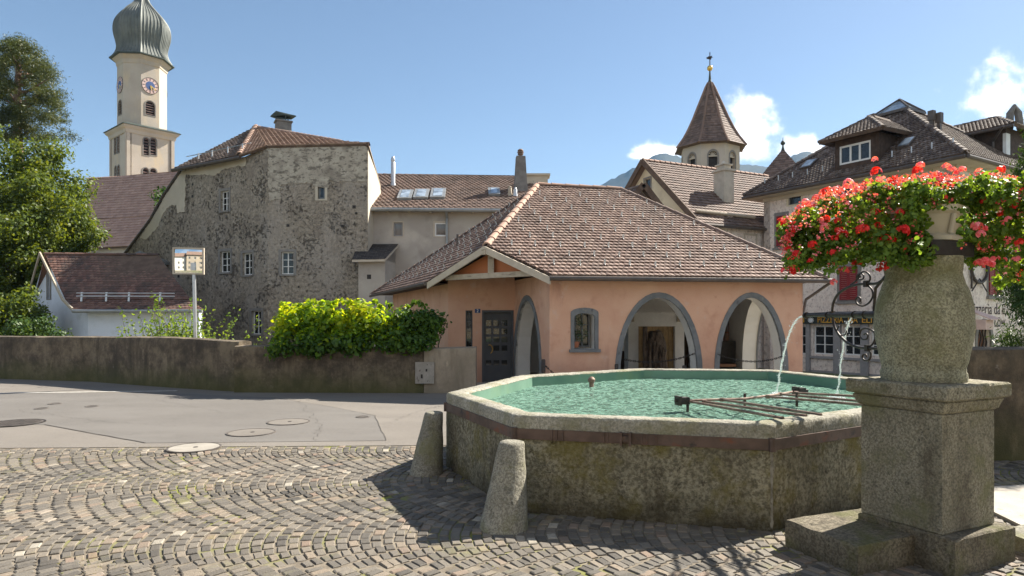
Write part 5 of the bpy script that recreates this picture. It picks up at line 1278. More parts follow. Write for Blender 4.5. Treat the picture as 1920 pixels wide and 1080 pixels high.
# ================================================================ grey house in the middle
def grey_house():
    t = thing('grey_plaster_house', 'grey plastered house with a long brown roof and three skylights in a row', 'house', (-2.5, 33, -1)); D0 = 31.0
    V = VP((W(664,400,D0).x, D0), (W(1075,400,D0+.6).x, D0+.6)); ze = V.uz(700,393)[1]; mb = MB()
    wins = [(738,755,417,443),(815,838,417,443)]; Rc = []
    for a, b, c, d in wins: u0, z1 = V.uz(a, c); u1, z0 = V.uz(b, d); Rc.append((u0,u1,z0,z1))
    wallmesh(mb, V, rect(0,V.len,-1.2,ze-.02), [rect(*r) for r in Rc], .4, 0, 0); mb.slab([V.P(0,-1.2,-.5),V.P(V.len,-1.2,-.5),V.P(V.len,-1.2,-9),V.P(0,-1.2,-9)], (0,0,ze+1)); mb.build('wall', 'grey_plaster', t)
    window(t, V, *Rc[0], 1, 1, .06, .08, 'grey_pilaster', 'pane_light', surround=(.06,'cream_board'), label='left small window under the long eave'); window(t, V, *Rc[1], 1, 1, .07, .08, 'white_paint', 'pane_light', surround=(.06,'cream_board'), label='right small window beside the downpipe')
    e0 = V.P(-.1, ze, .45); e1 = V.P(V.len, ze, .45); r0 = W(705,328,36.4); r1 = W(972,329,37.0); r0.z = r1.z = r0.z
    pl = [e0, e1, r1, r0]; o, u_, v_, n_ = basis(pl)
    roof(t, [pl], ('roof_under','tiles_brown','tiles_brown'), [(r0,r1),(r1,e1)], .14, .24, .26, .025, .05, .13)
    mb = MB(); mb.slab([r0, r1, V.P(V.len, ze, -5), V.P(V.len, ze, -11), V.P(0, ze, -11)], (0,0,-.1)); mb.build('rear_roof', 'tiles_brown', t)
    mb = MB(); mb.tube([e0+Vector((0,-.06,-.07)), e1+Vector((0,-.06,-.07))], .085, 8); u, z = V.uz(838,396); mb.tube([e0.lerp(e1,.0)+u_*(u+.1)+Vector((0,-.05,-.12)), V.P(u,z-.35,.08), V.P(u,-1,.08)], .055, 8)
    mb.build('gutter', 'zinc', t)
    mb = MB()
    for i in range(9): u = .6+i*1.0; mb.beam(V.P(u,ze-.12,.42), V.P(u,ze-.08,-.1), .09,.12)
    mb.build('rafter_ends', 'weathered_beam', t)
    def skyl(x0, x1, y0, y1, label):
        c = [hitp(x0,y1,o,n_), hitp(x1,y1,o,n_)]; h = (hitp((x0+x1)/2,y0,o,n_)-hitp((x0+x1)/2,y1,o,n_)).dot(v_); a, b = c; a2 = a+v_*h; b2 = b+v_*h
        mb = MB(); mb.slab([a+n_*.16,b+n_*.16,b2+n_*.16,a2+n_*.16], -n_*.16); f = mb.build('skylight', 'zinc', t, label=label); mb = MB(); g = .14; 
        mb.slab([a+n_*.175+u_*g+v_*g, b+n_*.175-u_*g+v_*g, b2+n_*.175-u_*g-v_*g, a2+n_*.175+u_*g-v_*g], -n_*.01); mb.build('glass', 'skylight', f)
    skyl(744,771,361,377,'left skylight of the row of three'); skyl(774,802,359.5,375.5,'middle skylight of the row of three'); skyl(806,834,358,374.5,'right skylight of the row of three'); skyl(916,938,357,369,'small skylight beside the tapered chimney')
    def pipe(px, yb, yt, r, label, m='steel', capz=.3):
        p = hitp(px, yb, o, n_); zt = EYE+(HY-yt)/F*p.y; mb = MB(); mb.lathe((p.x,p.y,p.z-.3), [(r*1.6,0),(r*1.3,.35),(r,.45),(r,zt-p.z-capz+.3),(r*.8,zt-p.z-capz+.33),(r*1.1,zt-p.z-capz*.6+.3),(r*.8,zt-p.z-.05+.3),(r*.6,zt-p.z+.3)], 14); mb.build('vent_pipe', m, t, smooth=40, label=label)
    pipe(737,348,294,.11,'tall steel vent pipe at the left end of the roof'); pipe(956,367,349,.1,'short vent pipe left of the tapered chimney','weathered_beam',.1); pipe(966,368,352,.1,'short steel vent pipe by the tapered chimney','steel',.1)
    p = hitp(976,357,o,n_); zt = EYE+(HY-294)/F*p.y; mb = MB(); mb.lathe((p.x,p.y,p.z-.6), [(.50,0),(.47,.6),(.33,zt-p.z+.6)], 4, R(50)); ch = mb.build('chimney', 'concrete_chimney', t, label='tapered grey concrete chimney'); mb = MB(); mb.lathe((p.x,p.y,zt-.02), [(.1,0),(.1,.1),(.15,.12),(.15,.17),(.1,.18),(.17,.22),(.17,.27),(.1,.28),(.16,.32),(.15,.36),(.08,.42)], 14); mb.build('chimney_cowl', 'rusty_bar', ch)
    p = hitp(1008,352,o,n_); zt = EYE+(HY-331)/F*(p.y+1); mb = MB(); mb.box((p.x,p.y+1.0,zt-.9),(1.15,.8,1.8)); mb.box((p.x,p.y+1,zt+.02),(1.4,1,.1)); mb.build('chimney', 'pale_render', t, label='broad pale chimney block')
    # lean-to bay
    Da = 29.3; VA = VP((W(672,500,Da).x, Da), (W(722,500,Da).x, Da)); zt_ = VA.uz(690,489)[1]; mb = MB(); a = VA.P(0,-1.2); b = VA.P(VA.len,-1.2); c = VA.P(VA.len+.15,-1.2,-1.9); d = VA.P(0,-1.2,-1.9); mb.slab([a,b,c,d], (0,0,zt_+1.25)); mb.slab([b+Vector((0,0,zt_+1.25)), c+Vector((0,0,zt_+1.25)), c+Vector((0,0,zt_+1.9))], (.0,.0,.01)); ln = mb.build('bay', 'grey_plaster', t, label='small projecting bay with a dark lean to roof')
    f0 = W(660,487,Da-.3); f1 = W(722,486,Da-.3); g0 = W(671,458,31.0); g1 = W(748,458,31.0); mb = MB(); pl2 = [f0,f1,g1,g0]; mb.slab(pl2, (0,0,-.1),0); tiles(mb, [f0,f1,g1,g0], .3,.16,.02,0,1); mb.build('bay_roof', ['cream_board','slate_dark'], ln)
    mb = MB(); p = W(685,478,30.2); mb.lathe((p.x,p.y,p.z-.1), [(.06,0),(.06,.65),(.08,.66),(.08,.7)], 12); mb.build('vent_pipe', 'steel', ln); mb = MB(); u, z = VA.uz(692,519); vbox(mb, VA, u-.09,u+.09,z-.1,z+.1,.01,-.02); mb.build('vent_hole', 'cast_iron_dark', ln)
grey_house()
def small_dormer_house():
    pass
# ================================================================ white garden house
def white_house():
    t = thing('white_garden_house', 'small white gabled house with a steep mossy red tiled roof behind the street wall', 'house', (-17, 26, -1)); D0 = 25.0
    a = W(148,580,D0); zE = a.z; b = W(366,580,D0+.3); VF = VP((a.x+.12,D0+.35), (b.x,D0+.6)); 
    ap = W(84,476,27.4); rr_ = W(296,488,27.7); rr_.z = ap.z; gl = W(54,562,29.6); gl.z = zE+.1
    VG = VP((gl.x+.1,gl.y-.1), (a.x+.12,D0+.35)); mb = MB(); 
    wallmesh(mb, VF, rect(0,VF.len,-1.2,zE-.02), [], .3, 0, 0)
    um, zm = VG.uz(84,478); wz = VG.uz(92,520)
    cu = [(VG.len,-1.2),(VG.len,zE-.02)]; s0 = (VG.len,zE-.02); s1 = (um,zm-.1)
    for f in (.25,.5,.75): cu.append((s0[0]+(s1[0]-s0[0])*f, s0[1]+(s1[1]-s0[1])*(f**1.25)))
    cu += [s1, (um*.5, (zm+zE)/2), (0,zE+.0),(0,-1.2)]
    c = VG.uz(92,527); sl = arch(c[0]-.22,c[0]+.22,c[1]-.75,c[1]+.4,c[1]+.62,8)
    wallmesh(mb, VG, cu, [sl], .3, 0, 0); mb.build('wall', 'white_lime', t)
    mb = MB(); ring(mb, VG, arch(c[0]-.28,c[0]+.28,c[1]-.8,c[1]+.4,c[1]+.68,8), sl, .02,-.05); vbox(mb, VG, c[0]-.22,c[0]+.22,c[1]-.75,c[1]+.62,-.1,-.14,1); mb.build('gable_opening', ['window_stone','pane_light'], t)
    e1 = a+Vector((-.15,-.1,0)); e2 = b+Vector((.3,0,0)); mid1 = e1.lerp(ap, .26)+Vector((0,0,-.22)); mid2 = e2.lerp(rr_, .26)+Vector((0,0,-.22)); 
    roof(t, [[e1,e2,mid2,mid1],[mid1,mid2,rr_,ap]], ('roof_under','tiles_red','tiles_red'), [(ap,rr_)], .1,.15,.15,.006,.022,.09)
    mb = MB(); g2 = gl+Vector((.0,.2,0)); mb.slab([ap, rr_, rr_+Vector((0,2.6,-2.6)), g2], (0,0,-.08)); mb.build('rear_roof', 'tiles_red', t)
    mb = MB(); mb.tube([e1+Vector((0,-.05,-.07)), e2+Vector((0,-.05,-.07))], .07, 8); mb.build('gutter', 'zinc', t)
    mb = MB(); o, u_, v_, n_ = basis([e1,e2,mid2,mid1]); s = mid1+Vector((.6,-.25,.12)); e = mid2+Vector((-.5,-.25,.12)); mb.tube([s,e], .025, 6); mb.tube([s+Vector((0,0,.12)),e+Vector((0,0,.12))], .02, 6)
    for f in (.05,.3,.53,.85): p = s.lerp(e, f); mb.beam(p+Vector((0,0,-.2)), p+Vector((0,.03,.16)), .07,.04)
    mb.build('snow_guard', 'steel', t)
    mb = MB(); v = [gl+Vector((-.1,-.15,0)), ap+Vector((-.12,-.12,.02)), mid1+Vector((-.05,-.1,.02)), e1+Vector((-.02,-.02,.0))]
    for p, q in zip(v, v[1:]): mb.beam(p, q, .05, .12)
    mb.build('verge_board', 'weathered_beam', t)
white_house()
def blue_annex():
    mb = MB(); a = W(228,486,32.0); b = W(262,470,33.0); c = W(292,486,32.6); mb.slab([a,b,c,a+Vector((1.5,2,0))], (0,0,-.15)); mb.slab([a+Vector((.3,0,-.16)),c+Vector((-.1,0,-.16)),c+Vector((0,2,-.16)),a+Vector((.3,2,-.16))], (0,0,-a.z-1)); 
    tag(mb.build('annex', 'zinc'), 'small annex with a blue grey metal roof between the white house and the rubble wall', 'annex')
blue_annex()
# ================================================================ church and tower
def church():
    t = thing('church_nave', 'church nave with a large plain reddish brown tiled roof beside the bell tower', 'church', (-38, 66, -1))
    r0 = W(163,336,70); r1 = W(380,357,66); r1.z = r0.z*.985; e0 = W(150,466,62); e1 = W(330,470,58); e1.z = e0.z; k0 = e0.lerp(r0, .44)+Vector((0,0,-.35)); k1 = e1.lerp(r1, .44)+Vector((0,0,-.35))
    roof(t, [[k0,k1,r1,r0],[e0,e1,k1+Vector((0,-.1,-.1)),k0+Vector((0,-.1,-.1))]], ('roof_under','tiles_church','tiles_church'), [(r0,r1)], .2,.42,.36,.01,.05,.2)
    mb = MB(); mb.slab([r0,r1,r1+Vector((6,9,-7)),r0+Vector((2,10,-7))],(0,0,-.2)); mb.build('rear_roof','tiles_church',t)
    mb = MB(); q = [e0+Vector((.5,.5,0)), e1+Vector((0,.5,0)), e1+Vector((5,14,0)), e0+Vector((5,14,0))]; q = [Vector((p.x,p.y,-1)) for p in q]; mb.slab(q, (0,0,e0.z+.9)); mb.add([e0+Vector((.3,.3,-.1)), r0+Vector((.2,0,-.2)), r0+Vector((2,10,-7))], [(0,1,2)]); mb.build('wall', 'cream_plaster', t)
church()
def bell_tower():
    D0 = 80.0; c0 = Vector(((237-960)/F*D0, D0)); th = R(49); dr = Vector((math.cos(th), math.sin(th))); dl = Vector((-math.sin(th), math.cos(th))); s = 4.53*80/65
    cen = c0+(dr+dl)*s/2; Dc = cen.y
    t = thing('bell_tower', 'tall cream church tower with a clock and a ribbed grey onion dome', 'church tower', (cen.x, cen.y, -1))
    zz = lambda y, D=None: EYE+(HY-y)/F*(D or D0)
    zc = zz(234); VR = VP(c0, c0+dr*s); VLf = VP(c0+dl*s, c0); VBk = VP(c0+dr*s, c0+dr*s+dl*s); VBl = VP(c0+dr*s+dl*s, c0+dl*s)
    def lou(vp, px0, px1, yb, yt, n, hole, par):
        u0, zb = vp.uz(px0, yb); u1, zt = vp.uz(px1, yt); zt = vp.uz((px0+px1)/2, yt)[1]; a = arch(u0,u1,zb,zt-(u1-u0)/2,zt,10); hole.append(a)
        def fin():
            mb = MB(); ring(mb, vp, arch(u0-.12,u1+.12,zb-.1,zt-(u1-u0)/2,zt+.12,10), a, .04,-.04); w_ = mb.build('louvre_window', 'window_stone', t)
            mb = MB(); vbox(mb, vp, u0-.05,u1+.05,zb,zt,-.32,-.36); mb.build('dark_opening', 'cast_iron_dark', w_); mb = MB(); h = (zt-zb)/n
            for i in range(n): 
                z = zb+h*(i+.35); f = 1.0; vs = [vp.P(u0,z,-.02),vp.P(u1,z,-.02),vp.P(u1,z+h*.45,-.22),vp.P(u0,z+h*.45,-.22)]; mb.slab(vs, (0,0,.05))
            mb.build('louvre', 'plank_dark', w_)
        return fin
    fins = []; hR = []; hL = []
    for a in ((269,279.5,290,258.5),(282,293,290,259),(268,279,346,315),(281.5,293.5,347,316)): fins.append(lou(VR, a[0],a[1],a[2],a[3],6,hR,t))
    for a in ((214.5,218.5,289,257),(220,224,287,254),(215,219,343,312),(220.5,224.5,342,310)): fins.append(lou(VLf, a[0],a[1],a[2],a[3],6,hL,t))
    mb = MB(); wallmesh(mb, VR, rect(0,s,-1,zc), hR, .6, 0, 0); wallmesh(mb, VLf, rect(0,s,-1,zc), hL, .6, 0, 0); wallmesh(mb, VBk, rect(0,s,-1,zc), [], .6); wallmesh(mb, VBl, rect(0,s,-1,zc), [], .6)
    for vp in (VR, VLf): vbox(mb, vp, -.0,.38,-1,zc-.02,.10,0,0); vbox(mb, vp, s-.38,s,-1,zc-.02,.10,0,0)
    mb.build('shaft', 'cream_plaster', t); [f() for f in fins]
    rot = th+PI/4
    def sq(mb, prof, mi=0): mb.lathe((cen.x,cen.y,0), [(r*math.sqrt(2),z) for r, z in prof], 4, rot, mi)
    h = s/2; mb = MB(); sq(mb, [(h+.02,zc-.9),(h+.12,zc-.85),(h+.2,zc-.45),(h+.45,zc-.2),(h+.5,zc)]); co = mb.build('cornice', 'cream_plaster', t); mb = MB(); sq(mb, [(h+.62,zc+.0),(h+.62,zc+.08),(h-.2,zc+.45)]); mb.build('cornice_roof', 'copper_dark', co)
    # octagonal belfry
    ro = h*.92; Rv = ro/math.cos(PI/8); z1 = zz(118, Dc); ov = [Vector((cen.x+Rv*math.cos(th-PI/2+PI/8+i*PI/4), cen.y+Rv*math.sin(th-PI/2+PI/8+i*PI/4))) for i in range(8)]
    # faces ordered: vertex i-1 -> i ; face with outward normal th-90deg is the clock face over VR
    faces = [VP(ov[(i-1) % 8], ov[i]) for i in range(8)]
    mb = MB(); bell = []
    fin2 = []
    for i, f in enumerate(faces):
        holes = []
        if i % 2 == 0:
            L_ = f.len; zb = zz(211, Dc-h); zt = zz(184, Dc-h); w2_ = .55; a = arch(L_/2-w2_, L_/2+w2_, zb, zt-w2_, zt, 10); holes.append(a); fin2.append((f, a, zb, zt, w2_))
        wallmesh(mb, f, rect(0,f.len,zc-.3,z1), holes, .5, 0, 0)
    b = mb.build('belfry', 'cream_plaster', t)
    for f, a, zb, zt, w2_ in fin2:
        L_ = f.len; mb = MB(); ring(mb, f, arch(L_/2-w2_-.12, L_/2+w2_+.12, zb-.1, zt-w2_, zt+.12, 10), a, .04,-.04); w_ = mb.build('louvre_window', 'window_stone', b); mb = MB(); vbox(mb, f, L_/2-w2_,L_/2+w2_,zb,zt,-.34,-.38); mb.build('dark_opening', 'cast_iron_dark', t)
        mb = MB(); hh = (zt-zb)/6
        for k in range(6):
            z = zb+hh*(k+.35); mb.slab([f.P(L_/2-w2_,z,-.02),f.P(L_/2+w2_,z,-.02),f.P(L_/2+w2_,z+hh*.45,-.22),f.P(L_/2-w2_,z+hh*.45,-.22)], (0,0,.05))
        mb.build('louvre', 'plank_dark', t)
        zk = zz(155, Dc-h); c = f.P(L_/2, zk); Rk = 1.02
        def disc(r, off, m, par, name, r2=0):
            mb = MB(); n = 36
            if r2: ring(mb, f, [(L_/2+r*math.cos(2*PI*i/n), zk+r*math.sin(2*PI*i/n)) for i in range(n)], [(L_/2+r2*math.cos(2*PI*i/n), zk+r2*math.sin(2*PI*i/n)) for i in range(n)], off, 0)
            else: 
                P_ = [f.P(L_/2+r*math.cos(2*PI*i/n), zk+r*math.sin(2*PI*i/n), off) for i in range(n)]; mb.slab(P_, Vector((f.n.x,f.n.y,0))*-.03)
            return mb.build(name, m, par)
        ck = disc(Rk, .05, 'clock_face', t, 'clock'); disc(Rk, .075, 'manhole_iron', ck, 'clock_rim', Rk*.94); disc(Rk*.52, .07, 'clock_blue', ck, 'inner_disc')
        mb = MB()
        for k in range(12):
            a_ = k*PI/6; ca, sa = math.cos(a_), math.sin(a_); p = f.P(L_/2+Rk*.62*ca, zk+Rk*.62*sa, .068); q = f.P(L_/2+Rk*.88*ca, zk+Rk*.88*sa, .068); mb.beam(p, q, .07, .01, up=(f.n.x,f.n.y,0))
        mb.build('hour_marks', 'manhole_iron', ck); mb = MB()
        for a_, l in ((R(-35), .75),(R(-75), .55)):
            mb.beam(f.P(L_/2,zk,.10), f.P(L_/2+Rk*l*math.cos(a_), zk+Rk*l*math.sin(a_), .10), .12, .02, up=(f.n.x,f.n.y,0))
        mb.build('clock_hands', 'gold', ck)
    rot8 = th-PI/2+PI/8; mb = MB(); mb.lathe((cen.x,cen.y,0), [(Rv+.02,z1-1.0),(Rv+.1,z1-.9),(Rv+.15,z1-.5),(Rv+.5,z1-.15),(Rv+.55,z1)], 8, rot8); mb.build('belfry_cornice', 'cream_plaster', t)
    # onion dome
    px = Dc/F; prof = [(59.5,118),(56,113),(51.5,107),(48.5,100),(48,93),(50,84),(53,74),(54.5,64),(54,55),(51.5,46),(46,37),(38,28),(29,20),(21.5,13),(16,7),(12.5,2),(10,-5),(7,-15),(4,-30),(2,-45)]
    sc_ = (Rv+.75)/(59.5*px); Pf = [(r*px*sc_*.985, zz(y, Dc)+.05) for r, y in prof]; mb = MB(); nseg = 8; sub = 6; vs = []; K = len(Pf)
    fine = []
    for i in range(K-1):
        for j in range(4):
            tt = j/4; a, b_, c_, d_ = Pf[max(i-1,0)], Pf[i], Pf[i+1], Pf[min(i+2,K-1)]
            fine.append(tuple(.5*(2*b_[q]+(c_[q]-a[q])*tt+(2*a[q]-5*b_[q]+4*c_[q]-d_[q])*tt*tt+(3*b_[q]-a[q]-3*c_[q]+d_[q])*tt**3) for q in (0,1)))
    fine.append(Pf[-1]); n = nseg*sub
    def at(r, z, j):
        e = j/sub; i = int(e) % 8; f_ = e-int(e); a0 = rot8+i*PI/4; a1 = a0+PI/4; p = Vector((math.cos(a0),math.sin(a0))).lerp(Vector((math.cos(a1),math.sin(a1))), f_)*r; return Vector((cen.x+p.x, cen.y+p.y, z))
    for r, z in fine:
        for j in range(n): vs.append(at(r, z, j))
    k = len(fine); mb.add(vs, [(i*n+j, i*n+(j+1) % n, (i+1)*n+(j+1) % n, (i+1)*n+j) for i in range(k-1) for j in range(n)]+[tuple(range(n-1,-1,-1))]); d = mb.build('onion_dome', 'dome_metal', t, smooth=28)
    mb = MB()
    for j in range(n):
        step_ = 1 if j % sub == 0 else 1; mb.tube([at(r*1.004, z, j) for r, z in fine[::2] if r > .35 or j % 2 == 0], .055 if j % sub else .09, 4, cap=False)
    mb.build('standing_seams', 'dome_metal', d)
    mb = MB(); mb.lathe((cen.x,cen.y,0), [(Rv+.9,z1-.02),(Rv+.9,z1+.1),(Rv+.3,z1+.35)], 8, rot8); mb.build('dome_eave', 'copper_dark', d)
mat('plank_dark', (.16,.10,.085), (.12,.08,.065), 2, .85, (), None)
bell_tower()
# ================================================================ yellow house and spire
def yellow_house():
    t = thing('yellow_gable_house', 'pale yellow house with a wide gable and a sunlit brown tiled roof', 'house', (10, 37, -1))
    R0 = Vector((7.55,38,10.95)); R1 = Vector((16.4,42.28,10.95)); E0 = Vector((9.6,33.8,6.72)); E1 = E0+(R1-R0); F0 = Vector((5.5,42.2,6.72)); F1 = F0+(R1-R0)
    rd = (R1-R0).normalized(); roof(t, [[E0,E1,R1,R0]], ('roof_under','tiles_brown','tiles_ridge'), [(R0,R1)], .22,.27,.30,.02,.05,.16, rr_ if False else .14) if False else roof(t, [[E0,E1,R1,R0]], ('roof_under','tiles_brown','tiles_ridge'), [(R0,R1)], .2,.25,.28,.02,.05,.14)
    mb = MB(); mb.slab([F1,F0,R0,R1], (0,0,-.2)); mb.build('rear_roof','tiles_brown',t)
    off = rd*.35; VG = VP(F0+off, E0+off); mb = MB(); m = (0+VG.len)/2; w_ = VG.uz(1213,337)
    hole = rect(m-.28,m+.28,9.0,9.9); wallmesh(mb, VG, [(.35,-1),(VG.len-.35,-1),(VG.len-.35,6.95),(m,10.7),(.35,6.95)], [hole], .4)
    VE = VP((E0+off+Vector((-.12,.3,0))), (E1+Vector((-.12,.3,0)))); wallmesh(mb, VE, rect(0,VE.len,-1,6.7), [], .4, 1, 1); mb.build('wall', ['yellow_plaster','pizza_stucco'], t)
    window(t, VG, m-.28,m+.28,9.0,9.9,1,1,.05,.1,'window_stone','pane',surround=(.1,'window_stone'))
    mb = MB()
    for a in (F0,E0): 
        p = a+Vector((0,0,-.06)); q = R0+Vector((0,0,-.06)); mb.beam(p-rd*.03, q-rd*.03, .1,.32)
    mb.build('verge_board', 'roof_under', t)
    mb = MB(); mb.tube([E0+Vector((0,-.08,-.1)),E1+Vector((0,-.08,-.1))], .09, 8); mb.build('gutter', 'gutter', t)
    o, u_, v_, n_ = basis([E0,E1,R0]); mb = MB(); a = hitp(1302,400,o,n_)+n_*.16; b = hitp(1412,412,o,n_)+n_*.16; mb.tube([a,b], .09, 8); mb.build('snow_log', 'weathered_beam', t)
    p = hitp(1357,372,o,n_); zt = EYE+(HY-322)/F*p.y; mb = MB(); mb.box((p.x,p.y,(p.z+zt)/2-.4),(.72,.85,zt-p.z+.8),.45); mb.box((p.x,p.y,zt+.03),(.9,1.0,.12),.45); mb.box((p.x,p.y,zt+.2),(.5,.6,.24),.45); mb.box((p.x,p.y,zt+.36),(.66,.75,.07),.45); mb.lathe((p.x,p.y,zt+.38),[(.3,0),(.02,.25)],4,.4); mb.build('chimney', 'pale_chimney', t)
    VE2 = VE; u0, z1 = VE.uz(1397,441); u1, z0 = VE.uz(1417,470); window(t, VE, u0,u1,z0,z1,1,1,.05,.05,'window_stone','pane',surround=(.1,'cream_board'))
    mb = MB(); vbox(mb, VE, 0,VE.len,6.0,6.7,.01,-.02); 
yellow_house()
def little_gable():
    t = thing('little_gable_house', 'small dark roofed gable in front of the yellow house', 'house', (6.8,33,-1)); ap = W(1207,345,32.0); e = W(1243,392,32.0); l = W(1171,392,32.0); l.z = e.z; bk = Vector((-3.8,3.0,-.0)); mb = MB()
    d = (e-l); d.z = 0; d.normalize(); nrm = Vector((d.y,-d.x,0)); back = Vector((-1.2,2.0,0)); mb.slab([e,e+back,ap+back,ap], (0,0,-.15),0); mb.slab([ap,ap+back,l+back,l], (0,0,-.15),0); tiles(mb, [l+back,l,ap,ap+back], .22,.26,.04,.01,1); mb.build('roof', ['roof_under','tiles_dark'], t)
    mb = MB(); b = -nrm*.25; mb.slab([l+b+Vector((.2,0,-.1)), Vector((l.x+.2,l.y,-1))+b, Vector((e.x-.2,e.y,-1))+b, e+b+Vector((-.2,0,-.1)), ap+b+Vector((0,0,-.2))], -nrm*.3); mb.build('wall', 'yellow_plaster', t)
    mb = MB(); mb.beam(l,ap,.08,.28); mb.beam(ap,e,.08,.28); mb.build('verge_board', 'roof_under', t); mb = MB(); c = W(1203,369,31.8); mb.slab([c+Vector((-.22,0,0)),c+Vector((0,0,-.25)),c+Vector((.22,0,0)),c+Vector((0,0,.25))], (0,.1,0)); mb.build('gable_window', 'dark_wood', t)
little_gable()
def spire():
    D = 56.0; k = D/F; cx = (1331-960)*k; z = lambda y: EYE+(HY-y)*k; t = thing('spire_tower', 'octagonal turret with a tall pointed brown tiled spire, golden ball and weather vane', 'tower', (cx, D, -1)); r = 54.5*k; rot = R(12)
    ov = [Vector((cx+r*math.cos(rot+i*PI/4), D+r*math.sin(rot+i*PI/4))) for i in range(8)]; mb = MB(); rg_ = []
    for i in range(8):
        f = VP(ov[i-1], ov[i]); L_ = f.len; a = arch(L_*.5-.36,L_*.5+.36,z(330),z(304),z(304)+.40,10); wallmesh(mb, f, rect(0,L_,2,z(276)), [a], .35); rg_.append((f,a,L_))
    mb.build('belfry', 'cream_plaster', t)
    for f, a, L_ in rg_:
        mb = MB(); ring(mb, f, arch(L_*.5-.48,L_*.5+.48,z(332),z(304),z(304)+.54,10), a, .03,-.03); w_ = mb.build('arched_window', 'window_stone', t); mb = MB(); vbox(mb, f, L_*.5-.36,L_*.5+.36,z(330),z(304)+.4,-.3,-.33); mb.build('dark_opening', 'cast_iron_dark', w_)
        mb = MB(); c = (L_*.5, z(303))
        for q in range(7): an = PI*q/6; mb.beam(f.P(c[0],c[1],-.12), f.P(c[0]+.36*math.cos(an), c[1]+.38*math.sin(an), -.12), .05,.05)
        vbox(mb, f, L_*.5-.36,L_*.5+.36,z(303)-.1,z(303),-.08,-.14); mb.build('tracery', 'pale_render', w_)
    P_ = [(66,281),(60,273),(52,262),(43,246),(33,225),(24,203),(15,182),(8,165),(3.5,155)]; mb = MB(); und = MB(); apx = 1330
    prof = [(a*k, z(b)) for a, b in P_]; sh = lambda zz_: 0
    und.lathe((cx,D,0), [(r-.1,z(282))]+[(a-.03,b) for a, b in prof], 8, rot)
    for i in range(8):
        a0, a1 = rot+i*PI/4, rot+(i+1)*PI/4
        for (r0,z0),(r1,z1) in zip(prof, prof[1:]):
            q = [Vector((cx+rr_*math.cos(a_), D+rr_*math.sin(a_), z_)) for rr_, z_, a_ in ((r0,z0,a0),(r0,z0,a1),(r1,z1,a1),(r1,z1,a0))]; tiles(und, q, .22,.24,.03,0,1,jit=.01)
        pts = [Vector((cx+(rr_+.04)*math.cos(a0), D+(rr_+.04)*math.sin(a0), z_)) for rr_, z_ in prof]; mb.tube(pts, [.10]*8+[.06], 6)
    rf = und.build('spire_roof', ['roof_under','tiles_brown'], t); mb.build('hip_tiles', 'tiles_orange', rf)
    mb = MB(); mb.lathe((cx,D,0), [(.2,z(157)),(.12,z(150)),(.07,z(138)),(.05,z(130))], 10); mb.build('spire_tip', 'copper_dark', t); mb = MB(); mb.lathe((cx,D,z(128)), [(.001,-.24),(.15,-.19),(.23,-.07),(.23,.07),(.15,.19),(.001,.24)], 16, cap=False); mb.build('golden_ball', 'gold', t, smooth=60)
    mb = MB(); mb.tube([(cx,D,z(126)),(cx,D,z(98))], .04, 6); mb.slab([Vector((cx-.3,D,z(110))),Vector((cx+.1,D,z(111.5))),Vector((cx+.16,D,z(108))),Vector((cx+.2,D,z(104))),Vector((cx+.0,D,z(106))),Vector((cx-.1,D,z(105)))], (0,.05,0)); mb.beam((cx-.3,D,z(107.5)),(cx+.25,D,z(107.5)),.04,.04); mb.build('weather_vane', 'wrought_iron', t)
spire()
def turret():
    D = 47.0; k = D/F; cx = (1468-960)*k; z = lambda y: EYE+(HY-y)*k; t = thing('turret_roof', 'small pointed brown roof with a ball finial behind the pizzeria roof', 'turret', (cx, D, -1)); mb = MB(); und = MB(); prof = [(75*k,z(372)),(45*k,z(328)),(22*k,z(303)),(8*k,z(288)),(2*k,z(281))]; rot = R(20); und.lathe((cx,D,0), [(a-.03,b) for a,b in prof], 4, rot)
    for i in range(4):
        a0, a1 = rot+i*PI/2, rot+(i+1)*PI/2
        for (r0,z0),(r1,z1) in zip(prof, prof[1:]): tiles(und, [Vector((cx+rr_*math.cos(a_), D+rr_*math.sin(a_), z_)) for rr_, z_, a_ in ((r0,z0,a0),(r0,z0,a1),(r1,z1,a1),(r1,z1,a0))], .2,.22,.03,0,1)
    und.build('roof', ['roof_under','tiles_brown'], t); mb.lathe((cx,D,z(283)), [(.14,0),(.07,.25),(.05,.4),(.14,.47),(.17,.58),(.1,.7),(.03,.75),(.02,.95)], 12); mb.build('finial', 'copper_dark', t); mb = MB(); mb.box((cx,D,2.5+z(372)/2-1.2),(3.4,3.4,z(372)-1),rot+PI/4); mb.build('wall','yellow_plaster',t)
turret()
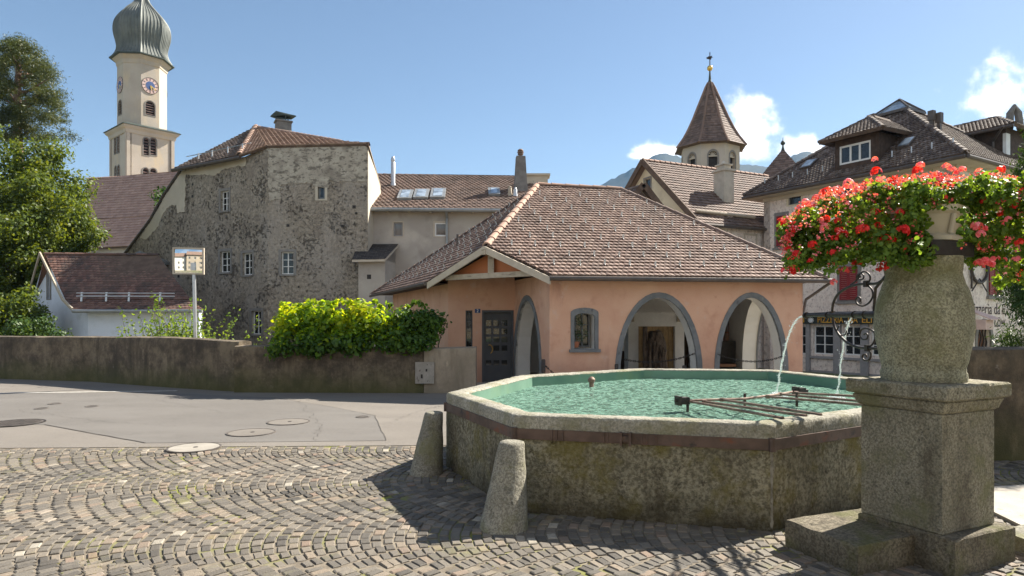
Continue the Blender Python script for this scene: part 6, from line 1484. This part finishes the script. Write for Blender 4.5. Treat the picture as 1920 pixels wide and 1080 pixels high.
# ================================================================ pizzeria
def pizzeria():
    t = thing('pizzeria_house', 'big stuccoed corner house with a steep dark tiled roof, red shutters and a pizzeria sign', 'house', (18, 32, -1.2))
    E1 = Vector((18.5,26.8,8.5)); dl = Vector((-.53,.85,0)).normalized(); dr = Vector((.85,.53,0)).normalized(); S = 10.96; E2 = E1+dl*S; E4 = E1+dr*S; E3 = E4+dl*S; ov = .75
    c1 = E1+dl*ov+dr*ov; c2 = E2-dl*ov+dr*ov; c4 = E4+dl*ov-dr*ov; c3 = E3-dl*ov-dr*ov
    VF = VP(c2, c1); VS = VP(c1, c4); zt = 8.42; mb = MB(); hf = []; hs = []; fins = []
    def rc(vp, x0, x1, y0, y1): 
        u0, z1 = vp.uz(x0, y0); u1, z0 = vp.uz(x1, y1); zc = vp.uz((x0+x1)/2, y0)[1], vp.uz((x0+x1)/2, y1)[1]; return u0, u1, zc[1], zc[0]
    up = [(1478,1502,362,383),(1572,1598,349,371),(1654,1678,333,356)]
    for a in up: r = rc(VF,*a); hf.append(rect(*r)); fins.append((VF, r, 1, 1, 'window_stone', 'small attic window under the eave', .1))
    gw = [(1490,1513.5,611,664),(1525,1563.5,611,664.5),(1581.5,1614,611.5,666),(1633,1664,612,667)]
    for a in gw: r = rc(VF,*a); hf.append(rect(*r)); fins.append((VF, r, 2, 0, 'white_paint', 'white framed ground floor window under the pizzeria sign', .16))
    u1f, z1f = VF.uz(1575,505); 
    wallmesh(mb, VF, rect(0,VF.len,-1.2,zt), hf, .4, 0, 0)
    ar = rc(VS,1832,1858,606,662); aa = arch(ar[0],ar[1],ar[2],ar[3]-.7,ar[3],14); hs.append(aa); wallmesh(mb, VS, rect(0,VS.len,-1.2,zt), hs, .4, 0, 0); V3 = VP(c4,c3); V4 = VP(c3,c2); wallmesh(mb, V3, rect(0,V3.len,-1.2,zt),[],.4); wallmesh(mb, V4, rect(0,V4.len,-1.2,zt),[],.4)
    mb.build('wall', 'pizza_stucco', t)
    for vp, r, c, rw, sm, lab, sw in fins:
        if rw == 0: window(t, vp, *r, 2, 1, .06, .14, 'white_paint', 'pane', hz=[.33,.66], label=None)
        else: window(t, vp, *r, 1, 1, .05, .1, 'window_stone', 'pane', surround=(sw,'yellow_plaster'))
    # pilasters, sill band, plinth
    mb = MB()
    for x0, x1 in ((1513.5,1520.5),(1565,1578),(1616,1630),(1666,1680),(1480,1488)):
        u0 = VF.uz(x0,640)[0]; u1 = VF.uz(x1,640)[0]; vbox(mb, VF, u0,u1,-1.0,VF.uz(1560,607)[1],.14,-.05)
    mb.build('pilaster', 'grey_pilaster', t); mb = MB(); zs = VF.uz(1545,668)[1]; 
    for a, b in ((1521,1564.5),(1579,1615.5),(1631,1665.5)): vbox(mb, VF, VF.uz(a,640)[0],VF.uz(b,640)[0],zs-.12,zs,.10,-.02)
    for a, b in ((1521,1564.5),(1579,1615.5),(1631,1665.5)): vbox(mb, VF, VF.uz(a,640)[0],VF.uz(b,640)[0],-1.1,VF.uz(1545,695)[1],.06,-.02,0)
    mb.build('sill_band', 'grey_pilaster', t)
    zb0 = VF.uz(1560,607)[1]; zb1 = VF.uz(1560,593.5)[1]; ua = VF.uz(1470,600)[0]; ub = VF.uz(1690,600)[0]; mb = MB(); vbox(mb, VF, ua,ub,zb0,zb1,.22,.1); sg = mb.build('sign_board', 'sign_green', t)
    mb = MB(); vbox(mb, VF, ua-.1,ub+.1,zb1+.005,zb1+.10,.34,.0); mb.build('sign_canopy', 'gutter', sg)
    zc = (zb0+zb1)/2
    for s, x0, x1 in (('PIZZERIA',1538,1586),('DA',1595,1613),('ELI',1621.5,1640),('ELI',1496,1513)):
        u0 = VF.uz(x0,600)[0]; u1 = VF.uz(x1,600)[0]; text(s, VF, (u0+u1)/2, zc, .30, 'gold_letter', sg, 'lettering', .235, .006, fit=u1-u0)
    mb = MB(); uc = VF.uz(1525.5,600)[0]
    for k in range(6): a = k*PI/6; mb.beam(VF.P(uc-.14*math.cos(a)*1.2,zc-.14*math.sin(a),.235), VF.P(uc+.14*math.cos(a)*1.2,zc+.14*math.sin(a),.235), .035,.01, up=(VF.n.x,VF.n.y,0))
    mb.build('snowflake_emblem', 'sign_white', sg)
    # shutters
    def shut(vp, x0, x1, y0, y1, lab, slats=True):
        u0, u1, z0, z1 = rc(vp,x0,x1,y0,y1); mb = MB(); um = (u0+u1)/2
        for a, b in ((u0,um-.01),(um+.01,u1)):
            ring(mb, vp, rect(a,b,z0,z1), rect(a+.06,b-.06,z0+.06,z1-.06), .07,.02); n = 16; h = (z1-z0-.12)/n
            for i in range(n): vbox(mb, vp, a+.06,b-.06,z0+.06+h*i+.01,z0+.06+h*(i+1)-.005,.055,.03)
        mb.build('shutter', 'shutter_red', t, label=lab); mb = MB(); ring(mb, vp, rect(u0-.16,u1+.16,z0-.14,z1+.2), rect(u0,u1,z0,z1), .018,-.05); vbox(mb, vp, u0-.2,u1+.2,z0-.2,z0-.08,.12,-.02); mb.build('shutter_frame', 'window_stone', t)
    shut(VF, 1575.5,1608,500,562,'closed red shutters above the pizzeria sign'); shut(VF, 1457,1474,405,461,'narrow red shutter high at the left of the stucco front'); shut(VF, 1484,1500,505,562,'red shutter partly behind the pink roof eave')
    shut(VS, 1853,1875,498,553,'louvred red shutters on the side wall above the lettering')
    # side wall: lettering, arched gate, emblem
    def ptx(s, x0, x1, py, size, nat):
        u0, z = VS.uz(x0,py); u1, _ = VS.uz(x1,py); z = VS.uz((x0+x1)/2,py)[1]; text(s, VS, (u0+u1)/2, z, size, 'lettering_dark', t, 'wall_lettering', .012, .002, fit=u1-u0)
    ptx('Pizzeria da E', 1819, 1884, 580, .52, 6.4); ptx('Löw', 1864, 1884, 604, .5, 2.0)
    mb = MB(); ring(mb, VS, arch(ar[0]-.2,ar[1]+.2,ar[2],ar[3]-.7,ar[3]+.2,14), aa, .03,-.05); vbox(mb, VS, ar[0],ar[1],ar[2],ar[3],-.30,-.34,1)
    m = (ar[0]+ar[1])/2
    for i in range(5): u = ar[0]+(ar[1]-ar[0])*(i+.5)/5; mb.tube([VS.P(u+.08*math.sin(q*1.3+i),ar[2]+(ar[3]-ar[2]-.1)*q/8,-.15) for q in range(9)], .035, 5, mi=2)
    mb.build('arched_gate', ['window_stone','brown_frame','wrought_iron'], t)
    mb = MB(); c = VS.uz(1832,508); u0 = VS.uz(1817,508)[0]; pts = [VS.P(c[0]+.75*math.cos(a), c[1]+.62*math.sin(a)+.1, .1) for a in np.linspace(0,2*PI,26)]; mb.tube(pts, .07, 7); mb.tube([VS.P(c[0]-.7,c[1]-.9,.1),VS.P(c[0],c[1]-.35,.1),VS.P(c[0]+.7,c[1]-.9,.1)], .03, 6); mb.tube([VS.P(u0,c[1]+1.4,.1),VS.P(u0,c[1]-.8,.1)], .04, 6)
    mb.build('wreath_emblem', 'wrought_iron', t)
    mb = MB(); u0, z0 = VS.uz(1822,594); u1, z1 = VS.uz(1838,585); mb.slab([VS.P(u0-.4,z0-.1,.9),VS.P(u1-.2,z0-.1,.9),VS.P(u1-.5,z1+.1,.02),VS.P(u0-.4,z1+.1,.02)], (0,0,-.05)); vbox(mb, VS, u0-.4,u1-.5,z0-.55,z0-.12,.7,0); mb.build('lantern_awning', 'awning', t)
    # roof
    T = E1+(dl+dr)*(S/2); T.z = 8.5+.8*S/2; up_ = Vector((0,0,.04))
    roof(t, [[E2,E1,T],[E1,E4,T]], ('roof_under','tiles_dark','tiles_dark'), [(E1+up_,T+up_),(E2+up_,T+up_),(E4+up_,T+up_)], .16,.17,.20,.02,.045,.15,hooks=0)
    mb = MB(); mb.add([E4,E3,T],[(0,1,2)]); mb.add([E3,E2,T],[(0,1,2)]); mb.build('rear_roof','tiles_dark',t)
    mb = MB(); mb.slab([p+Vector((0,0,-.17)) for p in (E1,E4,E3,E2)], (0,0,-.05)); mb.build('soffit', 'soffit', t)
    mb = MB(); g = Vector((0,0,-.12)); mb.tube([E2+g-dr*.08,E1+g-dr*.08], .085, 8); mb.tube([E1+g-dl*.08,E4+g-dl*.08], .085, 8); mb.build('gutter', 'gutter', t)
    mb = MB(); oF, uF, vF, nF = basis([E2,E1,T]); oR, uR, vR, nR = basis([E1,E4,T])
    for f in np.linspace(.08,.93,12):
        p = E2.lerp(E1, f)+vF*.9+nF*.08; mb = MB(); mb.beam(p, p+Vector((0,0,.28)), .05,.03); mb.build('snow_guard', 'steel', t)
    # cornice under eave
    mb = MB(); 
    for vp in (VF, VS): vbox(mb, vp, 0,vp.len,zt-.32,zt-.12,.10,-.01)
    mb.build('cornice', 'soffit', t)
    def skyl(quad, o, u_, v_, n_, lab):
        P_ = [hitp(x,y,o,n_) for x, y in quad]; mb = MB(); mb.slab([p+n_*.14 for p in P_], -n_*.14); f = mb.build('skylight', 'gutter', t, label=lab); c = sum(P_, Vector())/4; mb = MB(); mb.slab([c+(p-c)*.8+n_*.155 for p in P_], -n_*.01); mb.build('glass', 'skylight', f)
    skyl([(1500,320),(1521,315),(1536,300),(1515,304)], oF,uF,vF,nF, 'skylight left of the dormer'); skyl([(1681,282),(1705,277),(1720,259),(1699,263)], oF,uF,vF,nF, 'skylight right of the dormer')
    # front dormer
    a = hitp(1566,322,oF,nF); b = hitp(1646,304,oF,nF); dn = -dr; up3 = Vector((0,0,1)); L_ = (b-a).dot(-dl); a2 = a; b2 = a+(-dl)*L_; Z1 = EYE+(HY-266)/F*a.y*1.0; VD = VP(a+dn*.02, b2+dn*.02); mb = MB(); zlo = a.z-.1; r = rc(VD,1571,1640,276,316); zt2 = Z1; r = (.22, L_-.28, zlo+.36, zt2-.30)
    wallmesh(mb, VD, rect(0,L_,zlo-.5,zt2), [rect(*r)], .2)
    for q in (a2, b2): mb.slab([Vector((q.x,q.y,zlo-.4))+dn*0, Vector((q.x,q.y,zt2)), Vector((q.x,q.y,zt2))+dr*3.2, Vector((q.x,q.y,zlo-.4))+dr*1.0], -dl*.08)
    dm = mb.build('dormer', 'dark_wood', t, label='wide dormer with a white three part window'); window(dm, VD, *r, 3, 1, .09, .06, 'white_paint', 'pane', name='dormer_window')
    e = [a2+dn*.6+dl*.5, b2+dn*.6-dl*.6]; e = [Vector((p.x,p.y,zt2)) for p in e]; bk = [p+dr*4.4+Vector((0,0,.15)) for p in e]; mid = [e[0]*.0]; ra = e[0]+(-dl)*1.8+dr*1.7+Vector((0,0,1.15)); rb = e[1]+dl*1.6+dr*1.7+Vector((0,0,1.15)); rc_ = (ra+rb)/2+dr*3
    rc2 = Vector(((ra.x+rb.x)/2,(ra.y+rb.y)/2,ra.z))+dr*3.0; roof(dm, [[e[0],e[1],rb,ra],[e[1],bk[1],rb+dr*1.4,rb],[bk[0],e[0],ra,ra+dr*1.4]], ('roof_under','tiles_dark','tiles_dark'), [(e[1],rb),(e[0],ra),(ra,rb)], .14,.17,.2,.02,.045,.12, name='dormer_roof')
    # right dormer on the side slope
    a = hitp(1886,291,oR,nR); L_ = 4.2; VD2 = VP(a+dl*L_, a); zt3 = EYE+(HY-238)/F*a.y; zlo = a.z-.6; mb = MB(); vbox(mb, VD2, 0,L_,zlo,zt3,0,-3.2); d2 = mb.build('dormer', 'dark_wood', t, label='large dark boarded dormer on the right hand slope')
    q0 = VD2.P(-.8,zt3,.45); q1 = VD2.P(L_+.5,zt3,.45); q2 = VD2.P(L_-1.0,zt3+1.0,-1.6); q3 = VD2.P(-.8,zt3+1.0,-1.6); q4 = VD2.P(L_+.5,zt3,-3.65); roof(d2, [[q0,q1,q2,q3],[q1,q4,q2]], ('roof_under','tiles_dark','tiles_dark'), [(q3,q2),(q1,q2)], .14,.17,.2,.02,.045,.12, name='dormer_roof')
    mb = MB(); mb.tube([q0+Vector((0,0,-.1)),q1+Vector((0,0,-.1))], .08, 8); mb.tube([q1+Vector((-.5,0,-.15)), VD2.P(L_-.5,zt3-.6,.1), VD2.P(L_-.5,zlo,.1)], .06, 8); mb.build('dormer_gutter', 'gutter', d2)
    mb = MB(); vbox(mb, VD2, L_-.12,L_+.03,zlo,zt3-.3,.03,-.4); mb.build('dormer_trim', 'white_paint', d2)
    # chimney pipes, lantern, arched chimney
    for px, yt, yb, l in ((1747,208,240,'left square chimney pipe on the ridge'),(1761,212,246,'right square chimney pipe on the ridge')):
        p = hitp(px,yb,oR,nR); z_ = EYE+(HY-yt)/F*p.y; mb = MB(); mb.box((p.x,p.y,(p.z+z_)/2-.2),(.15,.15,z_-p.z+.4),.5); mb.box((p.x,p.y,z_-.22),(.25,.25,.45),.5); mb.build('chimney_pipe', 'gutter', t, label=l)
    q = T+Vector((0,0,-.55)); mb = MB(); mb.lathe((q.x,q.y,q.z), [(1.25,0),(1.25,.14)], 4, math.atan2(dr.y,dr.x)+PI/4); 
    for i in range(4): a_ = math.atan2(dr.y,dr.x)+PI/4+i*PI/2; mb.tube([(q.x+1.2*math.cos(a_),q.y+1.2*math.sin(a_),q.z+.16),(q.x,q.y,q.z+.9)], .05, 5)
    ln = mb.build('roof_lantern', 'gutter', t, label='glazed pyramid lantern on the roof peak'); mb = MB(); mb.lathe((q.x,q.y,q.z+.15), [(1.12,0),(.02,.68)], 4, math.atan2(dr.y,dr.x)+PI/4); mb.build('glass', 'skylight', ln)
    D = 34; p = W(1900,250,D); mb = MB(); pts = [W(1886,262,D),W(1893,240,D),W(1894,212,D),W(1901,201,D),W(1909,212,D),W(1913,240,D),W(1925,262,D)]; mb.tube(pts, .17, 8); mb.box((p.x,p.y,p.z-.9),(1.1,.6,1.0)); mb.build('arched_chimney', 'concrete_chimney', t)
pizzeria()
# ================================================================ trees on the left, hills
def big_tree():
    t = thing('broadleaf_tree', 'large rounded green broadleaf tree at the left edge', 'tree', (-23.6, 31, -1)); c = (-23.9,31,5.3); C, Rr = crown_centers(c, (4.1,3.6,5.9), 240, .55, 1.1, .55, 11, .2)
    C2, R2 = crown_centers((-25.5,30.5,2.5), (3.2,2.5,3.2), 50, .5, .9, .4, 12, .2); P, Nn = clumps(C+C2, Rr+R2, 760, .8, .6); V, k = leaves(P, Nn, .15, 'leaf', .7, .5); fast_mesh('crown', V, k, 'leaf_big', t); tree_trunk(t, (-23.6,31,-1), (-23.7,31,8), .4, C, 'bark', 12)
big_tree()
def pine():
    t = thing('pine_tree', 'tall dark conifer with a bare reddish upper trunk behind the broadleaf tree', 'tree', (-30, 41, -1)); rg = np.random.default_rng(8); C = []; Rr = []
    D = 41
    for i in range(200):
        f = rg.random()**.9; y = 75+f*190; hw = 20+75*f**.75; px = 42+rg.uniform(-1,1)*hw-(8 if y < 110 else 0); p = W(px, y, D+rg.normal(0,1.3)); 
        if abs(px-34) < 9 and 100 < y < 185 and p.y < D+.8: continue
        C.append(tuple(p)); Rr.append(rg.uniform(.35,.85))
    P, Nn = clumps(C, Rr, 800, .6, .8); V, k = leaves(P, Nn*.4+np.array([0,0,.5]), .17, 'narrow', .6, -.4); fast_mesh('crown', V, k, 'leaf_pine', t)
    mb = MB(); tr = [W(40,700,D),W(36,400,D),W(33,180,D),W(35,110,D),W(30,85,D)]; tr[0].z = -1; mb.tube(tr, [.5,.36,.2,.13,.05], 9)
    for c in C[::6]:
        z = c[2]-.6; f = min(1, max(0, (z-tr[1].z)/(tr[3].z-tr[1].z))); s = tr[1].lerp(tr[3], f); mb.tube([s, Vector(c)], [.09,.02], 5)
    mb.build('trunk', 'pine_bark', t, smooth=50)
pine()
def shrubs():
    for name, lab, c, rad, n, m, sz, seed in (('shrub','dark green shrub against the gable of the white house',(-15.9,22.0,.7),(1.05,.8,1.25),48,'leaf_shrub',.10,3),('shrub','rounded light clipped bush at the left edge above the street wall',(-17.3,21.2,.7),(.75,.7,.75),24,'leaf_willow',.07,4),('shrub','tall dark leafy bush under the broadleaf tree',(-19.3,25.5,1.3),(1.6,1.2,2.0),60,'leaf_big',.13,5),('shrub','low dark bush right beside the white wall',(-14.9,21.6,.35),(.55,.5,.8),22,'leaf_shrub',.09,6),
                                              ('tree','distant green tree between the bell tower and the rubble house',(-29.8,58,11.0),(1.8,1.5,3),30,'leaf_shrub',.3,7)):
        t = thing(name, lab, 'tree' if name == 'tree' else 'shrub', (c[0],c[1],-1)); C, Rr = crown_centers(c, rad, n, rad[0]*.22, rad[0]*.4, .4, seed); P, Nn = clumps(C, Rr, 24/sz**2*.55, .85, .7); V, k = leaves(P, Nn, sz, 'leaf', .7); fast_mesh('foliage', V, k, m, t)
        mb = MB(); mb.tube([(c[0],c[1],-1),(c[0],c[1],c[2])], [.08,.03], 7); mb.build('stem', 'bark', t)
shrubs()
def hills():
    pts = [(-400,470),(200,430),(700,400),(900,385),(1040,372),(1100,361),(1130,346),(1165,328),(1200,310),(1228,291),(1245,288),(1262,292),(1290,301),(1330,306),(1390,308),(1440,313),(1470,305),(1490,290),(1508,285),(1535,291),(1570,304),(1620,312),(1750,330),(1950,345),(2300,360)]
    n = 420; m = 26; vs = []
    for i in range(n):
        px = -400+2700*i/(n-1)
        for a, b in zip(pts, pts[1:]):
            if a[0] <= px <= b[0]: yy = a[1]+(b[1]-a[1])*(px-a[0])/(b[0]-a[0]); break
        top = EYE+(HY-yy)/F*2600
        for j in range(m):
            f = j/(m-1); D = 1500+1100*f; x = (px-960)/F*D; z = -5+(top+5)*f**1.1; q = Vector((x/260, D/260, 0)); z += 25*mnoise.noise(q)*(f*(1-f))*4+(4*mnoise.noise(Vector((x/16,D/16,1)))+5*abs(mnoise.noise(Vector((x/7,D/7,4)))))*(.3+f); vs.append((x, D, z))
    mb = MB(); mb.add(vs, [(i*m+j, (i+1)*m+j, (i+1)*m+j+1, i*m+j+1) for i in range(n-1) for j in range(m-1)]); o = mb.build('hills', 'forest', smooth=180); struct(o)
hills()

# ================================================================ houses across the square, behind the camera
def far_side_house(x0, x1, y, h, m, label):
    t = thing('town_house', label, 'house', ((x0+x1)/2, y, 0), 'houses across the square'); vp = VP((x1, y), (x0, y)); hs = []; n = int((x1-x0)/2.4)
    for i in range(n):
        for f in range(int(h/2.9)): u = (i+.5)*(x1-x0)/n; hs.append((u-.5, u+.5, 1.0+2.9*f, 2.4+2.9*f))
    mb = MB(); wallmesh(mb, vp, rect(0, x1-x0, -.1, h), [rect(*r) for r in hs], .4); mb.slab([(x0,y-.45,-.1),(x1,y-.45,-.1),(x1,y-8,-.1),(x0,y-8,-.1)], (0,0,h+.1)); mb.build('wall', m, t)
    for r in hs: window(t, vp, *r, 2, 3, .06, .15)
    mb = MB(); mb.slab([(x0-.4,y+.5,h-.1),(x1+.4,y+.5,h-.1),(x1+.4,y-4,h+3),(x0-.4,y-4,h+3)], (0,0,-.15)); mb.slab([(x0-.4,y-8.5,h-.1),(x1+.4,y-8.5,h-.1),(x1+.4,y-4,h+3),(x0-.4,y-4,h+3)], (0,0,-.15)); mb.build('roof', 'tiles_brown', t)
far_side_house(-24, -12, -13, 8.5, 'white_plaster', 'white town house across the square with rows of windows')
far_side_house(-11.5, 2, -12, 9.5, 'cream_plaster', 'cream town house across the square with rows of windows')
far_side_house(2.5, 15, -13, 8.0, 'yellow_plaster', 'pale yellow town house across the square with rows of windows')

def haze():
    m = bpy.data.materials.new('haze'); m.use_nodes = True; t = m.node_tree; t.nodes.clear(); o = N(t, 'ShaderNodeOutputMaterial'); v = N(t, 'ShaderNodeVolumePrincipled')
    v.inputs['Color'].default_value = (.34,.62,1,1); v.inputs['Density'].default_value = .00009; v.inputs['Anisotropy'].default_value = 0; t.links.new(v.outputs[0], o.inputs['Volume']); MATS['haze'] = m
    mb = MB(); mb.box((0,0,352),(6000,5440,716)); q = mb.build('haze', 'haze'); q['label'] = 'thin bluish summer haze over the valley'; q['category'] = 'haze'; q['kind'] = 'stuff'
haze()
